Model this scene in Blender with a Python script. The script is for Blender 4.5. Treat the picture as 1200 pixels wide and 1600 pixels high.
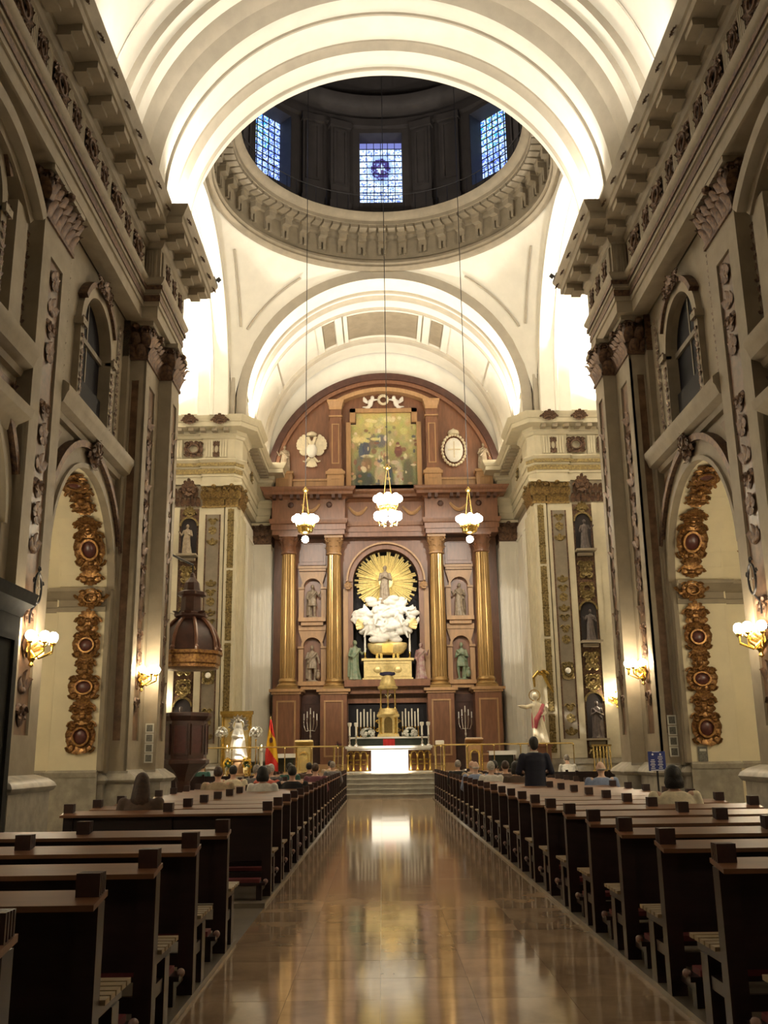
import bpy, bmesh, math, random
from mathutils import Matrix, Vector
PI = math.pi
scene = bpy.context.scene
COL = scene.collection
for o in list(bpy.data.objects):
    bpy.data.objects.remove(o, do_unlink=True)

# ---------------------------------------------------------------- camera
CAM_POS = Vector((-0.27, 0.0, 1.5))
def cam_matrix(f=1500.0, V=(597, 1180), roll=0.0127):
    yw = Vector((V[0] - 600, -(V[1] - 800), -f)).normalized()
    up = Vector((-math.sin(roll), math.cos(roll), 0))
    zw = (up - yw * up.dot(yw)).normalized()
    xw = yw.cross(zw)
    m = Matrix((xw, yw, zw)).to_4x4()
    m.translation = CAM_POS
    return m
camd = bpy.data.cameras.new('camera')
camd.sensor_fit = 'VERTICAL'; camd.sensor_height = 36.0; camd.sensor_width = 27.0
camd.lens = 1500.0 / 1600.0 * 36.0
camd.clip_start = 0.05; camd.clip_end = 200
cam = bpy.data.objects.new('camera', camd)
cam.matrix_world = cam_matrix()
COL.objects.link(cam); scene.camera = cam

# ---------------------------------------------------------------- world, view, big lights
w = bpy.data.worlds.new('dusk'); scene.world = w; w.use_nodes = True
w.node_tree.nodes['Background'].inputs[0].default_value = (0.12, 0.2, 0.5, 1)
w.node_tree.nodes['Background'].inputs[1].default_value = 0.05
scene.view_settings.view_transform = 'Standard'
scene.view_settings.look = 'None'
scene.view_settings.exposure = 0.0
scene.view_settings.gamma = 1.0
scene.view_settings.use_curve_mapping = False

WARM = (1.0, 0.80, 0.53)
WHITE = (1.0, 0.92, 0.78)
def spot(name, loc, target, power, angle=70, blend=0.6, color=WHITE, radius=0.12):
    d = bpy.data.lights.new(name, 'SPOT'); d.energy = power; d.color = color
    d.spot_size = math.radians(angle); d.spot_blend = blend; d.shadow_soft_size = radius
    o = bpy.data.objects.new(name, d); COL.objects.link(o); o.location = loc
    o.rotation_euler = (Vector(target) - Vector(loc)).to_track_quat('-Z', 'Y').to_euler()
    return o
def point(name, loc, power, color=WARM, radius=0.15):
    d = bpy.data.lights.new(name, 'POINT'); d.energy = power; d.color = color; d.shadow_soft_size = radius
    o = bpy.data.objects.new(name, d); COL.objects.link(o); o.location = loc
    return o
FLOODS = []   # (x, y, z, target, power, angle): each gets a floodlight body further down
for s in (-1, 1):
    FLOODS += [
        (s*5.45, 17.6, 14.82, (s*3.0, 20.0, 21.0), 700, 120, 'nave'),
        (s*5.45, 11.5, 14.82, (s*2.6, 12.0, 21.0), 420, 120, 'nave'),
        (s*5.45, 4.0, 14.82, (s*2.6, 4.0, 21.0), 340, 120, 'nave'),
        (s*5.05, 22.6, 14.82, (s*4.2, 22.8, 20.0), 950, 120, 'arch'),
        (s*5.35, 37.5, 14.82, (s*4.2, 38.0, 20.0), 1900, 130, 'chancel'),
        (s*8.6, 35.98, 14.82, (s*9.0, 33.0, 19.0), 4200, 160, 'transept'),
        (s*8.2, 25.4, 14.82, (s*9.0, 28.0, 20.0), 2400, 150, 'transept'),
        (s*5.16, 25.30, 14.85, (s*0.3, 43.0, 8.0), 4800, 34, 'altarpiece'),
        (s*5.42, 25.30, 14.85, (s*0.05, 39.1, 1.35), 24000, 6, 'altar'),
        (s*5.68, 25.30, 14.85, (s*0.1, 43.2, 8.4), 5200, 9, 'sunburst'),
        (s*4.90, 25.30, 14.85, (-s*5.48, 35.9, 2.3 if s > 0 else 3.2), 70000 if s > 0 else 48000, 6, 'statue'),
        (s*5.94, 25.30, 14.85, (-s*5.45, 43.2, 7.2), 4200, 9, 'pilaster'),
    ]
for i, (x, y, z, t, p, a, k) in enumerate(FLOODS):
    dv = (Vector(t) - Vector((x, y, z))).normalized() * 0.12
    spot('flood_%s' % k, (x + dv.x, y + dv.y, z + dv.z + 0.02), t, p, a, 0.7 if a > 20 else 0.35, radius=0.08)

# ---------------------------------------------------------------- materials
MATS = {}
def mat(name, col, rough=0.6, metal=0.0, var=0.12, scale=6.0, bump=0.0, bscale=None, emit=None, estr=0.0,
        col2=None, rand=0.0, spec=0.5, stretch=None, coat=0.0):
    m = bpy.data.materials.new(name); m.use_nodes = True
    nt = m.node_tree; N = nt.nodes; L = nt.links
    b = N['Principled BSDF']
    b.inputs['Roughness'].default_value = rough; b.inputs['Metallic'].default_value = metal
    b.inputs['Specular IOR Level'].default_value = spec
    b.inputs['Coat Weight'].default_value = coat
    c2 = col2 if col2 else tuple(max(0, x * (1 - var * 2)) for x in col)
    tc = N.new('ShaderNodeTexCoord'); mp = N.new('ShaderNodeMapping')
    if stretch: mp.inputs['Scale'].default_value = stretch
    L.new(tc.outputs['Object'], mp.inputs['Vector'])
    nz = N.new('ShaderNodeTexNoise'); nz.inputs['Scale'].default_value = scale
    nz.inputs['Detail'].default_value = 5; nz.inputs['Roughness'].default_value = 0.6
    L.new(mp.outputs[0], nz.inputs['Vector'])
    rp = N.new('ShaderNodeValToRGB')
    rp.color_ramp.elements[0].position = 0.35; rp.color_ramp.elements[1].position = 0.65
    rp.color_ramp.elements[0].color = (*c2, 1); rp.color_ramp.elements[1].color = (*col, 1)
    L.new(nz.outputs['Fac'], rp.inputs['Fac'])
    src = rp.outputs['Color']
    if rand > 0:
        oi = N.new('ShaderNodeObjectInfo'); mr = N.new('ShaderNodeMapRange')
        mr.inputs['To Min'].default_value = 1 - rand; mr.inputs['To Max'].default_value = 1 + rand
        L.new(oi.outputs['Random'], mr.inputs['Value'])
        mx = N.new('ShaderNodeMix'); mx.data_type = 'RGBA'; mx.blend_type = 'MULTIPLY'; mx.inputs['Factor'].default_value = 1
        L.new(src, mx.inputs['A']); L.new(mr.outputs['Result'], mx.inputs['B']); src = mx.outputs['Result']
    L.new(src, b.inputs['Base Color'])
    if bump > 0:
        n2 = N.new('ShaderNodeTexNoise'); n2.inputs['Scale'].default_value = bscale or scale * 3
        n2.inputs['Detail'].default_value = 4
        L.new(mp.outputs[0], n2.inputs['Vector'])
        bp = N.new('ShaderNodeBump'); bp.inputs['Strength'].default_value = bump; bp.inputs['Distance'].default_value = 0.02
        L.new(n2.outputs['Fac'], bp.inputs['Height']); L.new(bp.outputs[0], b.inputs['Normal'])
    if emit:
        b.inputs['Emission Color'].default_value = (*emit, 1); b.inputs['Emission Strength'].default_value = estr
    MATS[name] = m
    return m
def vcmat(name, rough=0.5, estr=0.0):
    m = bpy.data.materials.new(name); m.use_nodes = True
    nt = m.node_tree; N = nt.nodes; L = nt.links; b = N['Principled BSDF']
    b.inputs['Roughness'].default_value = rough
    a = N.new('ShaderNodeVertexColor'); a.layer_name = 'paint'
    if estr > 0:
        b.inputs['Base Color'].default_value = (0.02, 0.02, 0.03, 1)
        L.new(a.outputs['Color'], b.inputs['Emission Color']); b.inputs['Emission Strength'].default_value = estr
    else:
        nz = N.new('ShaderNodeTexNoise'); nz.inputs['Scale'].default_value = 9; nz.inputs['Detail'].default_value = 6
        mx = N.new('ShaderNodeMix'); mx.data_type = 'RGBA'; mx.blend_type = 'OVERLAY'; mx.inputs['Factor'].default_value = 0.35
        L.new(a.outputs['Color'], mx.inputs['A']); L.new(nz.outputs['Color'], mx.inputs['B'])
        L.new(mx.outputs['Result'], b.inputs['Base Color'])
    MATS[name] = m
    return m

mat('stone', (0.31, 0.255, 0.18), 0.62, var=0.10, scale=2.5, bump=0.1, bscale=14)
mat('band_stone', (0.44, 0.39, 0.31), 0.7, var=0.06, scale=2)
mat('ring_stone', (0.26, 0.215, 0.15), 0.65, var=0.1, scale=2.5)
mat('stone_dark', (0.22, 0.18, 0.13), 0.62, var=0.12, scale=2.5)
mat('plinth_stone', (0.42, 0.38, 0.31), 0.45, var=0.18, scale=3.5)
mat('plaster', (0.80, 0.76, 0.67), 0.75, var=0.04, scale=1.5)
mat('reveal_plaster', (0.80, 0.71, 0.50), 0.7, var=0.05, scale=1.5)
mat('gilt', (0.42, 0.235, 0.075), 0.36, 0.7, scale=14, col2=(0.13, 0.05, 0.025))
mat('gilt_dark', (0.17, 0.095, 0.05), 0.5, 0.5, scale=12, col2=(0.05, 0.026, 0.022))
mat('gilt_olive', (0.30, 0.22, 0.08), 0.42, 0.55, scale=14, col2=(0.10, 0.07, 0.03))
mat('plaster_warm', (0.56, 0.50, 0.36), 0.65, var=0.07, scale=2)
mat('sun_gold', (0.92, 0.78, 0.38), 0.42, 0.55, var=0.1, scale=10)
mat('gold', (0.83, 0.58, 0.17), 0.25, 1.0, var=0.12, scale=10)
mat('brass', (0.80, 0.60, 0.24), 0.22, 1.0, var=0.06, scale=8)
mat('silver', (0.75, 0.73, 0.70), 0.25, 1.0, var=0.06, scale=8)
mat('porphyry', (0.12, 0.035, 0.03), 0.3, var=0.2, scale=9)
mat('brown_marble', (0.20, 0.11, 0.06), 0.4, var=0.25, scale=5)
mat('wood_red', (0.24, 0.105, 0.055), 0.34, var=0.14, scale=3.5, stretch=(3, 3, 0.5), spec=0.6)
mat('wood_light', (0.46, 0.27, 0.13), 0.38, var=0.1, scale=3.5, stretch=(3, 3, 0.5))
mat('wood_dark', (0.085, 0.035, 0.025), 0.4, var=0.2, scale=4)
mat('column_gilt', (0.46, 0.29, 0.115), 0.27, 0.65, var=0.12, scale=3, stretch=(1, 1, 0.4))
mat('black', (0.008, 0.006, 0.008), 0.8, var=0.0)
mat('recess_shade', (0.02, 0.014, 0.014), 0.8, var=0.1)
mat('drum_stone_shaded', (0.055, 0.046, 0.045), 0.7, var=0.1, scale=2)  # the dome's lack of light is put into a darker stone colour
mat('window_dark', (0.010, 0.009, 0.014), 0.6, var=0.3, scale=2, spec=0.1)
mat('iron', (0.03, 0.028, 0.03), 0.45, 0.6)
mat('floor_marble', (0.46, 0.325, 0.205), 0.085, scale=1.7, col2=(0.29, 0.195, 0.12), rand=0.16, stretch=(1, 0.6, 1), spec=0.75)
mat('floor_grey', (0.20, 0.17, 0.13), 0.3, var=0.15, scale=3)
mat('step_stone', (0.42, 0.39, 0.33), 0.25, var=0.12, scale=4)
vcmat('painted', 0.5); vcmat('stained', 0.2, 1.6)

# ---------------------------------------------------------------- mesh builder
class MB:
    def __init__(s): s.v = []; s.f = []; s.c = None
    def add(s, vs, fs, M=None):
        n = len(s.v)
        if M is not None: vs = [tuple(M @ Vector(p)) for p in vs]
        s.v += [tuple(p) for p in vs]; s.f += [tuple(i + n for i in f) for f in fs]
        return s
    def merge(s, o, M=None): return s.add(o.v, o.f, M)
    def bx(s, x0, x1, y0, y1, z0, z1, M=None):
        if x0 > x1: x0, x1 = x1, x0
        if y0 > y1: y0, y1 = y1, y0
        if z0 > z1: z0, z1 = z1, z0
        return s.add([(x0,y0,z0),(x1,y0,z0),(x1,y1,z0),(x0,y1,z0),(x0,y0,z1),(x1,y0,z1),(x1,y1,z1),(x0,y1,z1)],
                     [(0,3,2,1),(4,5,6,7),(0,1,5,4),(1,2,6,5),(2,3,7,6),(3,0,4,7)], M)
    def frus(s, cx, cy, z0, z1, a0, b0, a1, b1, M=None):   # tapered box, half sizes
        return s.add([(cx-a0,cy-b0,z0),(cx+a0,cy-b0,z0),(cx+a0,cy+b0,z0),(cx-a0,cy+b0,z0),
                      (cx-a1,cy-b1,z1),(cx+a1,cy-b1,z1),(cx+a1,cy+b1,z1),(cx-a1,cy+b1,z1)],
                     [(0,3,2,1),(4,5,6,7),(0,1,5,4),(1,2,6,5),(2,3,7,6),(3,0,4,7)], M)
    def lathe(s, prof, n=16, c=(0,0,0), M=None, a0=0.0, a1=2*PI, flute=0.0, caps=True):
        full = abs(a1 - a0 - 2*PI) < 1e-6
        k = n if full else n + 1
        vs = []; fs = []
        for (r, z) in prof:
            for i in range(k):
                a = a0 + (a1 - a0) * i / n
                rr = r * (1 - flute * (i % 2))
                vs.append((c[0] + rr*math.cos(a), c[1] + rr*math.sin(a), c[2] + z))
        for j in range(len(prof) - 1):
            for i in range(n):
                i2 = (i + 1) % k if full else i + 1
                fs.append((j*k+i, j*k+i2, (j+1)*k+i2, (j+1)*k+i))
        if full and caps:
            if prof[0][0] > 1e-4: fs.append(tuple(range(k))[::-1])
            if prof[-1][0] > 1e-4: fs.append(tuple((len(prof)-1)*k + i for i in range(k)))
        return s.add(vs, fs, M)
    def cyl(s, p0, p1, r0, r1=None, n=10): return s.tube([p0, p1], [r0, r0 if r1 is None else r1], n)
    def tube(s, pts, r, n=6, M=None):
        pts = [Vector(p) for p in pts]
        if not isinstance(r, (list, tuple)): r = [r] * len(pts)
        vs = []; fs = []
        t0 = (pts[1] - pts[0]).normalized()
        ref = Vector((0,0,1)) if abs(t0.z) < 0.9 else Vector((1,0,0))
        u = t0.cross(ref).normalized()
        for i, p in enumerate(pts):
            t = (pts[min(i+1, len(pts)-1)] - pts[max(i-1, 0)]).normalized()
            u = (u - t * u.dot(t))
            u = u.normalized() if u.length > 1e-6 else t.orthogonal().normalized()
            v = t.cross(u)
            for k in range(n):
                a = 2*PI*k/n
                vs.append(tuple(p + (u*math.cos(a) + v*math.sin(a)) * r[i]))
        for i in range(len(pts)-1):
            for k in range(n):
                fs.append((i*n+k, i*n+(k+1) % n, (i+1)*n+(k+1) % n, (i+1)*n+k))
        fs.append(tuple(range(n))[::-1]); fs.append(tuple((len(pts)-1)*n+k for k in range(n)))
        return s.add(vs, fs, M)
    def ell(s, c, r, nu=10, nv=7, M=None):
        if not isinstance(r, (list, tuple)): r = (r, r, r)
        vs = [(c[0], c[1], c[2]-r[2])]; fs = []
        for j in range(1, nv):
            t = -PI/2 + PI*j/nv
            for i in range(nu):
                a = 2*PI*i/nu
                vs.append((c[0]+r[0]*math.cos(t)*math.cos(a), c[1]+r[1]*math.cos(t)*math.sin(a), c[2]+r[2]*math.sin(t)))
        vs.append((c[0], c[1], c[2]+r[2])); e = len(vs)-1
        for i in range(nu):
            fs.append((0, 1+(i+1) % nu, 1+i)); fs.append((e, e-nu+i, e-nu+(i+1) % nu))
        for j in range(nv-2):
            for i in range(nu):
                a = 1+j*nu+i; b = 1+j*nu+(i+1) % nu
                fs.append((a, b, b+nu, a+nu))
        return s.add(vs, fs, M)
    def prism(s, poly, y0, y1, M=None):     # polygon in x,z extruded along y
        n = len(poly)
        vs = [(p[0], y0, p[1]) for p in poly] + [(p[0], y1, p[1]) for p in poly]
        fs = [tuple(range(n)), tuple(range(n, 2*n))[::-1]]
        for i in range(n): fs.append((i, i+n, (i+1) % n + n, (i+1) % n))
        return s.add(vs, fs, M)
    def grid(s, fn, nu, nv):
        vs = [fn(i/nu, j/nv) for j in range(nv+1) for i in range(nu+1)]
        fs = [(j*(nu+1)+i, j*(nu+1)+i+1, (j+1)*(nu+1)+i+1, (j+1)*(nu+1)+i) for j in range(nv) for i in range(nu)]
        return s.add(vs, fs)
    def leaf(s, base, up, out, side, w, h, curl=0.5, n=5):
        base = Vector(base); up = Vector(up); out = Vector(out); side = Vector(side)
        vs = []; fs = []
        for j in range(n+1):
            t = j/n
            wd = w * 0.5 * (math.sin(PI*(0.18+0.78*t)) ** 0.8)
            tip = max(0, t-0.7)/0.3
            p = base + up*(h*(t - 0.22*tip*tip)) + out*(curl*h*(t**2.2))
            for k in (-1, 0, 1):
                vs.append(tuple(p + side*(wd*k) + out*(0.12*w*(1-abs(k)))))
        for j in range(n):
            for k in range(2):
                a = j*3+k; fs.append((a, a+1, a+4, a+3))
        return s.add(vs, fs)
    def scroll(s, c, u, v, r0, turns, rad, sgn=1, n=18, a0=0.0, k=5):
        c = Vector(c); u = Vector(u); v = Vector(v)
        pts = []; rr = []
        for i in range(n+1):
            t = i/n; a = a0 + sgn*2*PI*turns*t; r = r0*(1-0.85*t)
            pts.append(c + u*(r*math.cos(a)) + v*(r*math.sin(a))); rr.append(rad*(1-0.45*t))
        return s.tube(pts, rr, k)
    def arcsweep(s, prof, zc, n=48, a0=0.0, a1=PI, xc=0.0, zfloor=None):
        # prof: (y, r) points swept around the Y axis through (xc, zc); a straight stilt down to zfloor on both ends
        ang = [a0 + (a1-a0)*i/n for i in range(n+1)]
        vs = []; fs = []; cols = []
        rows = []
        if zfloor is not None: rows.append(('d', ang[0]))
        rows += [('a', a) for a in ang]
        if zfloor is not None: rows.append(('d', ang[-1]))
        m = len(prof)
        for kd, a in rows:
            for (y, r) in prof:
                x = xc + r*math.cos(a)
                z = zfloor if kd == 'd' else zc + r*math.sin(a)
                vs.append((x, y, z))
        for i in range(len(rows)-1):
            for j in range(m-1):
                fs.append((i*m+j, i*m+j+1, (i+1)*m+j+1, (i+1)*m+j))
        return s.add(vs, fs)
    def mold(s, path, prof, closed_prof=True):
        # path: plan polyline (x, y); prof: (offset to the right of travel, z); mitred sweep
        pts = [Vector((p[0], p[1])) for p in path]; n = len(pts); k = len(prof)
        vs = []; fs = []
        for i, p in enumerate(pts):
            d0 = (pts[i]-pts[i-1]).normalized() if i > 0 else None
            d1 = (pts[i+1]-pts[i]).normalized() if i < n-1 else None
            if d0 is None: nn = Vector((d1.y, -d1.x)); sc = 1
            elif d1 is None: nn = Vector((d0.y, -d0.x)); sc = 1
            else:
                a = Vector((d0.y, -d0.x)); b = Vector((d1.y, -d1.x))
                nn = (a+b).normalized(); sc = 1/max(0.3, nn.dot(a))
            for (o, z) in prof:
                q = p + nn*(o*sc); vs.append((q.x, q.y, z))
        for i in range(n-1):
            for j in range(k if closed_prof else k-1):
                j2 = (j+1) % k
                fs.append((i*k+j, i*k+j2, (i+1)*k+j2, (i+1)*k+j))
        if closed_prof:
            fs.append(tuple(range(k))); fs.append(tuple((n-1)*k+j for j in range(k))[::-1])
        return s.add(vs, fs)
    def mesh(s, name, smooth=40):
        me = bpy.data.meshes.new(name); me.from_pydata(s.v, [], s.f); me.validate()
        bm = bmesh.new(); bm.from_mesh(me); bmesh.ops.recalc_face_normals(bm, faces=bm.faces); bm.to_mesh(me); bm.free()
        if smooth:
            for p in me.polygons: p.use_smooth = True
            me.set_sharp_from_angle(angle=math.radians(smooth))
        return me
    def build(s, name, m, parent=None, loc=None, rot=None, smooth=40):
        me = s.mesh(name, smooth); me.materials.append(MATS[m] if isinstance(m, str) else m)
        return put(name, me, parent, loc, rot)
def put(name, me, parent=None, loc=None, rot=None, scale=None):
    o = bpy.data.objects.new(name, me); COL.objects.link(o)
    if parent is not None: o.parent = parent
    if loc is not None: o.location = loc
    if rot is not None: o.rotation_euler = rot
    if scale is not None: o.scale = scale if isinstance(scale, (tuple, list)) else (scale,)*3
    return o
def thing(name, label, cat, loc=(0,0,0), rotz=0.0, group=None):
    o = bpy.data.objects.new(name, None); COL.objects.link(o); o.empty_display_size = 0.2
    o.location = loc; o.rotation_euler = (0, 0, rotz)
    return tag(o, label, cat, group)
def tag(o, label, cat, group=None):
    o['label'] = label; o['category'] = cat
    if group: o['group'] = group
    return o
def struct(o, label=None, cat=None):
    o['kind'] = 'structure'
    if label: o['label'] = label
    if cat: o['category'] = cat
    return o
def kids(o): return [c for c in bpy.data.objects if c.parent == o]
def copy_tree(o, parent=None):
    c = o.copy(); COL.objects.link(c)
    if parent is not None: c.parent = parent
    for ch in list(o.children): copy_tree(ch, c)
    return c
S_MIR = Matrix.Diagonal((-1, 1, 1, 1))
def mirror_kids(src, dst):
    for ch in list(src.children):
        c = ch.copy(); COL.objects.link(c); c.parent = dst
        c.matrix_basis = S_MIR @ ch.matrix_basis
        for g in list(ch.children):
            d = g.copy(); COL.objects.link(d); d.parent = c
def arc_rect(mb, yc, R, zs, y0, y1, z0, z1, zbase, X, n=20):
    """wall face in the plane x = X between y0..y1, z0..z1 with an arched opening (half width R, springing zs, sill zbase)"""
    def q(a, b, c, d): mb.add([(X, *a), (X, *b), (X, *c), (X, *d)], [(0, 1, 2, 3)])
    q((y0, z0), (yc-R, z0), (yc-R, z1), (y0, z1)); q((yc+R, z0), (y1, z0), (y1, z1), (yc+R, z1))
    if zbase > z0: q((yc-R, z0), (yc+R, z0), (yc+R, zbase), (yc-R, zbase))
    for i in range(n):
        a, b = PI - PI*i/n, PI - PI*(i+1)/n
        ya, za, yb, zb = yc+R*math.cos(a), zs+R*math.sin(a), yc+R*math.cos(b), zs+R*math.sin(b)
        q((ya, za), (yb, zb), (yb, z1), (ya, z1))
def reveal(mb, yc, R, zs, zbase, X0, X1, n=20):
    pts = [(yc-R, zbase)] + [(yc+R*math.cos(PI-PI*i/n), zs+R*math.sin(PI-PI*i/n)) for i in range(n+1)] + [(yc+R, zbase)]
    for i in range(len(pts)-1):
        (ya, za), (yb, zb) = pts[i], pts[i+1]
        mb.add([(X0, ya, za), (X0, yb, zb), (X1, yb, zb), (X1, ya, za)], [(0, 1, 2, 3)])
def ring_yz(mb, yc, zc, R0, R1, X0, X1, a0=0.0, a1=PI, n=24):
    """arched moulding of rectangular section in the y,z plane"""
    vs = []; fs = []
    for i in range(n+1):
        a = a0 + (a1-a0)*i/n; c, s_ = math.cos(a), math.sin(a)
        vs += [(X0, yc+R0*c, zc+R0*s_), (X1, yc+R0*c, zc+R0*s_), (X1, yc+R1*c, zc+R1*s_), (X0, yc+R1*c, zc+R1*s_)]
    for i in range(n):
        for k in range(4): fs.append((i*4+k, i*4+(k+1) % 4, (i+1)*4+(k+1) % 4, (i+1)*4+k))
    fs += [(0, 1, 2, 3), (n*4+3, n*4+2, n*4+1, n*4)]
    mb.add(vs, fs)
def ring_xz(mb, xc, zc, R0, R1, Y0, Y1, a0=0.0, a1=PI, n=24):
    vs = []; fs = []
    for i in range(n+1):
        a = a0 + (a1-a0)*i/n; c, s_ = math.cos(a), math.sin(a)
        vs += [(xc+R0*c, Y0, zc+R0*s_), (xc+R0*c, Y1, zc+R0*s_), (xc+R1*c, Y1, zc+R1*s_), (xc+R1*c, Y0, zc+R1*s_)]
    for i in range(n):
        for k in range(4): fs.append((i*4+k, i*4+(k+1) % 4, (i+1)*4+(k+1) % 4, (i+1)*4+k))
    fs += [(0, 1, 2, 3), (n*4+3, n*4+2, n*4+1, n*4)]
    mb.add(vs, fs)

# ---------------------------------------------------------------- ornament makers (local: x right, z up, facing -y)
UX, UY, UZ = Vector((1,0,0)), Vector((0,1,0)), Vector((0,0,1))
OUT = Vector((0,-1,0))
def orn_cartouche(w, h, seed, leaves=12, boss=True):
    rnd = random.Random(seed); mb = MB()
    for i in range(leaves):
        a = 2*PI*i/leaves + rnd.uniform(-0.1, 0.1)
        d = Vector((math.cos(a), 0, math.sin(a)))
        base = Vector((math.cos(a)*w*0.26, 0, math.sin(a)*h*0.26))
        sd = d.cross(OUT).normalized()
        L = (0.24 + 0.06*rnd.random()) * math.hypot(w*math.cos(a), h*math.sin(a))
        mb.leaf(base, d, OUT, sd, 0.30*w, L, 0.45)
    for sx in (-1, 1):
        for sz in (-1, 1):
            mb.scroll((sx*w*0.30, -0.05*w, sz*h*0.27), UX*sx, UZ*sz, 0.15*w, 1.3, 0.045*w, n=12, k=4)
    ring = [(math.cos(2*PI*i/16)*w*0.25, -0.09*w, math.sin(2*PI*i/16)*h*0.24) for i in range(17)]
    mb.tube(ring, 0.045*w, 5)
    bs = None
    if boss:
        bs = MB(); bs.ell((0, -0.03*w, 0), (w*0.23, 0.10*w, h*0.22), 10, 6)
    return mb, bs
def orn_lyre(w, h, seed):
    mb = MB(); rnd = random.Random(seed)
    for sx in (-1, 1):
        mb.scroll((sx*w*0.24, -0.05*w, h*0.22), UX*sx, UZ, 0.20*w, 1.4, 0.06*w, n=12, k=4)
        mb.scroll((sx*w*0.20, -0.05*w, -h*0.22), UX*sx, -UZ, 0.18*w, 1.3, 0.055*w, n=12, k=4)
        for t in (0.15, 0.4, 0.7):
            d = Vector((sx*math.cos(1.2*t), 0, math.sin(1.2*t)))
            mb.leaf((sx*w*0.10, 0, h*(t-0.5)*0.8), d, OUT, d.cross(OUT), 0.24*w, 0.36*w, 0.4)
    for a in (-0.5, 0, 0.5):
        d = Vector((math.sin(a), 0, math.cos(a)))
        mb.leaf((0, -0.02, h*0.05), d, OUT, d.cross(OUT), 0.22*w, 0.42*h, 0.3)
        mb.leaf((0, -0.02, h*0.02), Vector((math.sin(a), 0, -math.cos(a))), OUT, UX, 0.22*w, 0.42*h, 0.3)
    mb.ell((0, -0.08*w, 0), (0.12*w, 0.10*w, 0.12*w), 8, 5)
    return mb
def orn_fan(w, h, seed):
    mb = MB()
    for i in range(7):
        a = -1.25 + 2.5*i/6
        d = Vector((math.sin(a), 0, math.cos(a)))
        mb.leaf((0, -0.01, -h*0.25), d, OUT, d.cross(OUT), 0.22*w, (0.72-0.2*abs(a))*h, 0.28)
    for sx in (-1, 1):
        mb.scroll((sx*w*0.24, -0.04*w, -h*0.22), UX*sx, UZ, 0.20*w, 1.2, 0.06*w, n=12, k=4)
    for a in (-0.6, 0, 0.6):
        d = Vector((math.sin(a), 0, -math.cos(a)))
        mb.leaf((0, -0.01, -h*0.2), d, OUT, UX, 0.2*w, 0.34*h, 0.3)
    mb.ell((0, -0.08*w, -h*0.2), (0.13*w, 0.1*w, 0.1*w), 8, 5)
    return mb
def orn_strip(w, h, seed, unit=None):
    rnd = random.Random(seed); mb = MB(); unit = unit or w*0.95
    n = max(1, int(h/unit)); u = h/n
    for i in range(n):
        z = -h/2 + u*(i+0.5); k = (i + seed) % 3
        if k == 0:
            for a in range(6):
                an = PI/6 + a*PI/3; d = Vector((math.cos(an), 0, math.sin(an)))
                mb.leaf((0, -0.01, z), d, OUT, d.cross(OUT), 0.42*w, 0.54*w, 0.12, 3)
            mb.ell((0, -0.03*w, z), (0.16*w, 0.07*w, 0.16*w), 7, 5)
        elif k == 1:
            for sx in (-1, 1):
                mb.scroll((sx*w*0.22, -0.03*w, z), UX*sx, UZ, 0.25*w, 1.2, 0.09*w, n=9, k=4)
                d = Vector((sx*0.5, 0, 0.85)); mb.leaf((0, -0.01, z-u*0.4), d, OUT, d.cross(OUT), 0.36*w, 0.66*w, 0.12, 3)
                d = Vector((sx*0.6, 0, -0.8)); mb.leaf((0, -0.01, z+u*0.1), d, OUT, d.cross(OUT), 0.34*w, 0.55*w, 0.12, 3)
        else:
            for a in (-0.9, 0, 0.9):
                d = Vector((math.sin(a), 0, math.cos(a))); mb.leaf((0, -0.01, z-u*0.4), d, OUT, d.cross(OUT), 0.4*w, 0.85*u, 0.10, 3)
            mb.ell((0, -0.03*w, z-u*0.35), (0.26*w, 0.06*w, 0.12*w), 7, 5)
    return mb
def capital(x0, x1, y0, y1, z0, z1, sides='x-y', over=0.16):
    """Corinthian pilaster capital on a rectangular shaft; leaves on the +x, -y (and +y) sides"""
    mb = MB(); h = z1-z0; cx, cy = (x0+x1)/2, (y0+y1)/2; a, b = (x1-x0)/2, (y1-y0)/2
    mb.bx(x0-0.04, x1+0.04, y0-0.04, y1+0.04, z0-0.03, z0+0.05)
    mb.frus(cx, cy, z0, z1-0.12*h, a, b, a+over*0.25, b+over*0.25)
    faces = [((x1, y0), (x1, y1), (1, 0)), ((x0, y0), (x1, y0), (0, -1)), ((x0, y1), (x1, y1), (0, 1))]
    for (p, q, nrm) in faces:
        P, Q = Vector((p[0], p[1], 0)), Vector((q[0], q[1], 0)); L = (Q-P).length; o = Vector((nrm[0], nrm[1], 0)); sd = (Q-P).normalized()
        n = max(1, int(round(L/0.24)))
        for row, (zz, hh) in enumerate(((0.02, 0.42), (0.30, 0.45))):
            for i in range(n + row):
                t = (i + (0.5 if row == 0 else 0.0))/n
                pos = P + (Q-P)*min(max(t, 0.03), 0.97) + Vector((0, 0, z0+zz*h)) + o*(0.02+0.04*row)
                mb.leaf(pos, UZ, o, sd, 0.25, hh*h, 0.5, 5)
        for t in (0.08, 0.92):
            pos = P + (Q-P)*t + Vector((0, 0, z1-0.25*h)) + o*(over*0.8)
            mb.scroll(pos, sd*(1 if t > 0.5 else -1), UZ, 0.13, 1.4, 0.04, n=10, k=4)
        mb.ell(tuple((P+Q)/2 + Vector((0, 0, z1-0.14*h)) + o*(over)), (0.10, 0.10, 0.09), 7, 5)
    ab = MB(); ab.bx(x0-over*0.6, x1+over, y0-over, y1+over, z1-0.12*h, z1)
    return mb, ab
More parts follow.
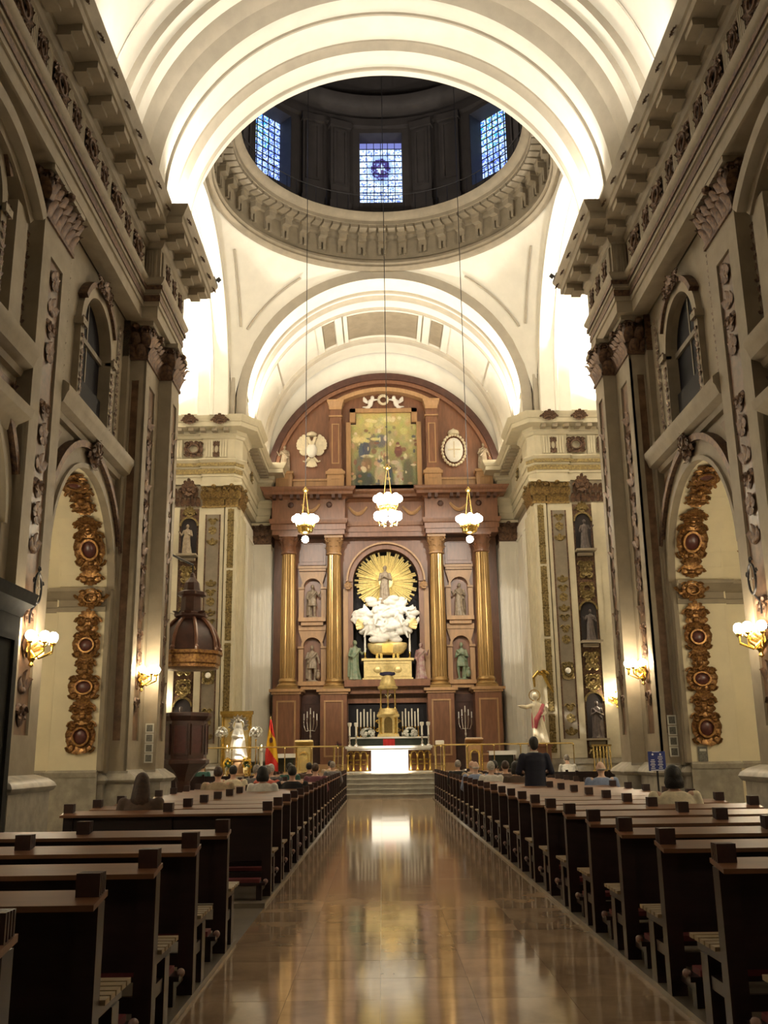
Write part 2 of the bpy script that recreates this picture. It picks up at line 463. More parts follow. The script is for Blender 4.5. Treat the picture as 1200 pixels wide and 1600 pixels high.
def panel_frame(mb, axis, c, u0, u1, z0, z1, t=0.06, d=0.05):
    """raised frame (four bars) on the face x=c (axis 'x') or y=c (axis 'y'); d = how far it stands out (signed)"""
    for (a, b, e, f) in ((u0, u0+t, z0, z1), (u1-t, u1, z0, z1), (u0+t, u1-t, z0, z0+t), (u0+t, u1-t, z1-t, z1)):
        if axis == 'x': mb.bx(c, c+d, a, b, e, f)
        else: mb.bx(a, b, c, c+d, e, f)
# ================================================================ STRUCTURE
ORN = {}
def orn_mesh(key, mb, m):
    me = mb.mesh('orn_' + key, 50); me.materials.append(MATS[m]); ORN[key] = me
def reg_orn():
    c, b = orn_cartouche(1, 1, 3, 13); orn_mesh('cart', c, 'gilt'); orn_mesh('boss', b, 'porphyry')
    c, b = orn_cartouche(1, 1, 8, 10); orn_mesh('cart_dark', c, 'gilt_dark')
    orn_mesh('lyre', orn_lyre(1, 1, 1), 'gilt'); orn_mesh('fan', orn_fan(1, 1, 1), 'gilt')
    orn_mesh('fan_dark', orn_fan(1, 1, 2), 'gilt_dark'); orn_mesh('lyre_dark', orn_lyre(1, 1, 3), 'gilt_dark')
    orn_mesh('lyre_olive', orn_lyre(1, 1, 3), 'gilt_olive'); orn_mesh('fan_olive', orn_fan(1, 1, 2), 'gilt_olive')
    orn_mesh('cart_olive', c, 'gilt_olive')
reg_orn()
def orn(key, parent, loc, w, h, rot=(0,0,0), name='gilt_ornament', boss=False):
    o = put(name, ORN[key], parent, loc, rot, (w, min(w, h), h))
    if boss: put('boss', ORN['boss'], o)
    return o
RZ90 = (0, 0, PI/2)          # faces +x (left wall)

# ---- floor
mb = MB(); mb.bx(-12, 12, -9.2, 46, -0.30, -0.012)
floor = struct(mb.build('floor', 'floor_grey', smooth=0))
rnd = random.Random(5)
slab_me = MB().bx(-0.2988, 0.2988, -0.2988, 0.2988, -0.012, 0.0).mesh('slab', 0); slab_me.materials.append(MATS['floor_marble'])
for j in range(60):
    for i in range(5):
        o = put('slab', slab_me, floor, (-1.2 + 0.6*i, 0.95 + 0.6*j, rnd.uniform(-0.0006, 0.0004)))
        o.rotation_euler = (rnd.uniform(-0.0016, 0.0016), rnd.uniform(-0.0008, 0.0008), rnd.choice((0, PI/2, PI, -PI/2)))
mb = MB()
for sx in (-1, 1):
    mb.bx(sx*1.5, sx*3.86, 2.4, 8.6 if sx < 0 else 35.4, -0.012, 0.035)
mb.bx(-1.5, -3.86, 10.6, 35.4, -0.012, 0.035)
mb.build('pew_platform', 'floor_grey', floor, smooth=0)

# ---- left nave wall, mirrored to the right
W = -6.5
BAYS = [19.5, 13.0, 6.5, 0.0, -6.5]
AR, AZ = 2.15, 5.25
mb = MB()
for c in BAYS:
    y0, y1 = c-3.25, (c+3.25 if c < 19 else 22.2)
    arc_rect(mb, c, AR, AZ, y0, y1, 0, 8.2, 0, W)
    arc_rect(mb, c, 1.0, 10.3, y0, y1, 8.2, 14.7, 8.55, W)
    reveal(mb, c, 1.0, 10.3, 8.55, W, W-0.55)
mb.bx(-12.0, W, 22.2, 24.3, 0, 16.5)            # crossing pier core
mb.bx(-6.35, -6.5, 21.85, 22.2, 1.2, 12.0)
wall_left = struct(mb.build('wall_left', 'stone', smooth=0))
def side_details(par):
    # chapel shells and arch reveals
    for c in BAYS:
        mb = MB(); reveal(mb, c, AR, AZ, 0, W, -7.55); 
        ring_yz(mb, c, AZ, AR+0.01, AR+0.14, -7.60, -7.555)
        mb.bx(-7.60, -7.555, c+AR+0.01, c+AR+0.14, 0, AZ); mb.bx(-7.60, -7.555, c-AR-0.14, c-AR-0.01, 0, AZ)
        reveal(mb, c, AR+0.14, AZ, 0, -7.55, -9.2)
        mb.bx(-9.2, -9.25, c-AR-0.2, c-3.2, 0, 8); mb.bx(-9.2, -9.25, c+AR+0.2, c+3.2, 0, 8)
        mb.bx(-9.2, -11.6, c-3.24, c-3.2, 0, 8); mb.bx(-9.2, -11.6, c+3.2, c+3.24, 0, 8)
        mb.bx(-11.6, -11.7, c-3.2, c+3.2, 0, 8); mb.bx(-9.2, -11.6, c-3.2, c+3.2, 8, 8.05)
        mb.build('chapel_shell', 'reveal_plaster', par, smooth=30)
    for c in BAYS[:3]:
        # imposts along both jambs
        for sg in (-1, 1):
            yj = c + sg*AR
            prof = [(0, 4.74), (0.06, 4.74), (0.06, 4.84), (0.03, 4.86), (0.03, 5.00), (0.12, 5.05), (0.19, 5.16), (0.22, 5.18), (0.22, 5.26), (0, 5.28)]
            path = [(-9.2, yj+sg*0.14), (-7.52, yj+sg*0.14), (-7.52, yj), (W-0.02, yj), (W+0.02, yj)]
            if sg < 0: path = path[::-1]
            MB().mold(path, prof).build('impost', 'stone', par)
            MB().mold([(-9.2, yj+sg*0.14), (-7.52, yj+sg*0.14), (-7.52, yj), (W+0.02, yj)][::(1 if sg > 0 else -1)],
                      [(0, 1.12), (0.06, 1.12), (0.08, 1.22), (0.03, 1.27), (0, 1.27)]).build('dado_ledge', 'plinth_stone', par)
            mb = MB(); mb.bx(-7.55, W+0.03, yj, yj-sg*0.04, 0, 1.12); mb.build('dado', 'plinth_stone', par, smooth=0)
        # archivolt, dark outer moulding, keystone mask
        mb = MB(); ring_yz(mb, c, AZ, AR, AR+0.10, W, W+0.16); ring_yz(mb, c, AZ, AR+0.10, AR+0.42, W, W+0.10)
        mb.bx(W, W+0.10, c-AR-0.42, c-AR, 1.25, AZ); mb.bx(W, W+0.10, c+AR, c+AR+0.42, 1.25, AZ)
        mb.build('archivolt', 'stone', par)
        mb = MB(); ring_yz(mb, c, AZ, AR+0.42, AR+0.56, W, W+0.2, 0.35, PI-0.35); mb.build('archivolt_moulding', 'gilt_dark', par)
        orn('fan_dark', par, (W+0.16, c, AZ+AR+0.42), 0.75, 0.85, RZ90, 'keystone_mask')
        orn('cart_dark', par, (W+0.26, c, AZ+AR+0.50), 0.42, 0.5, RZ90, 'keystone_mask')
        # spandrel panels
        for sg in (-1, 1):
            mb = MB()
            y_in, y_out = c+sg*1.55, c+sg*2.55
            mb.add([(W+0.012, y_in, 7.75), (W+0.012, y_out, 7.75), (W+0.012, y_out, 7.0), (W+0.012, c+sg*2.2, 7.1)], [(0, 1, 2, 3)])
            mb.build('spandrel_panel', 'brown_marble', par, smooth=0)
            mb = MB(); mb.bx(W, W+0.02, c+sg*2.62, c+sg*2.74, 5.9, 7.75); mb.build('spandrel_strip', 'brown_marble', par, smooth=0)
        # gilded cartouches on the far jamb (and near jamb)
        for sg in ((1, -1) if c > 15 else (1,)):
            yj = c + sg*AR; ry = 0 if sg > 0 else PI
            for (z, k, w_, h_) in ((1.98, 'cart', 0.70, 0.80), (2.40, 'lyre', 0.64, 0.58), (2.70, 'fan', 0.62, 0.52), (3.05, 'cart', 0.74, 0.62), (3.40, 'lyre', 0.52, 0.52), (3.68, 'fan', 0.5, 0.42),
                                   (3.98, 'cart', 0.66, 0.66), (4.36, 'lyre', 0.68, 0.62), (4.64, 'fan', 0.62, 0.5)):
                orn(k, par, (-6.86, yj - sg*0.03, z), w_, h_, (0, 0, ry), 'gilt_cartouche', k == 'cart')
            mb, ab = orn_fan(0.8, 0.6, 4), None
            orn('fan', par, (-6.80, yj - sg*0.16, 4.98), 0.85, 0.6, (PI, 0, ry), 'gilt_corbel')
            orn('cart', par, (-6.80, yj - sg*0.2, 5.02), 0.55, 0.45, (0, 0, ry), 'gilt_corbel')
        # cartouches on the soffit
        for (deg, k, w_, h_) in ((9, 'fan', 0.70, 0.55), (25, 'cart', 0.76, 0.95), (16, 'lyre', 0.6, 0.5), (36, 'lyre', 0.66, 0.5), (44, 'fan', 0.70, 0.5), (60, 'lyre', 0.70, 0.7), (53, 'fan', 0.6, 0.4), (75, 'cart', 0.70, 0.65), (90, 'fan', 0.68, 0.6),
                                 (120, 'lyre', 0.66, 0.7), (150, 'cart', 0.7, 0.8)):
            a = math.radians(deg); r = AR-0.03
            orn(k, par, (-6.86, c+r*math.cos(a), AZ+r*math.sin(a)), w_, h_, (a, 0, 0), 'gilt_cartouche', k == 'cart')
        # string course with sill
        prof = [(0, 7.88), (0.10, 7.90), (0.14, 8.0), (0.30, 8.06), (0.36, 8.22), (0.40, 8.28), (0.40, 8.40), (0.30, 8.48), (0, 8.52)]
        MB().mold([(W, c-2.45), (W, c+2.45)], prof).build('string_course', 'stone', par)
        # upper window: dark glass, transom, parapet, surround
        mb = MB(); mb.bx(W-0.14, W-0.18, c-1.0, c+1.0, 8.5, 10.3); ring_yz(mb, c, 10.3, 0.0, 1.0, W-0.18, W-0.14); mb.build('window_glass', 'window_dark', par, smooth=0)
        mb = MB(); mb.bx(W-0.08, W-0.14, c-1.0, c+1.0, 10.22, 10.34)
        mb.bx(W-0.12, W-0.14, c-0.03, c+0.03, 8.5, 11.25)
        mb.build('transom', 'stone_dark', par, smooth=0)
        mb = MB(); mb.bx(W-0.06, W-0.11, c-1.0, c+1.0, 8.52, 9.35); mb.build('parapet', 'black', par, smooth=0)
        mb = MB(); ring_yz(mb, c, 10.3, 1.0, 1.22, W, W+0.13)
        for sg in (-1, 1): mb.bx(W, W+0.13, c+sg*1.0, c+sg*1.22, 8.5, 10.3); mb.bx(W, W+0.2, c+sg*1.0, c+sg*1.3, 10.22, 10.36)
        mb.build('window_surround', 'stone', par)
        for sg in (-1, 1):
            me = orn_strip(0.17, 1.5, 2).build('gilt_drop', 'gilt_dark', par, (W+0.14, c+sg*1.11, 9.35), RZ90)
            orn('lyre_dark', par, (W+0.16, c+sg*1.15, 10.3), 0.26, 0.3, RZ90, 'gilt_drop')
            orn_strip(0.16, 3.3, 4).build('gilt_drop', 'gilt_dark', par, (W+0.03, c+sg*1.9, 10.0), RZ90)
        mb = MB(); ring_yz(mb, c, 10.3, 1.22, 1.34, W, W+0.2, 0.5, PI-0.5); mb.build('window_hood', 'gilt_dark', par)
        orn('fan_dark', par, (W+0.2, c, 11.62), 0.7, 0.55, RZ90, 'window_crest')
        for sg in (-1, 1): orn('lyre_dark', par, (W+0.2, c+sg*0.38, 11.58), 0.36, 0.4, RZ90, 'window_crest')
    # segmental pediment and shelves of the nearer bay
    c = 13.0
    mb = MB(); ring_yz(mb, c, 8.55, 2.95, 3.2, W, W+0.42, 0.80, PI-0.80); ring_yz(mb, c, 8.55, 2.75, 2.95, W, W+0.25, 0.80, PI-0.80)
    mb.bx(W, W+0.2, c+1.45, c+1.95, 8.5, 10.7); mb.bx(W, W+0.2, c-1.45, c-1.95, 8.5, 10.7)
    mb.build('pediment', 'stone', par)
    MB().mold([(W, c-2.2), (W, c+2.25)], [(0, 6.75), (0.12, 6.8), (0.2, 6.95), (0.42, 7.05), (0.46, 7.2), (0, 7.3)]).build('string_course', 'stone', par)
    # giant pilasters between the bays
    for cy in (16.25, 9.75, 3.25, -3.25):
        y0, y1 = cy-0.75, cy+0.75; X = -6.22
        mb = MB(); mb.bx(W, X-0.05, y0, y1, 1.2, 11.05)
        for (a, b, e, f) in ((y0, y0+0.42, 1.2, 11.05), (y1-0.42, y1, 1.2, 11.05), (y0+0.42, y1-0.42, 1.2, 1.9), (y0+0.42, y1-0.42, 10.45, 11.05)):
            mb.bx(X-0.06, X, a, b, e, f)
        mb.build('pilaster', 'stone', par, smooth=0)
        mb = MB(); mb.bx(X-0.06, X-0.045, y0+0.42, y1-0.42, 1.9, 10.45); mb.build('sunk_panel', 'brown_marble', par, smooth=0)
        orn_strip(0.5, 2.2, 1).build('panel_ornament', 'gilt_dark', par, (X-0.04, cy, 3.1), RZ90)
        orn_strip(0.5, 2.9, 2).build('panel_ornament', 'gilt_dark', par, (X-0.04, cy, 6.4), RZ90)
        orn_strip(0.5, 1.9, 0).build('panel_ornament', 'gilt_dark', par, (X-0.04, cy, 9.4), RZ90)
        for yy in (y0-0.14, y1+0.14):
            orn_strip(0.16, 8.2, 1, 0.2).build('side_strip', 'gilt_dark', par, (W+0.04, yy, 6.6), RZ90)
        k, ab = capital(W, X, y0, y1, 11.05, 12.0)
        k = k.build('capital', 'gilt_dark', par); ab.build('abacus', 'stone', k, smooth=0)
        mb = MB(); mb.bx(W, X+0.22, y0-0.2, y1+0.2, 0, 1.05); mb.build('plinth', 'plinth_stone', par, smooth=0)
        MB().mold([(W, y0-0.2), (X+0.22, y0-0.2), (X+0.22, y1+0.2), (W, y1+0.2)],
                  [(0, 0.98), (0.05, 1.0), (0.09, 1.07), (0.06, 1.13), (-0.03, 1.2), (-0.2, 1.26), (-0.2, 0.98)]).build('plinth_ledge', 'plinth_stone', par)
        mb = MB(); mb.bx(W, X+0.28, y0-0.26, y1+0.26, 0, 0.14); mb.build('plinth_foot', 'plinth_stone', par, smooth=0)
    # crossing pier: two stepped piers with sunk panels
    B2 = (-6.5, -5.95, 22.05, 23.4); B3 = (-6.5, -5.62, 23.4, 24.35)
    for (x0, x1, y0, y1) in (B2, B3):
        mb = MB(); mb.bx(x0, x1-0.05, y0+0.05, y1, 1.2, 11.05)
        wy = y1-y0
        for (a, b, e, f) in ((y0, y0+0.28*wy, 1.2, 11.05), (y1-0.28*wy, y1, 1.2, 11.05), (y0+0.28*wy, y1-0.28*wy, 1.2, 1.9), (y0+0.28*wy, y1-0.28*wy, 10.5, 11.05)):
            mb.bx(x1-0.06, x1, a, b, e, f)
        wx = x1-max(x0, -6.45)
        xa = max(x0, -6.45)
        for (a, b, e, f) in ((xa, xa+0.30*wx, 1.2, 11.05), (x1-0.34*wx, x1, 1.2, 11.05), (xa+0.30*wx, x1-0.34*wx, 1.2, 1.9), (xa+0.30*wx, x1-0.34*wx, 10.5, 11.05)):
            mb.bx(a, b, y0, y0+0.06, e, f)
        if y0 > 23: mb.bx(xa, x1, y0-0.002, y0+0.06, 1.2, 11.05)
        mb.build('crossing_pilaster', 'stone', par, smooth=0)
        mb = MB(); mb.bx(x1-0.06, x1-0.045, y0+0.28*wy, y1-0.28*wy, 1.9, 10.5); mb.bx(xa+0.30*wx, x1-0.34*wx, y0+0.045, y0+0.06, 1.9, 10.5)
        mb.build('sunk_panel', 'brown_marble', par, smooth=0)
        orn_strip(0.34*wy, 7.4, 1, 0.5).build('panel_ornament', 'gilt_dark', par, (x1-0.03, (y0+y1)/2, 6.2), RZ90)
        k, ab = capital(x0, x1, y0, y1, 11.05, 12.0)
        k = k.build('capital', 'gilt_dark', par); ab.build('abacus', 'stone', k, smooth=0)
    mb = MB(); mb.bx(-6.5, -6.35, 21.85, 22.05, 11.05, 12.0); mb.build('capital', 'gilt_dark', par, smooth=0)
    ppath = [(-6.38, 21.78), (-6.38, 21.95), (-5.78, 21.95), (-5.78, 23.3), (-5.46, 23.3), (-5.46, 24.5), (-8.0, 24.5)]
    MB().mold([(-6.6, 21.78)] + ppath, [(0, 0), (0, 1.0), (-0.3, 1.0), (-0.3, 0)]).build('plinth', 'plinth_stone', par, smooth=0)
    MB().mold([(-6.6, 21.78)] + ppath, [(0, 0.96), (0.05, 0.98), (0.09, 1.05), (0.05, 1.12), (-0.04, 1.18), (-0.14, 1.26), (-0.3, 1.26), (-0.3, 0.96)]).build('plinth_ledge', 'plinth_stone', par)
    mb = MB(); mb.bx(-6.5, -5.9, 22.0, 23.4, 1.0, 1.24); mb.bx(-6.5, -5.6, 23.35, 24.4, 1.0, 1.24); mb.build('plinth_cap', 'plinth_stone', par, smooth=0)
    # entablature
    EPROF = [(-0.4, 12.0), (0, 12.0), (0, 12.30), (0.04, 12.30), (0.04, 12.64), (0.08, 12.64), (0.08, 12.86), (0.13, 12.9), (0.17, 12.97), (0.17, 13.02),
             (0.02, 13.02), (0.02, 13.85), (0.08, 13.88), (0.12, 13.98), (0.18, 14.02), (0.18, 14.17), (0.66, 14.2), (0.66, 14.38), (0.70, 14.40),
             (0.74, 14.48), (0.80, 14.56), (0.82, 14.64), (-0.4, 14.68)]
    FX, RX = -6.05, -5.66
    path = [(FX, -9.0), (FX, 21.72), (RX, 21.72), (RX, 24.42), (-12.0, 24.42)]
    MB().mold(path, EPROF).build('entablature', 'stone', par, smooth=30)
    MB().mold(path, [(0.05, 12.42), (0.062, 12.42), (0.062, 12.58), (0.05, 12.58)]).build('architrave_band', 'gilt_dark', par, smooth=0)
    MB().mold(path, [(0.10, 12.72), (0.12, 12.72), (0.12, 12.82), (0.10, 12.82)]).build('architrave_band', 'gilt_dark', par, smooth=0)
    tri = MB()
    for dy in (-0.105, -0.035, 0.035, 0.105): tri.bx(0, 0.05, dy-0.026, dy+0.026, 13.06, 13.80)
    tri.bx(0, 0.03, -0.13, 0.13, 13.04, 13.83)
    trime = tri.mesh('triglyph', 0); trime.materials.append(MATS['stone'])
    base = MB(); base.bx(-0.02, 0.005, 0, 1, 13.10, 13.76)
    k0 = -12
    for k in range(k0, 5):
        ya = 13.75+1.9*k; yb = ya+0.76
        for y in (ya, yb):
            if y < 21.6: put('triglyph', trime, par, (FX+0.02, y, 0))
        if ya > 4:
            mt = MB(); mt.bx(FX+0.02, FX+0.032, ya+0.14, yb-0.14, 13.1, 13.78); mt.build('metope', 'brown_marble', par, smooth=0)
            if yb < 20.8: mt = MB(); mt.bx(FX+0.02, FX+0.032, yb+0.14, ya+1.76, 13.1, 13.78); mt.build('metope', 'brown_marble', par, smooth=0)
            if (ya+yb)/2 < 21.4: orn('cart_dark', par, (FX+0.04, (ya+yb)/2, 13.43), 0.46, 0.62, RZ90, 'frieze_ornament')
            if yb+0.57 < 21.4: orn('cart_dark', par, (FX+0.04, yb+0.57, 13.43), 0.80, 0.68, RZ90, 'frieze_ornament')
    for y in (21.95, 22.7, 23.45, 24.2): put('triglyph', trime, par, (RX+0.02, y, 0))
    for y in (22.32, 23.08, 23.83): orn('cart_dark', par, (RX+0.04, y, 13.43), 0.44, 0.62, RZ90, 'frieze_ornament')
    put('triglyph', trime, par, (-5.86, 21.70, 0), (0, 0, -PI/2))
    mo = MB(); mo.bx(0.16, 0.62, -0.21, 0.21, 14.05, 14.19); mo.bx(0.16, 0.42, -0.21, 0.21, 13.97, 14.05)
    mome = mo.mesh('modillion', 0); mome.materials.append(MATS['stone'])
    y = 4.2
    while y < 21.3:
        put('modillion', mome, par, (FX, y, 0)); y += 0.95
    for y in (21.75, 22.7, 23.65, 24.6): put('modillion', mome, par, (RX, y, 0))
    for x in (-6.5, -7.4, -8.3): put('modillion', mome, par, (x+0.4, 24.42, 0), (0, 0, PI/2))
    k = 4.6
    while k < 21.0:
        orn('cart_dark', par, (FX+0.72, k, 14.44), 0.26, 0.24, (-0.9, 0, PI/2), 'cornice_rosette'); k += 0.95
    for y in (21.4, 22.3, 23.25, 24.2, 25.0): orn('cart_dark', par, (RX+0.72, y, 14.44), 0.26, 0.24, (-0.9, 0, PI/2), 'cornice_rosette')
side_details(wall_left)
mbR = MB(); mbR.v = [(-x, y, z) for (x, y, z) in mb.v]; mbR.f = [f[::-1] for f in mb.f]
wall_right = struct(mbR.build('wall_right', 'stone', smooth=0))
mirror_kids(wall_left, wall_right)

# ---- back wall behind the camera
mb = MB(); mb.bx(-12, 12, -9.4, -9.2, -0.3, 22); struct(mb.build('wall_back', 'stone', smooth=0))

# ---- nave vault with side lunettes
ZC = 15.2
def lun(y):
    best = -1
    for c in (14.9, 8.4, 1.9, -4.6):
        d = 2.55**2 - (y-c)**2
        if d > 0: best = max(best, math.sqrt(d)*0.95 + 0.6)
    return best
mb = MB()
NT, NY = 96, 150
def vf(u, v):
    y = -9.2 + (19.75+9.2)*v; a = PI*u
    x = 6.5*math.cos(a); z = 6.5*math.sin(a)
    l = lun(y)
    if l > z: z = l
    return (x, y, ZC + z)
mb.grid(vf, NT, NY)
for s in (-1, 1):
    n0 = len(mb.v)
    mb.add([(s*6.5, -9.2, 14.5), (s*6.5, 19.75, 14.5), (s*6.5, 19.75, 18.5), (s*6.5, -9.2, 18.5)], [(0, 1, 2, 3)])
ceiling = struct(mb.build('ceiling', 'plaster', smooth=35))
def arch_two(name, prof, bands, parent_mat, zf=14.6):
    """swept arch whose moulded bands (index pairs into prof) are their own parts in grey stone"""
    main = MB(); idx = set()
    for (i0, i1) in bands: idx.update(range(i0, i1))
    k = 0
    while k < len(prof)-1:
        if k in idx: k += 1; continue
        j = k
        while j < len(prof)-1 and j not in idx: j += 1
        main.arcsweep(prof[k:j+1], ZC, 64, zfloor=zf); k = j
    o = struct(main.build(name, parent_mat, smooth=25))
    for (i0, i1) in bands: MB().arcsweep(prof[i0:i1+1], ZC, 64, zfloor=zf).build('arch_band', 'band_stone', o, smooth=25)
    return o
AP = [(19.7, 6.5), (19.7, 6.30), (20.05, 6.28), (20.08, 6.14), (20.45, 6.10), (20.62, 5.98), (20.85, 5.93), (21.02, 5.80), (21.2, 5.70), (21.32, 5.66),
      (21.70, 5.66), (21.72, 5.60), (21.78, 5.60), (21.81, 5.66), (22.72, 5.66), (22.74, 5.62), (22.84, 5.60), (22.98, 5.50), (23.62, 5.50), (23.65, 5.44), (23.71, 5.44), (23.74, 5.50),
      (24.0, 5.50), (24.0, 5.97)]
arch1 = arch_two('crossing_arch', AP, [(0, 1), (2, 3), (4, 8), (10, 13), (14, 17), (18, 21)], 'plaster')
mb = MB()
for s in (-1, 1): mb.bx(s*5.45, s*6.4, 21.3, 24.0, 14.6, 15.25)
mb.build('arch_foot', 'plaster', arch1, smooth=0)
mb = MB(); mb.arcsweep([(18.9, 6.47), (18.9, 6.42), (18.98, 6.42), (18.98, 6.47)], ZC, 48); mb.build('vault_moulding', 'plaster', ceiling)

# ---- crossing: pendentives, side arches, transept arms
CY = 30.2; A = 6.2; RO = 5.97
rho2 = A*A + RO*RO
mb = MB()
def pend(u, v):
    ph = 2*PI*u
    rm = min(A/max(abs(math.cos(ph)), abs(math.sin(ph))), math.sqrt(rho2)-1e-4)
    r = 6.08 + (rm-6.08)*v
    return (r*math.cos(ph), CY + r*math.sin(ph), ZC + math.sqrt(max(0, rho2-r*r)))
mb.grid(pend, 160, 16)
pendv = struct(mb.build('pendentive_vault', 'plaster', smooth=40))
for qx in (-1, 1):       # raised panel edges on each pendentive
    for qy in (-1, 1):
        for inset in (0.42,):
            e = A-inset; t1 = math.sqrt(6.7**2-e*e)
            for sw in (0, 1):
                pts = []
                for i in range(17):
                    t = 5.55+(t1-5.55)*i/16; x, y = (e, t) if sw == 0 else (t, e)
                    z = math.sqrt(max(0.0, rho2-x*x-y*y)); pts.append((qx*x*0.995, CY+qy*y*0.995, ZC+z*0.995))
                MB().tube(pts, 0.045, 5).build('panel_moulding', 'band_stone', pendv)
for s in (-1, 1):
    mb = MB(); NA = 40
    prof = [(6.2, 5.97), (6.2, 5.58), (6.75, 5.58), (6.78, 5.54), (6.9, 5.54), (6.92, 5.58), (7.4, 5.58), (7.42, 5.95), (12.0, 5.95)]
    rows = [(0.0, True)] + [(PI*i/NA, False) for i in range(NA+1)] + [(PI, True)]
    vs = []
    for a, fl in rows:
        for (x, r) in prof: vs.append((s*x, CY+r*math.cos(a), 14.6 if fl else ZC+r*math.sin(a)))
    m_ = len(prof)
    mb.add(vs, [(i*m_+j, i*m_+j+1, (i+1)*m_+j+1, (i+1)*m_+j) for i in range(len(rows)-1) for j in range(m_-1)])
    struct(mb.build('transept_vault', 'plaster', smooth=30))
    mb = MB(); mb.bx(s*12.0, s*12.2, 23.5, 37.5, -0.3, 22.5)
    struct(mb.build('wall_transept_' + ('left' if s < 0 else 'right'), 'plaster', smooth=0))

# ---- dome ring, drum, dome
dome = MB()
dome.lathe([(6.30, 29.0), (6.15, 30.6), (5.6, 32.2), (4.5, 33.8), (3.0, 34.9), (1.4, 35.5), (0.0, 35.6)], 64, (0, CY, 0), caps=False)
dome = struct(dome.build('dome', 'drum_stone_shaded', smooth=40))
mb = MB(); mb.lathe([(6.3, 28.6), (5.95, 28.7), (5.75, 28.95), (5.7, 29.2), (6.3, 29.3)], 64, (0, CY, 0), caps=False); mb.build('dome_cornice', 'drum_stone_shaded', dome)
mb = MB(); mb.lathe([(6.3, 27.95), (6.12, 28.0), (6.12, 28.35), (6.3, 28.4)], 64, (0, CY, 0), caps=False); mb.build('dome_cornice', 'drum_stone_shaded', dome)
ring = MB()
ring.lathe([(6.20, 21.06), (6.08, 21.10), (5.98, 21.18), (5.98, 21.26), (5.90, 21.32), (5.90, 21.42), (5.98, 21.5), (6.05, 21.56), (6.05, 22.42), (5.96, 22.46), (5.92, 22.60), (5.60, 22.66),
            (5.28, 22.72), (5.26, 22.86), (5.16, 22.92), (5.06, 23.06), (5.02, 23.14), (6.4, 23.2)], 96, (0, CY, 0), caps=False)
ring = struct(ring.build('dome_ring', 'ring_stone', smooth=25))
br = MB(); br.bx(-0.16, 0.16, 5.72, 6.05, 22.22, 22.60); br.bx(-0.20, 0.20, 5.70, 6.05, 22.44, 22.60)
for dx in (-0.1, 0.1): br.bx(dx-0.055, dx+0.055, 5.93, 6.06, 21.72, 22.22)
br.bx(-0.17, 0.17, 5.94, 6.06, 22.02, 22.22)
brme = br.mesh('bracket', 0); brme.materials.append(MATS['ring_stone'])
mdm = MB(); mdm.bx(-0.15, 0.15, 5.32, 5.72, 22.58, 22.72); mdme = mdm.mesh('modillion', 0); mdme.materials.append(MATS['ring_stone'])
for i in range(44):
    a = 2*PI*i/44
    put('bracket', brme, ring, (0, CY, 0), (0, 0, a))
    put('modillion', mdme, ring, (0, CY, 0), (0, 0, a))
    put('modillion', mdme, ring, (0, CY, 0), (0, 0, a+PI/44))
RD = 6.3
drum = MB()
def arcwall(mb, a0, a1, z0, z1, r, n=8):
    for i in range(n):
        p, q = a0+(a1-a0)*i/n, a0+(a1-a0)*(i+1)/n
        mb.add([(r*math.sin(p), CY+r*math.cos(p), z0), (r*math.sin(q), CY+r*math.cos(q), z0), (r*math.sin(q), CY+r*math.cos(q), z1), (r*math.sin(p), CY+r*math.cos(p), z1)], [(0, 1, 2, 3)])
HW = 0.148
for k in range(8):
    a = k*PI/4
    arcwall(drum, a-HW, a+HW, 23.1, 24.35, RD); arcwall(drum, a-HW, a+HW, 27.75, 29.0, RD)
    arcwall(drum, a+HW, a+PI/4-HW, 23.1, 29.0, RD, 12)
drum = struct(drum.build('drum_wall', 'drum_stone_shaded', smooth=30))
def window_paint(kind, seed):
    """colours of the stained glass, one per small pane"""
    rnd = random.Random(seed)
    def f(u, v):
        b = rnd.random()
        if kind == 'emblem':
            du, dv = (u-0.5)*1.0, (v-0.62)*1.45
            d = math.hypot(du, dv)
            if d < 0.085: return (0.55, 0.75, 1.0) if (du*dv > 0 or abs(dv) < 0.02) else (0.10, 0.07, 0.22)
            if d < 0.23: return (0.05, 0.035, 0.16) if b < 0.8 else (0.2, 0.3, 0.6)
            if d < 0.30: return (0.35, 0.50, 0.9)
            if v > 0.9: return (0.14, 0.16, 0.42)
            if v < 0.06 and abs(u-0.5) < 0.25: return (0.06, 0.06, 0.12)
            if b < 0.22: return (0.16, 0.24, 0.62)
            if b < 0.5: return (0.40, 0.56, 1.0)
            return (0.70, 0.86, 1.15)
        if v > 0.55 and u < 0.7 and b < 0.5: return rnd.choice([(0.05, 0.25, 0.85), (0.05, 0.5, 0.75), (0.35, 0.55, 0.25), (0.06, 0.12, 0.6)])
        if b < 0.35: return (0.10, 0.16, 0.62)
        if b < 0.6: return (0.22, 0.40, 0.95)
        return (0.55, 0.72, 1.1)
    return f
def color_mesh(mb, cols, name, m):
    me = bpy.data.meshes.new(name); me.from_pydata(mb.v, [], mb.f)
    ca = me.color_attributes.new('paint', 'FLOAT_COLOR', 'CORNER')
    for p in me.polygons:
        for li in p.loop_indices: ca.data[li].color = (*cols[p.index], 1)
    me.materials.append(MATS[m]); return me
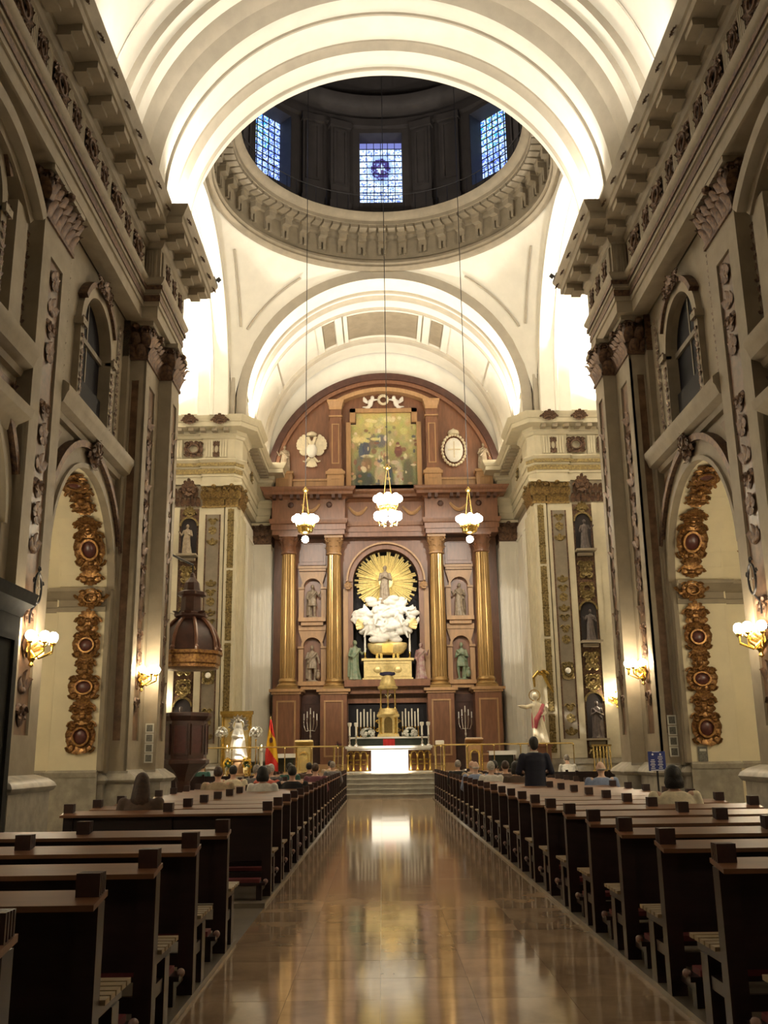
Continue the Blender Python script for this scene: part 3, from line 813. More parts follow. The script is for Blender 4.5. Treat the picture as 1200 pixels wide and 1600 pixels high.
for k in range(8):
    if k in (2, 3, 4, 5, 6): continue
    a = k*PI/4
    win = bpy.data.objects.new('window_%d' % (k+1), None); COL.objects.link(win); win['kind'] = 'structure'
    win.location = (RD*math.sin(a), CY+RD*math.cos(a), 24.35); win.rotation_euler = (0, 0, -a)
    ww, hh = 0.92, 3.4
    mb = MB(); cols = []; f = window_paint('emblem' if k == 0 else 'scene', k+1); nu, nv = 30, 54
    rnd = random.Random(k)
    for j in range(nv):
        for i in range(nu):
            x0, x1 = -ww+2*ww*i/nu, -ww+2*ww*(i+1)/nu; z0, z1 = hh*j/nv, hh*(j+1)/nv
            mb.add([(x0, 0.7, z0), (x1, 0.7, z0), (x1, 0.7, z1), (x0, 0.7, z1)], [(0, 1, 2, 3)]); cols.append(f((i+0.5)/nu, (j+0.5)/nv))
    put('stained_glass', color_mesh(mb, cols, 'stained_glass', 'stained'), win)
    mb = MB()
    for i in range(1, 6): x = -ww+2*ww*i/6; mb.bx(x-0.014, x+0.014, 0.66, 0.70, 0, hh)
    for j in range(1, 11): z = hh*j/11; mb.bx(-ww, ww, 0.66, 0.70, z-0.012, z+0.012)
    mb.build('glazing_bars', 'black', win, smooth=0)
    mb = MB()
    for s in (-1, 1): mb.bx(s*ww, s*(ww+0.3), -0.05, 0.75, -0.1, hh+0.1)
    mb.bx(-ww, ww, -0.05, 0.75, -0.3, 0.0); mb.bx(-ww-0.3, ww+0.3, -0.05, 0.75, hh, hh+0.3)
    mb.build('window_reveal', 'drum_stone_shaded', win, smooth=0)
pm = MB()
for dx in (-0.62, 0.62):
    pm.bx(dx-0.42, dx+0.42, RD-0.28, RD, 23.2, 28.0)
    pm.bx(dx-0.30, dx+0.30, RD-0.34, RD-0.28, 24.9, 25.0); pm.bx(dx-0.30, dx+0.30, RD-0.34, RD-0.28, 27.5, 27.6)
    pm.bx(dx-0.30, dx-0.20, RD-0.34, RD-0.28, 25.0, 27.5); pm.bx(dx+0.20, dx+0.30, RD-0.34, RD-0.28, 25.0, 27.5)
    pm.bx(dx-0.48, dx+0.48, RD-0.36, RD, 23.2, 24.1); pm.bx(dx-0.48, dx+0.48, RD-0.4, RD, 27.7, 28.0)
pme = pm.mesh('drum_pilaster', 0); pme.materials.append(MATS['drum_stone_shaded'])
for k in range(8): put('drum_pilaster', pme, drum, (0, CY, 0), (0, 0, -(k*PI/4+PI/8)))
mb = MB()
mb.tube([(5.35*math.sin(2*PI*i/72), CY+5.35*math.cos(2*PI*i/72), 24.1) for i in range(73)], 0.018, 5)
for i in range(72): x, y = 5.35*math.sin(2*PI*i/72), CY+5.35*math.cos(2*PI*i/72); mb.tube([(x, y, 23.15), (x, y, 24.1)], 0.012, 4)
mb.build('gallery_rail', 'iron', drum)

mat('gilt_capital', (0.36, 0.24, 0.08), 0.4, 0.65, scale=16, col2=(0.10, 0.06, 0.03))
# ---- far crossing piers and chancel walls
YF = 36.7
mb = MB()
mb.bx(-12, -5.95, YF, 38.3, 0, 16.0)
mb.bx(-12, -6.15, 38.3, 44.3, 0, 16.0)
mb.bx(-12, -6.2, YF+0.3, 38.0, 16.0, 22.5)
wall_cl = struct(mb.build('wall_chancel_left', 'stone', smooth=0))
def chancel_details(par):
    # corner pilaster with vine strip, panel pilaster, niche strip
    mb = MB()
    mb.bx(-7.2, -6.35, YF-0.10, YF, 1.3, 11.05)
    mb.bx(-6.30, -5.85, YF-0.18, 38.2, 1.3, 11.05)
    mb.bx(-5.9, -5.75, YF+0.25, 37.9, 1.3, 11.05)
    for i in range(5): mb.bx(-5.75, -5.72, YF+0.38+0.28*i, YF+0.50+0.28*i, 1.6, 10.8)
    mb.bx(-8.3, -8.1, YF-0.10, YF, 1.3, 11.05); mb.bx(-7.33, -7.2, YF-0.10, YF, 1.3, 11.05)
    mb.bx(-9.0, -8.3, YF-0.05, YF, 1.3, 11.05)
    mb.build('pilaster', 'plaster_warm', par, smooth=0)
    mb = MB(); mb.bx(-7.04, -6.52, YF-0.115, YF-0.10, 2.0, 10.75); mb.build('sunk_panel', 'stone_dark', par, smooth=0)
    for x in (-7.05, -6.51): 
        mb = MB(); mb.bx(x-0.025, x+0.025, YF-0.13, YF-0.10, 2.0, 10.75); mb.build('panel_edge', 'gilt_dark', par, smooth=0)
    for (z, h, k) in ((10.1, 1.2, 2), (7.3, 1.9, 1), (5.9, 0.9, 0), (2.75, 1.3, 2)):
        orn_strip(0.4, h, k).build('panel_ornament', 'gilt_olive', par, (-6.78, YF-0.12, z))
    orn('cart_olive', par, (-6.78, YF-0.12, 4.5), 0.5, 0.75, (0, 0, 0), 'medallion')
    mb = MB(); mb.ell((-6.78, YF-0.18, 4.5), (0.11, 0.05, 0.11), 10, 6); mb.build('medallion_disc', 'plaster', par)
    for (z0, z1, sd) in ((8.6, 10.95, 1), (5.8, 8.5, 2), (3.0, 5.7, 0), (1.5, 2.9, 1)):
        orn_strip(0.27, z1-z0, sd, 0.19).build('vine_strip', 'gilt_olive', par, (-6.07, YF-0.20, (z0+z1)/2))
        mb = MB(); mb.bx(-6.19, -5.95, YF-0.195, YF-0.17, z0, z1); mb.build('vine_ground', 'gilt_olive', par, smooth=0)
    mb = MB(); mb.bx(-8.1, -7.33, YF-0.03, YF, 1.3, 11.0); mb.build('niche_back', 'gilt_dark', par, smooth=0)
    for (zf, zt) in ((9.12, 10.6), (5.6, 7.1), (2.0, 3.65)):
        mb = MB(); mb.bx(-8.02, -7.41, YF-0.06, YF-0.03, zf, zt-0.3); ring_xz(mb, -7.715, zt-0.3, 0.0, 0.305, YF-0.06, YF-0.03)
        mb.build('niche_shade', 'recess_shade', par)  # thin dark plate paints the niche's shade; nothing is hollowed out
        mb = MB(); ring_xz(mb, -7.715, zt-0.3, 0.305, 0.375, YF-0.14, YF-0.03); mb.build('niche_arch', 'gilt_olive', par)
        mb = MB(); mb.bx(-8.1, -7.33, YF-0.56, YF-0.02, zf-0.07, zf); mb.bx(-8.0, -7.43, YF-0.25, YF-0.02, zf-0.22, zf-0.10); mb.build('niche_shelf', 'stone', par, smooth=0)
        orn('fan_olive', par, (-7.715, YF-0.08, zt+0.32), 0.6, 0.55, (0, 0, 0), 'niche_crest')
        orn('lyre_olive', par, (-7.715, YF-0.06, zf-0.75), 0.66, 0.85, (0, 0, 0), 'niche_apron')
        orn('cart_olive', par, (-7.715, YF-0.06, zf-1.5 if zf > 4 else zf-0.45), 0.6, 0.6, (0, 0, 0), 'niche_apron')
    # capitals
    for (x0, x1, y0, y1) in ((-7.2, -6.35, YF-0.10, YF+0.2), (-6.30, -5.80, YF-0.18, 38.0)):
        k, ab = capital(x0, x1, y0, y1, 11.05, 12.0)
        k = k.build('capital', 'gilt_capital', par); ab.build('abacus', 'plaster_warm', k, smooth=0)
    mb = MB()
    for i in range(9):
        mb.leaf((-9.0+0.2*i, YF-0.06, 11.1), UZ, OUT, UX, 0.2, 0.42, 0.4); mb.leaf((-9.1+0.2*i, YF-0.08, 11.45), UZ, OUT, UX, 0.2, 0.45, 0.4)
    mb.build('capital', 'gilt_dark', par)
    # end pilaster by the altarpiece with its own capital
    mb = MB(); mb.bx(-6.15, -5.25, 43.2, 44.2, 1.3, 11.0)
    for i in range(4): mb.bx(-6.02+0.21*i, -5.92+0.21*i, 43.17, 43.2, 1.5, 10.7)
    for i in range(4): mb.bx(-5.25, -5.22, 43.3+0.2*i, 43.4+0.2*i, 1.5, 10.7)
    mb.build('end_pilaster', 'plaster', par, smooth=0)
    k, ab = capital(-6.15, -5.25, 43.2, 44.1, 11.0, 11.95); k = k.build('capital', 'gilt_dark', par); ab.build('abacus', 'plaster_warm', k, smooth=0)
    mb = MB(); mb.bx(-6.2, -6.08, 38.4, 43.2, 1.3, 11.6)
    for y in (39.0, 41.3): panel_frame(mb, 'x', -6.08, y, y+1.9, 2.0, 11.0, 0.1, 0.05)
    mb.build('wall_panel', 'plaster', par, smooth=0)
    # entablature
    EPROF = [(-0.35, 12.0), (0, 12.0), (0, 12.30), (0.04, 12.30), (0.04, 12.64), (0.08, 12.64), (0.08, 12.86), (0.17, 12.97), (0.17, 13.02),
             (0.02, 13.02), (0.02, 13.85), (0.08, 13.88), (0.12, 13.98), (0.18, 14.02), (0.18, 14.17), (0.62, 14.2), (0.62, 14.38), (0.66, 14.40),
             (0.70, 14.48), (0.76, 14.56), (0.78, 14.64), (-0.35, 14.68)]
    path = [(-12.0, YF-0.05), (-7.25, YF-0.05), (-7.25, YF-0.14), (-6.0, YF-0.14), (-5.75, YF+0.2), (-5.75, 38.2), (-5.95, 38.2), (-5.95, 43.1), (-5.3, 43.1), (-5.3, 44.2)]
    MB().mold(path, EPROF).build('entablature', 'plaster_warm', par, smooth=30)
    MB().mold(path[:5], [(0.05, 12.40), (0.07, 12.40), (0.07, 12.6), (0.05, 12.6)]).build('architrave_band', 'gilt_olive', par, smooth=0)
    MB().mold(path[:5], [(0.10, 12.70), (0.13, 12.70), (0.13, 12.84), (0.10, 12.84)]).build('architrave_band', 'gilt_olive', par, smooth=0)
    tri = MB()
    for dx in (-0.1, 0.0, 0.1): tri.bx(dx-0.035, dx+0.035, YF-0.22, YF-0.12, 13.08, 13.78)
    tri.bx(-0.17, 0.17, YF-0.19, YF-0.12, 13.04, 13.82)
    tme = tri.mesh('triglyph', 0); tme.materials.append(MATS['plaster_warm'])
    for x in (-8.25, -7.0, -6.45): put('triglyph', tme, par, (x, 0, 0))
    for (x, w_) in ((-7.63, 0.8), (-6.72, 0.36), (-8.75, 0.6)): orn('cart_dark', par, (x, YF-0.17, 13.43), w_, 0.75, (0, 0, 0), 'frieze_ornament')
    for (x, w_) in ((-7.7, 0.75), (-6.5, 0.8)): orn('fan_dark', par, (x, YF-0.88, 14.50), w_, 0.55, (0.25, 0, 0), 'cornice_ornament')
    orn('fan_dark', par, (-7.75, YF-0.2, 11.9), 0.8, 0.9, (0, 0, 0), 'niche_crest')
    mo = MB(); mo.bx(-0.1, 0.1, -0.58, -0.14, 14.06, 14.19); mome = mo.mesh('modillion', 0); mome.materials.append(MATS['stone'])
    for i in range(6): put('modillion', mome, par, (-8.6+0.46*i, YF-0.05, 0))
    for i in range(9): put('modillion', mome, par, (-5.95, 38.9+0.5*i, 0), (0, 0, PI/2))
    for (y, a_) in ((39.2, 0.55), (40.7, 0.55)): orn('cart_olive', par, (-5.90, y, 13.43), a_, 0.65, RZ90, 'frieze_ornament')
    # attic block and ledge above the cornice
    mb = MB(); mb.bx(-6.45, -5.6, YF-0.1, 38.0, 14.66, 15.6); mb.bx(-6.5, -5.52, YF-0.18, 38.05, 15.5, 15.65)
    mb.build('attic_block', 'plaster_warm', par, smooth=0)
    mb = MB(); mb.bx(-12, -6.3, YF-0.30, YF+0.3, 15.72, 16.14); mb.bx(-7.2, -6.75, YF-0.3, YF+0.3, 16.14, 16.34)
    mb.build('transept_ledge', 'stone_dark', par, smooth=0)
    mb = MB(); mb.bx(-12, -6.25, YF-0.04, YF+0.02, 14.66, 22.3); mb.build('upper_wall', 'plaster', par, smooth=0)
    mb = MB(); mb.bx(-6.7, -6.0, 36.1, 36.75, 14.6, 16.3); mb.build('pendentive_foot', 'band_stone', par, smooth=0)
    mb = MB(); mb.bx(-12, -5.9, YF-0.16, YF, 0, 1.2); mb.bx(-12, -5.88, YF-0.22, YF, 1.1, 1.28); mb.build('plinth', 'plinth_stone', par, smooth=0)
    mb = MB(); mb.bx(-6.0, -5.7, YF-0.05, 38.1, 0, 1.28); mb.build('plinth', 'plinth_stone', par, smooth=0)
chancel_details(wall_cl)
me = wall_cl.data.copy()
for v in me.vertices: v.co.x = -v.co.x
me.flip_normals()
wall_cr = struct(put('wall_chancel_right', me)); mirror_kids(wall_cl, wall_cr)

# ---- chancel arch and vault
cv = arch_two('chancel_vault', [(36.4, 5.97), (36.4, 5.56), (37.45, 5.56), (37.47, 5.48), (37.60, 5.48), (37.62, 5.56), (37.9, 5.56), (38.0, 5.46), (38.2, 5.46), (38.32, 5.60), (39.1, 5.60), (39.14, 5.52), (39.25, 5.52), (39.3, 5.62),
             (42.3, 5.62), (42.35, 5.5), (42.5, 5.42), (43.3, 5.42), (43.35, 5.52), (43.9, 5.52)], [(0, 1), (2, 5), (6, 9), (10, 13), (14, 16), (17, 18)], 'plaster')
for (d0, d1) in ((68, 70), (110, 112), (58, 60), (120, 122), (72, 72.6), (107.4, 108), (30, 32), (148, 150)):
    mb = MB(); mb.arcsweep([(39.35, 5.63), (39.35, 5.55), (42.2, 5.55), (42.2, 5.63)], ZC, 6, math.radians(d0-0.6), math.radians(d1+0.6)); mb.build('vault_rib', 'plaster', cv)
for (d0, d1) in ((72, 108), (60, 68), (112, 120)):
    mb = MB(); mb.arcsweep([(39.6, 5.63), (39.6, 5.59), (42.0, 5.59), (42.0, 5.63)], ZC, 10, math.radians(d0+1.2), math.radians(d1-1.2)); mb.build('vault_panel', 'stone', cv)
mb = MB(); mb.bx(-6.3, 6.3, 44.0, 44.3, 0, 21.5); struct(mb.build('wall_front', 'plaster', smooth=0))

# ---- chancel floor and steps
mb = MB(); mb.bx(-12, 12, 37.0, 44.0, -0.01, 0.83); mb.bx(-12, -1.78, 35.3, 37.0, -0.01, 0.83); mb.bx(12, 1.78, 35.3, 37.0, -0.01, 0.83)
plat = struct(mb.build('chancel_floor', 'step_stone', smooth=0))
for i in range(5):
    mb = MB(); z = 0.166*(i+1)
    mb.bx(-1.74, 1.74, 35.34+0.33*i, 37.05, z-0.166, z-0.035); mb.bx(-1.76, 1.76, 35.30+0.33*i, 37.05, z-0.035, z)
    mb.build('altar_step', 'step_stone', plat, smooth=0)
# ================================================================ FIGURES
mat('statue_wood', (0.36, 0.29, 0.21), 0.5, var=0.2, scale=7, col2=(0.2, 0.15, 0.10))
mat('statue_stone', (0.60, 0.55, 0.45), 0.6, var=0.12, scale=5)
mat('statue_white', (0.82, 0.79, 0.72), 0.5, var=0.05, scale=5)
mat('statue_green', (0.13, 0.20, 0.12), 0.45, var=0.25, scale=6, col2=(0.25, 0.26, 0.17))
mat('statue_plum', (0.26, 0.11, 0.12), 0.45, var=0.2, scale=6, col2=(0.42, 0.33, 0.26))
mat('statue_dark', (0.10, 0.075, 0.07), 0.45, var=0.25, scale=7)
mat('robe_red', (0.45, 0.08, 0.10), 0.5, var=0.15, scale=5)
mat('robe_cream', (0.75, 0.66, 0.48), 0.5, var=0.1, scale=5)
mat('skin', (0.56, 0.34, 0.24), 0.5, var=0.05, scale=8)
mat('skin_pale', (0.62, 0.42, 0.32), 0.5, var=0.05, scale=8)
for nm, c in (('hair_black', (0.012, 0.009, 0.008)), ('hair_brown', (0.06, 0.028, 0.015)), ('hair_grey', (0.34, 0.30, 0.26)), ('hair_white', (0.58, 0.55, 0.50))):
    mat(nm, c, 0.55, var=0.25, scale=40, bump=0.3, bscale=90)
for nm, c in (('cloth_navy', (0.012, 0.013, 0.030)), ('cloth_black', (0.012, 0.010, 0.012)), ('cloth_cream', (0.76, 0.67, 0.48)), ('cloth_white', (0.72, 0.69, 0.62)),
              ('cloth_blue', (0.24, 0.30, 0.46)), ('cloth_coral', (0.62, 0.15, 0.10)), ('cloth_green', (0.03, 0.10, 0.08)), ('cloth_brown', (0.10, 0.06, 0.04)), ('cloth_tan', (0.40, 0.30, 0.19)),
              ('cloth_grey', (0.16, 0.15, 0.15)), ('cloth_plum', (0.16, 0.05, 0.07)), ('trousers', (0.17, 0.14, 0.11))):
    mat(nm, c, 0.8, var=0.12, scale=18, bump=0.15, bscale=60)
class Fig(MB):
    def limb(s, pts, rad, n=8):
        s.tube(pts, rad, n)
        for p, r in zip(pts, rad): s.ell(p, r, n, 6)
        return s
    def loft(s, rings, n=18, fold=0.0, nf=7, ph=0.0):
        # rings: (cx, cy, z, rx, ry)
        vs = []; fs = []
        for j, (cx, cy, z, rx, ry) in enumerate(rings):
            for i in range(n):
                a = 2*PI*i/n; k = 1 + fold*math.sin(nf*a + ph + j*0.35)*max(0.0, 1-j/len(rings))
                vs.append((cx+rx*k*math.cos(a), cy+ry*k*math.sin(a), z))
        for j in range(len(rings)-1):
            for i in range(n): fs.append((j*n+i, j*n+(i+1) % n, (j+1)*n+(i+1) % n, (j+1)*n+i))
        fs.append(tuple(range(n))[::-1]); fs.append(tuple((len(rings)-1)*n+i for i in range(n)))
        s.add(vs, fs); return s
    def hand(s, p, d, up, r=0.012, L=0.085):
        # palm and five fingers, slightly curled; d = direction of the fingers, up = back of the hand
        p = Vector(p); d = Vector(d).normalized(); up = Vector(up); up = (up - d*up.dot(d)).normalized(); sd = d.cross(up)
        s.limb([p, p+d*0.05], [0.03, 0.034])
        for i, (o, l) in enumerate(((-0.03, 0.8), (-0.01, 0.97), (0.01, 1.0), (0.03, 0.75))):
            b = p + d*0.07 + sd*o
            s.limb([b, b+d*L*0.55*l-up*0.006, b+d*L*0.85*l-up*0.03], [r, r*0.95, r*0.8], 6)
        b = p + d*0.015 - sd*0.032
        s.limb([b, b+d*0.035-sd*0.022, b+d*0.065-sd*0.02-up*0.01], [r*1.15, r*1.05, r*0.85], 6)
        return s
    def remesh(s, name, vox=0.03, it=3):
        me = bpy.data.meshes.new(name); me.from_pydata(s.v, [], s.f)
        bm = bmesh.new(); bm.from_mesh(me); bmesh.ops.recalc_face_normals(bm, faces=bm.faces); bm.to_mesh(me); bm.free()
        o = bpy.data.objects.new(name, me); COL.objects.link(o)
        m = o.modifiers.new('r', 'REMESH'); m.mode = 'VOXEL'; m.voxel_size = vox
        if it:
            q = o.modifiers.new('s', 'SMOOTH'); q.factor = 0.5; q.iterations = it
        dg = bpy.context.evaluated_depsgraph_get(); dg.update()
        out = bpy.data.meshes.new_from_object(o.evaluated_get(dg))
        bpy.data.objects.remove(o, do_unlink=True); bpy.data.meshes.remove(me)
        out.name = name
        for p in out.polygons: p.use_smooth = True
        return out
def statue_mesh(h, kind, seed=0, vox=None):
    """a carved standing figure of height h facing -y, feet at z = 0"""
    f = Fig(); k = h/1.75; rnd = random.Random(seed)
    V3 = lambda x, y, z: (x*k, y*k, z*k)
    hip = rnd.choice((-1, 1))*0.03
    if kind in ('robe', 'bishop', 'cloak'):
        f.loft([(0, 0, 0.0, 0.30*k, 0.24*k), (0, 0, 0.1*k, 0.27*k, 0.21*k), (hip*k, 0, 0.5*k, 0.22*k, 0.17*k), (hip*k, 0, 0.9*k, 0.20*k, 0.15*k), (0, 0, 1.12*k, 0.18*k, 0.13*k), (0, 0, 1.32*k, 0.21*k, 0.13*k), (0, 0, 1.42*k, 0.15*k, 0.10*k), (0, 0, 1.48*k, 0.07*k, 0.07*k)], 28, 0.13, 9, seed)
    else:
        for sx in (-1, 1):
            f.limb([V3(sx*0.11, 0, 0.92), V3(sx*0.14+hip, -0.03 if sx > 0 else 0.02, 0.5), V3(sx*0.13, 0.02, 0.09)], [0.105*k, 0.07*k, 0.05*k])
            f.limb([V3(sx*0.13, 0.03, 0.05), V3(sx*0.16, -0.14, 0.04)], [0.05*k, 0.04*k])
        f.loft([(0, 0, 0.62*k, 0.24*k, 0.17*k), (hip*k, 0, 0.85*k, 0.21*k, 0.15*k), (0, 0, 1.08*k, 0.17*k, 0.125*k), (0, 0, 1.32*k, 0.215*k, 0.13*k), (0, 0, 1.42*k, 0.15*k, 0.1*k), (0, 0, 1.48*k, 0.07*k, 0.07*k)], 24, 0.12, 8, seed)
    f.limb([V3(0, 0, 1.42), V3(0, -0.01, 1.53)], [0.055*k, 0.055*k])
    f.ell(V3(0, -0.02, 1.63), (0.085*k, 0.10*k, 0.12*k), 14, 10); f.ell(V3(0, -0.115, 1.615), (0.016*k, 0.025*k, 0.03*k), 8, 6); f.ell(V3(0, -0.09, 1.555), (0.035*k, 0.035*k, 0.035*k), 8, 6)
    f.ell(V3(0, 0.03, 1.66), (0.095*k, 0.10*k, 0.11*k), 12, 8)
    poses = {0: ((-0.30, -0.05, 1.08), (-0.16, -0.24, 1.12), (0.32, 0.0, 1.06), (0.36, -0.18, 0.86)),
             1: ((-0.33, 0.0, 1.12), (-0.44, -0.22, 1.28), (0.28, -0.05, 1.08), (0.08, -0.22, 1.15)),
             2: ((-0.30, 0.02, 1.05), (-0.25, -0.2, 0.98), (0.34, -0.02, 1.15), (0.46, -0.2, 1.36)),
             3: ((-0.28, -0.04, 1.08), (-0.04, -0.24, 1.22), (0.28, -0.04, 1.08), (0.04, -0.24, 1.18))}
    a, b, c, d = poses[seed % 4]
    f.limb([V3(-0.20, 0, 1.36), V3(*a), V3(*b)], [0.07*k, 0.055*k, 0.04*k]); f.limb([V3(0.20, 0, 1.36), V3(*c), V3(*d)], [0.07*k, 0.055*k, 0.04*k])
    f.ell(V3(*b), 0.05*k, 8, 6); f.ell(V3(*d), 0.05*k, 8, 6)
    if kind in ('cloak', 'tunic'):
        sd = 1 if seed % 2 else -1
        f.loft([(sd*0.16*k, 0.10*k, 0.12*k, 0.16*k, 0.10*k), (sd*0.17*k, 0.11*k, 0.6*k, 0.15*k, 0.09*k), (sd*0.14*k, 0.09*k, 1.1*k, 0.13*k, 0.08*k), (sd*0.12*k, 0.06*k, 1.4*k, 0.10*k, 0.06*k)], 16, 0.2, 6, seed)
        f.limb([V3(-0.2*sd, -0.10, 1.36), V3(0.0, -0.155, 1.15), V3(0.2*sd, -0.10, 0.92)], [0.05*k, 0.045*k, 0.05*k])
    if kind == 'bishop':
        f.loft([(0, 0, 1.70*k, 0.10*k, 0.09*k), (0, 0, 1.82*k, 0.11*k, 0.07*k), (0, 0, 2.0*k, 0.02*k, 0.02*k)], 12)
    if kind == 'tunic' and seed % 3 == 0:
        f.ell(V3(0.3, -0.05, 0.3), (0.12*k, 0.16*k, 0.2*k), 10, 8); f.ell(V3(0.3, -0.14, 0.52), (0.07*k, 0.08*k, 0.07*k), 8, 6)
    f.ell((0, 0, 0.02), (0.30*k, 0.24*k, 0.06*k), 16, 6)
    return f.remesh('figure', vox or max(0.016, h*0.0135), 2)
def statue(name, label, loc, h, kind, m, seed=0, rotz=0.0, base=None, extra=None, group=None):
    t = thing(name, label, 'statue', loc, rotz, group)
    me = statue_mesh(h, kind, seed); me.materials.append(MATS[m]); put('figure', me, t)
    return t

# ================================================================ ALTARPIECE
RET = thing('altarpiece', 'tall carved red-brown wooden altarpiece with gilded columns filling the end wall', 'altarpiece', (0, 43.9, 0.83))
def rp(mb, name, m, par=None, smooth=35):       # world coordinates -> local part of the altarpiece
    mb.v = [(x, y-43.9, z-0.83) for (x, y, z) in mb.v]
    return mb.build(name, m, par or RET, smooth=smooth)
YB = 43.7
mb = MB()
mb.bx(-5.15, -1.5, YB, 43.98, 0.83, 13.5); mb.bx(1.5, 5.15, YB, 43.98, 0.83, 13.5); mb.bx(-1.5, 1.5, YB, 43.98, 3.9, 4.75)
for i in range(24):
    a, b = PI*i/24, PI*(i+1)/24
    mb.add([(1.5*math.cos(a), YB, 9.2+1.5*math.sin(a)), (1.5*math.cos(b), YB, 9.2+1.5*math.sin(b)), (1.5*math.cos(b), YB, 13.5), (1.5*math.cos(a), YB, 13.5)], [(0, 1, 2, 3)])
    mb.add([(1.5*math.cos(a), YB, 9.2+1.5*math.sin(a)), (1.5*math.cos(b), YB, 9.2+1.5*math.sin(b)), (1.5*math.cos(b), 43.99, 9.2+1.5*math.sin(b)), (1.5*math.cos(a), 43.99, 9.2+1.5*math.sin(a))], [(0, 1, 2, 3)])
rp(mb, 'back_board', 'wood_red', smooth=0)
mb = MB(); mb.bx(-1.5, 1.5, 43.96, 43.985, 4.7, 10.75); rp(mb, 'niche_back', 'black', smooth=0)  # black back paints in the darkness of a deeper niche
mb = MB(); mb.bx(-1.75, 1.75, 43.60, 43.69, 0.95, 3.76); rp(mb, 'altar_recess_shade', 'black', smooth=0)  # black sheet stands in for the shade of a deeper opening
mb = MB(); panel_frame(mb, 'y', 43.69, -1.95, 1.95, 0.9, 3.95, 0.2, -0.2); rp(mb, 'recess_frame', 'wood_red', smooth=0)
mb = MB()
for i in range(36):
    a, b = PI*i/36, PI*(i+1)/36
    mb.add([(0, 43.95, 13.4), (5.6*math.cos(a), 43.95, 13.9+5.55*math.sin(a)), (5.6*math.cos(b), 43.95, 13.9+5.55*math.sin(b))], [(0, 1, 2)])
mb.bx(-5.6, 5.6, 43.9, 43.96, 13.4, 13.95)
rp(mb, 'lunette_board', 'wood_red', smooth=0)
mb = MB(); ring_xz(mb, 0, 13.9, 5.30, 5.62, 43.6, 43.96, 0.02, PI-0.02, 48); rp(mb, 'lunette_frame', 'wood_dark')
mb = MB(); ring_xz(mb, 0, 13.9, 5.12, 5.30, 43.72, 43.96, 0.02, PI-0.02, 48); rp(mb, 'lunette_moulding', 'wood_red')
# pedestals, columns
CX = (-4.40, -2.36, 2.34, 4.38)
for i, cx in enumerate(CX):
    yc = 42.85 if i in (0, 3) else 43.15
    mb = MB(); mb.bx(cx-0.58, cx+0.58, yc-0.5, YB, 0.83, 4.15); p = rp(mb, 'pedestal', 'wood_red', smooth=0)
    mb = MB(); mb.bx(cx-0.70, cx+0.70, yc-0.6, YB, 0.83, 1.15); rp(mb, 'pedestal_foot', 'wood_light', smooth=0)
    mb = MB(); mb.bx(cx-0.64, cx+0.64, yc-0.55, YB, 4.12, 4.22); mb.bx(cx-0.74, cx+0.74, yc-0.63, YB, 4.22, 4.34); rp(mb, 'pedestal_cap', 'wood_light', smooth=0)
    mb = MB(); panel_frame(mb, 'y', yc-0.5, cx-0.42, cx+0.42, 1.45, 3.85, 0.07, -0.04); rp(mb, 'pedestal_panel', 'wood_light', smooth=0)
    mb = MB(); mb.bx(cx-0.46, cx+0.46, yc-0.46, yc+0.46, 4.34, 4.46)
    mb.lathe([(0.46, 4.46), (0.47, 4.52), (0.44, 4.58), (0.38, 4.62), (0.42, 4.70), (0.40, 4.76), (0.355, 4.82)], 28, (cx, yc, 0)); rp(mb, 'column_base', 'column_gilt')
    mb = MB(); mb.lathe([(0.345, 4.80), (0.345, 6.4), (0.33, 8.2), (0.30, 10.40)], 40, (cx, yc, 0), flute=0.075); rp(mb, 'column_shaft', 'column_gilt', smooth=0)
    mb = MB(); mb.lathe([(0.30, 10.38), (0.36, 10.42), (0.36, 10.48), (0.30, 10.52), (0.29, 10.7), (0.34, 11.0), (0.44, 11.16)], 20, (cx, yc, 0))
    for row, (z, hh, n_) in enumerate(((10.5, 0.34, 10), (10.68, 0.42, 8))):
        for q in range(n_):
            a = 2*PI*(q+0.5*row)/n_; o_ = Vector((math.cos(a), math.sin(a), 0)); mb.leaf(Vector((cx, yc, z))+o_*0.30, UZ, o_, Vector((-o_.y, o_.x, 0)), 0.22, hh, 0.45, 4)
    for q in range(4):
        a = PI/4+q*PI/2; o_ = Vector((math.cos(a), math.sin(a), 0)); mb.scroll(Vector((cx, yc, 11.04))+o_*0.42, o_, UZ, 0.13, 1.3, 0.04, n=10, k=4)
    mb.bx(cx-0.42, cx+0.42, yc-0.42, yc+0.42, 11.16, 11.28); rp(mb, 'column_capital', 'wood_light' if i in (1, 2) else 'wood_red')
# entablature: forward over the side bays, set back in the middle
EP = [(-0.3, 11.28), (0, 11.28), (0, 11.5), (0.05, 11.5), (0.05, 11.75), (0.10, 11.78), (0.14, 11.95), (0.14, 12.0), (0.02, 12.02), (0.02, 12.92), (0.08, 12.96), (0.14, 13.04), (0.38, 13.08), (0.40, 13.2), (0.46, 13.26), (0.52, 13.38), (0.52, 13.42), (-0.3, 13.44)]
pth = [(-5.15, 43.7), (-5.15, 42.6), (-1.85, 42.6), (-1.85, 43.2), (1.85, 43.2), (1.85, 42.6), (5.15, 42.6), (5.15, 43.7)]
rp(MB().mold(pth, EP), 'entablature', 'wood_red', smooth=30)
mb = MB(); mb.bx(-5.1, -1.9, 42.7, 43.75, 11.3, 13.42); mb.bx(1.9, 5.1, 42.7, 43.75, 11.3, 13.42); mb.bx(-1.9, 1.9, 43.3, 43.75, 11.3, 13.42); rp(mb, 'entablature_core', 'wood_dark', smooth=0)
me = MB().bx(-0.11, 0.11, -0.36, -0.06, 12.93, 13.08)
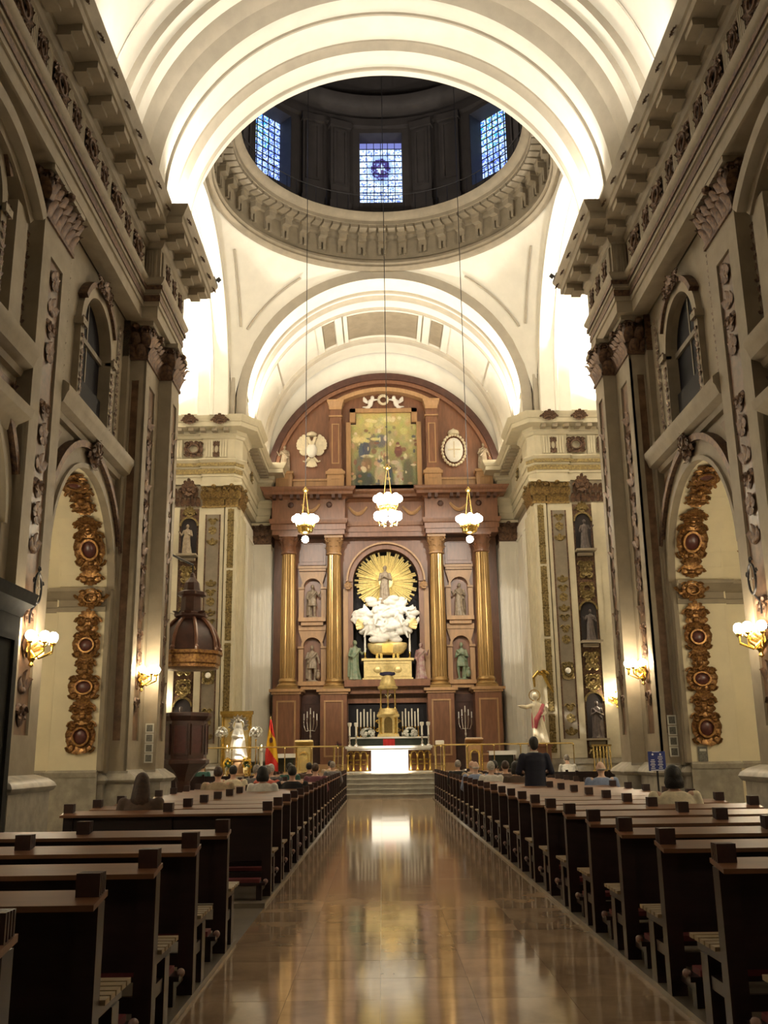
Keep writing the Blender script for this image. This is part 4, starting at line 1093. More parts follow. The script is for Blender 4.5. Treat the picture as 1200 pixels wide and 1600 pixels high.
for x in (-4.9, -4.1, -3.2, -2.2, 2.2, 3.2, 4.1, 4.9):
    mb = MB(); mb.bx(x-0.22, x-0.08, 42.22, 42.6, 12.9, 13.09); mb.bx(x+0.08, x+0.22, 42.22, 42.6, 12.9, 13.09); rp(mb, 'cornice_bracket', 'wood_dark', smooth=0)
for x in (-4.3, -2.55, 2.55, 4.3):
    mb = MB(); mb.ell((x, 42.55, 12.66), (0.14, 0.07, 0.14), 10, 6); rp(mb, 'frieze_rosette', 'wood_dark')
for (x, y) in ((-3.4, 42.57), (-1.25, 43.17), (1.25, 43.17), (3.4, 42.57), (0, 43.17)):
    mb = MB(); mb.tube([(x-0.42+0.84*i/10, y-0.03, 12.68-0.34*math.sin(PI*i/10)) for i in range(11)], [0.05+0.05*math.sin(PI*i/10) for i in range(11)], 6); rp(mb, 'frieze_garland', 'wood_light')
# central arch
mb = MB(); ring_xz(mb, 0, 9.2, 1.5, 1.72, 43.25, 43.75, 0, PI, 32); mb.bx(-1.72, -1.5, 43.35, 43.75, 4.75, 9.2); mb.bx(1.5, 1.72, 43.35, 43.75, 4.75, 9.2); rp(mb, 'arch_band', 'wood_red')
mb = MB(); ring_xz(mb, 0, 9.2, 1.72, 1.80, 43.10, 43.75, 0, PI, 32); rp(mb, 'arch_moulding', 'wood_light')
for s in (-1, 1):
    orn_l = orn_fan(0.4, 0.5, 1); orn_l.v = [(x+s*1.72, y+43.2, z+9.05) for (x, y, z) in orn_l.v]; rp(orn_l, 'arch_bracket', 'wood_light')
    mb = MB(); mb.bx(s*1.5, s*1.95, 43.4, 43.7, 4.75, 8.9); rp(mb, 'inner_pilaster', 'wood_light', smooth=0)
# predella ledge
mb = MB(); mb.bx(-1.9, 1.9, 42.9, 43.98, 4.45, 4.75); mb.bx(-2.0, 2.0, 43.2, 43.7, 4.15, 4.45); rp(mb, 'predella', 'wood_red', smooth=0)
# side niches
for s in (-1, 1):
    x = s*3.36
    mb = MB(); mb.bx(x-0.62, x+0.62, 43.45, YB, 9.75, 9.86); mb.bx(x-0.66, x+0.66, 43.4, YB, 9.86, 9.98); rp(mb, 'niche_cornice', 'wood_light', smooth=0)
    mb = MB(); mb.bx(x-0.6, x+0.6, 43.6, YB, 10.05, 11.2); panel_frame(mb, 'y', 43.6, x-0.5, x+0.5, 10.2, 11.1, 0.06, -0.03); rp(mb, 'upper_panel', 'wood_red', smooth=0)
    for (zf, zt) in ((7.58, 9.42), (4.72, 6.72)):
        zs = zt-0.42
        mb = MB(); mb.bx(x-0.62, x-0.40, 43.5, YB, zf, zs); mb.bx(x+0.40, x+0.62, 43.5, YB, zf, zs)
        for i in range(16):
            a, b = PI*i/16, PI*(i+1)/16
            mb.add([(x+0.40*math.cos(a), 43.5, zs+0.40*math.sin(a)), (x+0.40*math.cos(b), 43.5, zs+0.40*math.sin(b)), (x+0.62*math.cos(b), 43.5, zt+0.3), (x+0.62*math.cos(a), 43.5, zt+0.3)], [(0, 1, 2, 3)])
            mb.add([(x+0.40*math.cos(a), 43.5, zs+0.40*math.sin(a)), (x+0.40*math.cos(b), 43.5, zs+0.40*math.sin(b)), (x+0.40*math.cos(b), YB, zs+0.40*math.sin(b)), (x+0.40*math.cos(a), YB, zs+0.40*math.sin(a))], [(0, 1, 2, 3)])
        rp(mb, 'niche_frame', 'wood_light', smooth=0)
        mb = MB(); ring_xz(mb, x, zs, 0.40, 0.50, 43.42, 43.52); mb.bx(x-0.64, x-0.38, 43.42, 43.5, zs-0.09, zs); mb.bx(x+0.38, x+0.64, 43.42, 43.5, zs-0.09, zs); rp(mb, 'niche_moulding', 'wood_light')
        mb = MB(); mb.bx(x-0.62, x+0.62, 43.2, YB, zf-0.18, zf); mb.bx(x-0.5, x+0.5, 43.3, YB, zf-0.35, zf-0.18); rp(mb, 'niche_shelf', 'wood_light', smooth=0)
    mb = MB(); mb.bx(x-0.62, x+0.62, 43.45, YB, 7.02, 7.25); rp(mb, 'niche_band', 'wood_light', smooth=0)
    mb = MB(); mb.bx(x-0.44, x+0.44, 43.3, YB, 0.83, 4.1); panel_frame(mb, 'y', 43.3, x-0.36, x+0.36, 1.2, 3.8, 0.05, -0.03); rp(mb, 'base_panel', 'wood_dark', smooth=0)
# attic storey
for s in (-1, 1):
    x = s*2.30
    mb = MB(); mb.bx(x-0.28, x+0.28, 43.5, 43.95, 14.6, 17.7); p = rp(mb, 'attic_pilaster', 'wood_red', smooth=0)
    mb = MB(); panel_frame(mb, 'y', 43.5, x-0.18, x+0.18, 14.9, 16.9, 0.05, -0.03); mb.bx(x-0.32, x+0.32, 43.44, 43.95, 17.25, 17.32); mb.bx(x-0.30, x+0.30, 43.46, 43.95, 17.62, 17.75); mb.bx(x-0.40, x+0.40, 43.36, 43.95, 17.98, 18.1)
    mb.frus(x, 43.7, 17.75, 17.98, 0.3, 0.24, 0.38, 0.32); rp(mb, 'attic_capital', 'wood_light', smooth=0)
    mb = MB(); mb.bx(x-0.40, x+0.40, 43.4, 43.95, 13.44, 14.35); mb.bx(x-0.46, x+0.46, 43.34, 43.95, 14.35, 14.5); mb.frus(x, 43.7, 14.5, 14.65, 0.42, 0.3, 0.3, 0.24); panel_frame(mb, 'y', 43.4, x-0.26, x+0.26, 13.6, 14.2, 0.07, -0.03); rp(mb, 'attic_pedestal', 'wood_light', smooth=0)
    x = s*4.72
    mb = MB(); mb.bx(x-0.38, x+0.38, 43.35, 43.95, 13.44, 14.4); mb.bx(x-0.44, x+0.44, 43.3, 43.95, 14.4, 14.52); panel_frame(mb, 'y', 43.35, x-0.24, x+0.24, 13.6, 14.2, 0.07, -0.03); rp(mb, 'attic_pedestal', 'wood_light', smooth=0)
    mb = MB(); mb.bx(s*2.72, s*4.32, 43.65, 43.95, 13.44, 14.1); mb.bx(s*2.7, s*4.34, 43.6, 43.95, 14.1, 14.2); rp(mb, 'attic_dado', 'wood_light', smooth=0)
mb = MB(); ring_xz(mb, 0, 14.2, 4.35, 4.55, 43.5, 43.95, math.radians(61), math.radians(119), 20); rp(mb, 'attic_pediment', 'wood_light')
mb = MB(); mb.bx(-1.80, -1.58, 43.74, 43.94, 13.5, 17.05); mb.bx(1.58, 1.80, 43.74, 43.94, 13.5, 17.05); mb.bx(-1.62, -1.35, 43.74, 43.94, 17.05, 17.75); mb.bx(1.35, 1.62, 43.74, 43.94, 17.05, 17.75); mb.bx(-1.62, 1.62, 43.74, 43.94, 17.55, 17.75)
rp(mb, 'picture_surround', 'wood_light', smooth=0)
# painting
def paint_canvas():
    nx, nz = 110, 138; w_, h_ = 3.16, 4.0; mb = MB(); cols = []; rnd = random.Random(11)
    blobs = [(0.24, 0.56, 0.07, 0.15, (0.03, 0.045, 0.10)), (0.16, 0.50, 0.05, 0.12, (0.04, 0.06, 0.12)), (0.34, 0.62, 0.08, 0.11, (0.16, 0.13, 0.10)), (0.46, 0.63, 0.09, 0.10, (0.10, 0.11, 0.15)), (0.28, 0.71, 0.035, 0.03, (0.40, 0.28, 0.18)), (0.37, 0.82, 0.03, 0.025, (0.25, 0.19, 0.10)),
             (0.66, 0.80, 0.03, 0.025, (0.25, 0.19, 0.10)), (0.60, 0.68, 0.09, 0.08, (0.36, 0.32, 0.17)), (0.72, 0.50, 0.07, 0.09, (0.13, 0.02, 0.04)), (0.71, 0.59, 0.03, 0.03, (0.13, 0.02, 0.04)), (0.25, 0.44, 0.11, 0.025, (0.62, 0.56, 0.36)), (0.24, 0.34, 0.09, 0.12, (0.20, 0.12, 0.07)), (0.12, 0.30, 0.07, 0.16, (0.12, 0.12, 0.09)), (0.20, 0.14, 0.17, 0.13, (0.035, 0.05, 0.045)),
             (0.44, 0.20, 0.09, 0.16, (0.42, 0.35, 0.22)), (0.42, 0.33, 0.04, 0.03, (0.45, 0.33, 0.2)), (0.58, 0.18, 0.06, 0.20, (0.05, 0.06, 0.08)), (0.72, 0.20, 0.08, 0.20, (0.40, 0.36, 0.26)), (0.86, 0.22, 0.09, 0.22, (0.10, 0.10, 0.06)), (0.84, 0.44, 0.05, 0.05, (0.30, 0.22, 0.13)), (0.82, 0.66, 0.09, 0.07, (0.42, 0.34, 0.16)), (0.91, 0.60, 0.06, 0.06, (0.34, 0.28, 0.14)), (0.44, 0.46, 0.10, 0.08, (0.33, 0.36, 0.20)), (0.66, 0.36, 0.07, 0.03, (0.5, 0.44, 0.3))]
    pal = [(0.55, 0.48, 0.30), (0.30, 0.20, 0.11), (0.06, 0.07, 0.11), (0.62, 0.55, 0.40), (0.14, 0.13, 0.08), (0.38, 0.34, 0.16), (0.20, 0.09, 0.06), (0.45, 0.33, 0.20)]
    for i in range(120):
        bu, bv = rnd.random(), rnd.random()**1.3*0.82; blobs.append((bu, bv, rnd.uniform(0.012, 0.05), rnd.uniform(0.012, 0.045), rnd.choice(pal)))
    for i in range(26): blobs.append((rnd.random(), rnd.uniform(0.62, 0.98), rnd.uniform(0.03, 0.09), rnd.uniform(0.02, 0.05), rnd.choice([(0.62, 0.54, 0.24), (0.5, 0.45, 0.2), (0.66, 0.6, 0.34)])))
    for j in range(nz):
        for i in range(nx):
            u, v = (i+0.5)/nx, (j+0.5)/nz
            x0, x1, z0, z1 = -w_/2+w_*i/nx, -w_/2+w_*(i+1)/nx, h_*j/nz, h_*(j+1)/nz
            if v > 0.84 and (u < 0.08 or u > 0.92): continue
            mb.add([(x0, 0, z0), (x1, 0, z0), (x1, 0, z1), (x0, 0, z1)], [(0, 1, 2, 3)])
            t = v
            c = Vector((0.10, 0.11, 0.07)).lerp(Vector((0.42, 0.38, 0.15)), min(1, t*1.15)); 
            if t > 0.75: c = c.lerp(Vector((0.55, 0.47, 0.18)), (t-0.75)*3)
            for (bu, bv, ru, rv, bc) in blobs:
                d = ((u-bu)/ru)**2 + ((v-bv)/rv)**2 + rnd.uniform(-0.15, 0.15)
                if d < 1: c = c.lerp(Vector(bc), min(0.85, (1-d)*1.8))
            c = c * rnd.uniform(1.0, 1.25); cols.append(tuple(c))
    return color_mesh(mb, cols, 'canvas', 'painted')
pt = thing('painting', 'large arched-top oil painting of robed figures under a yellow sky above the altarpiece', 'painting', (0, 43.90, 13.62))
put('canvas', paint_canvas(), pt)
mb = MB(); mb.bx(-1.60, 1.60, 0.005, 0.03, -0.02, 4.02); mb.build('stretcher', 'wood_dark', pt, smooth=0)
# eagle shield and oval shield
sh = thing('carved_eagle_shield', 'pale carved double-headed eagle coat of arms on the left of the lunette', 'coat of arms', (-3.45, 43.86, 15.65))
mb = MB()
for s in (-1, 1):
    for i in range(6):
        d = Vector((s*math.cos(0.25+0.22*i), 0, math.sin(0.25+0.22*i)*1.0-0.2)).normalized(); mb.leaf((s*0.22, -0.03, 0.15), d, OUT, d.cross(OUT), 0.24, 0.62+0.05*i, 0.1)
        d2 = Vector((s*math.cos(0.1*i), 0, -0.25*i-0.1)).normalized(); mb.leaf((s*0.2, -0.03, 0.0), d2, OUT, d2.cross(OUT), 0.2, 0.5-0.04*i, 0.1)
    mb.tube([(0, -0.06, 0.3), (s*0.12, -0.08, 0.5), (s*0.16, -0.1, 0.66), (s*0.28, -0.1, 0.66)], [0.11, 0.09, 0.08, 0.03], 7)
    mb.tube([(s*0.1, -0.05, -0.35), (s*0.3, -0.06, -0.55), (s*0.42, -0.06, -0.5)], [0.08, 0.05, 0.03], 6)
for i in range(5):
    d = Vector((0.35*(i-2)*0.7, 0, -1)).normalized(); mb.leaf((0, -0.02, -0.35), d, OUT, UX, 0.2, 0.6, 0.1)
mb.build('eagle', 'robe_cream', sh)
mb = MB(); mb.ell((0, -0.08, 0.02), (0.26, 0.12, 0.36), 14, 8); mb.build('shield', 'statue_white', sh)
mb = MB(); mb.lathe([(0.22, 0.74), (0.26, 0.8), (0.24, 0.88), (0.12, 0.95), (0.0, 1.0)], 12, (0, -0.05, 0)); mb.build('crown', 'robe_cream', sh)
sh = thing('carved_oval_shield', 'pale carved oval coat of arms ringed by a collar on the right of the lunette', 'coat of arms', (3.35, 43.82, 15.6))
mb = MB(); mb.ell((0, -0.06, 0), (0.44, 0.10, 0.62), 18, 8); mb.build('shield', 'statue_white', sh)
mb = MB()
for i in range(26): a = 2*PI*i/26; mb.ell((0.56*math.cos(a), -0.06, 0.76*math.sin(a)), 0.075, 7, 5)
mb.tube([(0.56*math.cos(2*PI*i/26), -0.05, 0.76*math.sin(2*PI*i/26)) for i in range(27)], 0.04, 5); mb.build('collar', 'robe_cream', sh)
mb = MB(); mb.lathe([(0.24, 0.78), (0.28, 0.84), (0.25, 0.94), (0.1, 1.02), (0.0, 1.1)], 12, (0, -0.05, 0)); mb.build('crown', 'robe_cream', sh)
mb = MB(); mb.bx(-0.03, 0.03, -0.17, -0.13, -0.4, 0.4); mb.bx(-0.3, 0.3, -0.17, -0.13, -0.03, 0.03); mb.build('quartering', 'robe_cream', sh, smooth=0)
# putti holding a wreath
for s in (-1, 1):
    f = Fig(); f.ell((s*0.62, 0, 0.02), (0.14, 0.12, 0.18)); f.ell((s*0.52, -0.02, 0.27), 0.10); f.limb([(s*0.55, 0, 0.12), (s*0.35, -0.03, 0.16), (s*0.18, -0.03, 0.14)], [0.055, 0.045, 0.03])
    f.limb([(s*0.66, 0, -0.1), (s*0.72, 0, -0.3), (s*0.92, 0, -0.36)], [0.09, 0.07, 0.03]); f.limb([(s*0.6, 0, -0.12), (s*0.8, 0, -0.22), (s*1.0, 0, -0.2)], [0.08, 0.06, 0.03])
    f.loft([(s*0.78, 0.03, -0.02, 0.05, 0.03), (s*0.86, 0.03, 0.1, 0.14, 0.03), (s*0.9, 0.03, 0.24, 0.10, 0.03), (s*0.94, 0.03, 0.34, 0.03, 0.02)], 10)
    t = thing('cherub', 'small pale winged cherub holding the wreath %s above the painting' % ('from the left' if s < 0 else 'from the right'), 'cherub', (0, 43.82, 18.05))
    me = f.remesh('body', 0.028, 2); me.materials.append(MATS['statue_white']); put('body', me, t)
mb = MB(); mb.tube([(0.2*math.cos(2*PI*i/18), 0, 0.2*math.sin(2*PI*i/18)) for i in range(19)], 0.055, 6)
for i in range(18): a = 2*PI*i/18; d = Vector((math.cos(a), 0, math.sin(a))); mb.leaf(d*0.2, d, OUT, d.cross(OUT), 0.08, 0.12, 0.3, 3)
tag(mb.build('wreath', 'robe_cream', None, (0, 43.80, 18.2)), 'round carved wreath between the two cherubs at the top', 'wreath')
# niche saints
for (x, z, h, kind, m, sd, lab) in ((-3.36, 7.58, 1.52, 'tunic', 'statue_wood', 2, 'grey-brown saint in the upper left niche of the altarpiece'), (-3.36, 4.72, 1.62, 'tunic', 'statue_wood', 0, 'brown saint with an animal in the lower left niche of the altarpiece'),
                                   (3.36, 7.58, 1.52, 'cloak', 'statue_wood', 1, 'grey-brown cloaked saint in the upper right niche of the altarpiece'), (3.36, 4.72, 1.66, 'tunic', 'statue_green', 3, 'green-robed saint with a dog in the lower right niche of the altarpiece')):
    statue('saint_statue', lab, (x, 43.43, z), h, kind, m, sd, group='saints in the altarpiece niches')
statue('saint_statue', 'grey standing saint on the left pedestal of the lunette', (-4.72, 43.62, 14.52), 1.35, 'cloak', 'statue_wood', 1)
statue('saint_statue', 'grey standing saint on the right pedestal of the lunette', (4.72, 43.62, 14.52), 1.35, 'cloak', 'statue_wood', 0)
statue('saint_statue', 'green-cloaked saint left of the gilded urn', (-1.42, 43.1, 4.75), 1.75, 'cloak', 'statue_green', 2, 0.5)
statue('saint_statue', 'plum and cream robed saint right of the gilded urn', (1.52, 43.1, 4.75), 1.6, 'cloak', 'statue_plum', 2, -0.4)
# urn plinth, urn, clouds, Virgin, sunburst
pl = thing('gilded_plinth', 'pale gilded plinth block with panel under the urn', 'plinth', (0.03, 43.35, 4.75))
mat('cream_gilt', (0.80, 0.63, 0.28), 0.38, 0.4, var=0.12, scale=8)
mb = MB(); mb.bx(-1.06, 1.06, -0.42, 0.3, 0.0, 0.82); mb.build('block', 'cream_gilt', pl, smooth=0)
mb = MB(); mb.bx(-1.16, 1.16, -0.48, 0.3, 0.82, 0.92); mb.bx(-1.12, 1.12, -0.46, 0.3, 0, 0.06); panel_frame(mb, 'y', -0.42, -0.95, 0.95, 0.12, 0.74, 0.05, -0.03)
for s in (-1, 1): mb.ell((s*0.45, -0.44, 0.42), (0.18, 0.05, 0.14), 10, 6)
mb.build('moulding', 'cream_gilt', pl, smooth=30)
ur = thing('gilded_urn', 'wide gilded boat-shaped urn on feet above the plinth', 'urn', (0.03, 43.3, 5.68))
for s in (-1, 1):
    for x in (0.28, 0.46): mb = MB(); mb.bx(s*x-0.06, s*x+0.06, -0.2, 0.15, 0, 0.22); mb.build('foot', 'gold', ur, smooth=0)
f = Fig(); f.loft([(0, 0, 0.18, 0.55, 0.20), (0, 0, 0.26, 0.72, 0.26), (0, 0, 0.45, 0.86, 0.30), (0, 0, 0.62, 0.90, 0.32), (0, 0, 0.70, 0.88, 0.30), (0, 0, 0.74, 0.70, 0.26)], 28); f.build('bowl', 'cream_gilt', ur)
mb = MB(); mb.bx(-0.25, 0.25, -0.345, -0.28, 0.24, 0.64); mb.build('front_panel', 'gold', ur, smooth=0)
for sx, lab in ((-1, 'left'), (1, 'right')):
    t = thing('plinth_candle', 'tall white candle on the %s end of the gilded plinth' % lab, 'candle', (0.03+sx*1.0, 43.12, 5.67))
    mat('wax', (0.86, 0.83, 0.75), 0.5, var=0.02) if 'wax' not in MATS else None
    MB().lathe([(0.10, 0), (0.08, 0.04), (0.03, 0.1), (0.05, 0.2), (0.03, 0.3)], 12).build('candlestick', 'gold', t); MB().lathe([(0.045, 0.3), (0.04, 1.2), (0, 1.22)], 10).build('candle', 'wax', t)
cl = thing('cloud_group', 'white carved clouds with cherubs billowing under the Virgin', 'sculpture', (0.0, 43.3, 6.42))
f = Fig(); rnd = random.Random(4)
for i in range(150):
    z = rnd.uniform(0.05, 1.95); wd = 0.45 + 0.95*math.sin(min(1, z/1.5)*PI*0.62)
    if z > 1.5: wd = 0.8
    x = rnd.uniform(-wd, wd); r = rnd.uniform(0.07, 0.2)
    f.ell((x, -0.1-rnd.uniform(0.0, 0.28)*(1-abs(x)/1.6), z), (r*1.5, r*0.8, r*0.8), 9, 6, None)
for i in range(26):
    a = rnd.uniform(0, 2*PI); x, z = rnd.uniform(-0.9, 0.9), rnd.uniform(0.3, 1.6); pts = []
    for q in range(6): pts.append((x+0.12*q*math.cos(a), -0.36+0.02*q, z+0.09*q*math.sin(a)+0.05*math.sin(q*1.3)))
    f.limb(pts, [0.03, 0.05, 0.06, 0.06, 0.05, 0.03], 7)
f.ell((0, 0, 0.9), (0.8, 0.25, 0.95), 14, 10)
for (x, z, s) in ((-1.05, 0.75, -1), (1.0, 0.7, 1), (0.75, 1.25, 1), (-0.55, 1.3, -1)):
    f.ell((x*0.9, -0.42, z+0.05), 0.12); f.ell((x*0.85, -0.36, z-0.18), (0.14, 0.12, 0.2)); f.limb([(x*0.85, -0.4, z-0.1), (x*1.05, -0.46, z-0.3)], [0.06, 0.04]); f.limb([(x*0.85, -0.4, z-0.3), (x*0.95, -0.48, z-0.55)], [0.07, 0.04])
    f.loft([(x+s*0.15, -0.25, z-0.1, 0.05, 0.03), (x+s*0.3, -0.22, z+0.1, 0.14, 0.04), (x+s*0.42, -0.2, z+0.3, 0.1, 0.03), (x+s*0.45, -0.2, z+0.42, 0.02, 0.02)], 10)
me = f.remesh('clouds', 0.026, 1); me.materials.append(MATS['statue_white']); put('clouds', me, cl)
for s in (-1, 1):
    mb = MB()
    for i in range(5):
        d = Vector((s*(0.75+0.1*i), 0, 0.2+0.28*i-0.5)).normalized(); mb.leaf((s*0.95, -0.3, 0.75), d, OUT, d.cross(OUT), 0.2, 0.55, 0.15)
    mb.build('wing', 'cream_gilt', cl)
vg = statue('virgin_statue', 'grey-brown Virgin statue standing on the clouds before the golden rays', (-0.03, 43.15, 8.14), 1.75, 'robe', 'statue_wood', 3)
sb = thing('golden_sunburst', 'round burst of golden rays behind the Virgin in the arch', 'sunburst', (0.0, 43.55, 9.2))
mb = MB(); rnd = random.Random(2); NR = 84
for i in range(NR):
    a = 2*PI*i/NR + rnd.uniform(-0.01, 0.01); L = rnd.choice((1.44, 1.36, 1.25, 1.42)); d = Vector((math.cos(a), 0, math.sin(a))); sd = d.cross(OUT); y = rnd.uniform(-0.03, 0.03)
    b0, b1 = d*0.3, d*L; w0, w1 = 0.022, 0.042
    o_ = Vector((0, y, 0))
    pts = [b0+sd*w0+o_, b0-sd*w0+o_, b1-sd*w1+o_, b1+sd*w1+o_]; top = [(b0+o_+OUT*0.02), (b1+o_+OUT*0.035)]
    mb.add([tuple(p) for p in pts+top], [(0, 3, 5, 4), (1, 4, 5, 2), (0, 1, 2, 3), (0, 4, 1), (3, 2, 5)])
mb.build('rays', 'sun_gold', sb, smooth=0)
mb = MB(); mb.lathe([(0.34, 0), (0.32, 0.03), (0.0, 0.04)], 32, M=Matrix.Rotation(PI/2, 4, 'X')); mb.build('disc', 'sun_gold', sb)
# saints in the wall niches of the crossing piers
for s in (-1, 1):
    side = 'left' if s < 0 else 'right'
    for (z, nm, sd, m) in ((9.12, 'topmost', 1, 'statue_wood' if s < 0 else 'statue_dark'), (5.6, 'middle', 0, 'statue_dark'), (2.0, 'lowest', 2, 'statue_dark')):
        statue('niche_saint', 'dark carved saint in the %s wall niche of the %s far pier' % (nm, side), (s*7.715, YF-0.36, z), 1.18 if z > 4 else 1.35, 'robe' if z > 5 else 'cloak', m, sd+(1 if s > 0 else 0), group='saints in the pier niches')
# ================================================================ LAMPS
mat('bulb', (1, 0.95, 0.85), 0.3, var=0, emit=(1.0, 0.85, 0.60), estr=95.0)
mat('bulb_big', (1, 0.95, 0.85), 0.3, var=0, emit=(1.0, 0.88, 0.66), estr=70.0)
mat('lamp_black', (0.02, 0.02, 0.022), 0.5, 0.3)
mat('lens', (1, 1, 1), 0.3, var=0, emit=(1.0, 0.92, 0.78), estr=25.0)
def sphere_me(name, r, m, nu=14, nv=9):
    me = MB().ell((0, 0, 0), r, nu, nv).mesh(name, 180); me.materials.append(MATS[m]); return me
GLOBE = sphere_me('globe', 0.125, 'bulb_big'); BULB = sphere_me('bulb', 0.085, 'bulb')
def chandelier(label, loc, tiers, top):
    t = thing('chandelier', label, 'chandelier', loc)
    mb = MB(); mb.lathe([(0.04, -0.42), (0.16, -0.40), (0.24, -0.33), (0.26, -0.22), (0.30, -0.20), (0.30, -0.14), (0.24, -0.10), (0.22, 0.0), (0.06, 0.04), (0.04, 0.2)], 20)
    for i in range(12): a = 2*PI*i/12; mb.leaf((0.25*math.cos(a), 0.25*math.sin(a), -0.36), UZ, Vector((math.cos(a), math.sin(a), 0)), Vector((-math.sin(a), math.cos(a), 0)), 0.12, 0.22, 0.3, 3)
    mb.build('basin', 'gold', t)
    for k in range(tiers):
        zt = 0.12 - 0.58*k; n = 8
        for i in range(n):
            a = 2*PI*(i+0.5*k)/n; r = 0.36
            mb = MB(); mb.tube([(0.2*math.cos(a), 0.2*math.sin(a), zt-0.28), (0.30*math.cos(a), 0.30*math.sin(a), zt-0.30), (r*math.cos(a), r*math.sin(a), zt-0.1)], 0.018, 5); arm = mb.build('arm', 'brass', t)
            put('globe', GLOBE, t, (r*math.cos(a), r*math.sin(a), zt))
    if tiers == 1: put('globe', GLOBE, t, (0, 0, -0.62))
    for i in range(4):
        a = PI/4+i*PI/2; mb = MB(); mb.tube([(0.2*math.cos(a), 0.2*math.sin(a), 0.0), (0.02*math.cos(a), 0.02*math.sin(a), 1.15)], 0.012, 4); mb.build('chain', 'brass', t)
    mb = MB(); mb.lathe([(0.02, 1.10), (0.09, 1.13), (0.12, 1.18), (0.05, 1.24), (0.02, 1.3)], 12); mb.build('canopy_cap', 'gold', t)
    mb = MB(); mb.tube([(0, 0, 1.28), (0, 0, top-loc[2])], 0.014, 5); mb.build('cable', 'iron', t)
    return t
chandelier('gilded chandelier with a ring of white globes hanging on the left', (-2.88, 33.0, 9.52), 1, 33.0)
chandelier('gilded chandelier with a ring of white globes hanging on the right', (2.92, 33.0, 9.45), 1, 33.0)
chandelier('two-tier chandelier of white globes hanging in the centre', (0.02, 30.2, 9.47), 2, 35.5)
def sconce(label, loc, rotz):           # local: wall at y = 0, room towards -y
    t = thing('wall_sconce', label, 'wall lamp', loc, rotz, 'gilded wall sconces')
    mb = MB(); mb.ell((0, -0.03, 0), (0.12, 0.04, 0.22), 12, 8)
    for i in range(7): a = -1.3+2.6*i/6; d = Vector((math.sin(a), 0, math.cos(a))); mb.leaf((0, -0.03, -0.15), d, OUT, d.cross(OUT), 0.1, 0.4, 0.3)
    mb.build('back_plate', 'gold', t)
    for i in range(5):
        a = -1.25+2.5*i/4; d = Vector((math.sin(a), -math.cos(a)*1.15, 0)); L = 0.34
        mb = MB(); mb.tube([(0, -0.04, -0.12), tuple(d*0.15+Vector((0, -0.03, -0.26))), tuple(d*L+Vector((0, -0.03, -0.16))), tuple(d*L+Vector((0, -0.03, -0.02)))], 0.018, 5)
        mb.lathe([(0.02, -0.05), (0.06, -0.02), (0.05, 0.0)], 10, tuple(d*L+Vector((0, -0.03, 0)))); mb.build('arm', 'gold', t)
        put('bulb', BULB, t, tuple(d*L+Vector((0, -0.03, 0.09))))
    mb = MB(); mb.lathe([(0.0, -0.42), (0.05, -0.38), (0.03, -0.33), (0.07, -0.26), (0.02, -0.2)], 10, (0, -0.08, 0)); mb.build('pendant', 'gold', t)
    return t
LFT, RGT = PI/2, -PI/2
sconce('gilded wall sconce with lit globes on the nearest left pilaster', (-6.22, 16.25, 3.42), LFT)
sconce('gilded wall sconce with lit globes on the nearest right pilaster', (6.22, 16.25, 3.42), RGT)
sconce('gilded wall sconce with lit globes on the left crossing pier', (-5.95, 22.75, 3.42), LFT)
sconce('gilded wall sconce with lit globes on the right crossing pier', (5.95, 22.75, 3.42), RGT)
for (y, lab) in ((9.75, 'second'), (3.25, 'third')):  # unseen sconces added to light the near floor and pews
    sconce('added out-of-view gilded wall sconce with lit globes on the %s left pilaster from the crossing' % lab, (-6.22, y, 3.42), LFT)
    sconce('added out-of-view gilded wall sconce with lit globes on the %s right pilaster from the crossing' % lab, (6.22, y, 3.42), RGT)
sconce('gilded wall sconce behind the pulpit on the left far pier', (-8.7, YF-0.06, 3.5), 0)
sconce('gilded wall sconce on the right far pier beside the lowest niche', (8.55, YF-0.06, 3.5), 0)
for s in (-1, 1):
    t = thing('consecration_cross', 'round iron frame with a cross above the sconce on the nearest %s pilaster' % ('left' if s < 0 else 'right'), 'cross', (s*6.12, 16.25, 4.35), LFT if s < 0 else RGT)
    mb = MB(); mb.tube([(0.16*math.cos(2*PI*i/20), 0, 0.26*math.sin(2*PI*i/20)) for i in range(21)], 0.022, 5); mb.tube([(0, 0.0, -0.26), (0, 0.1, -0.4), (0, 0.1, -0.6)], 0.018, 5)
    for a in (0.3, PI/2, PI-0.3): mb.scroll((0.2*math.cos(a), 0, 0.32*math.sin(a)), UX, UZ, 0.07, 1.2, 0.016, n=8, k=4)
    mb.build('frame', 'iron', t)
    mb = MB(); mb.bx(-0.015, 0.015, -0.01, 0.01, -0.2, 0.2); mb.bx(-0.1, 0.1, -0.01, 0.01, -0.015, 0.015); mb.build('cross', 'silver', t, smooth=0)
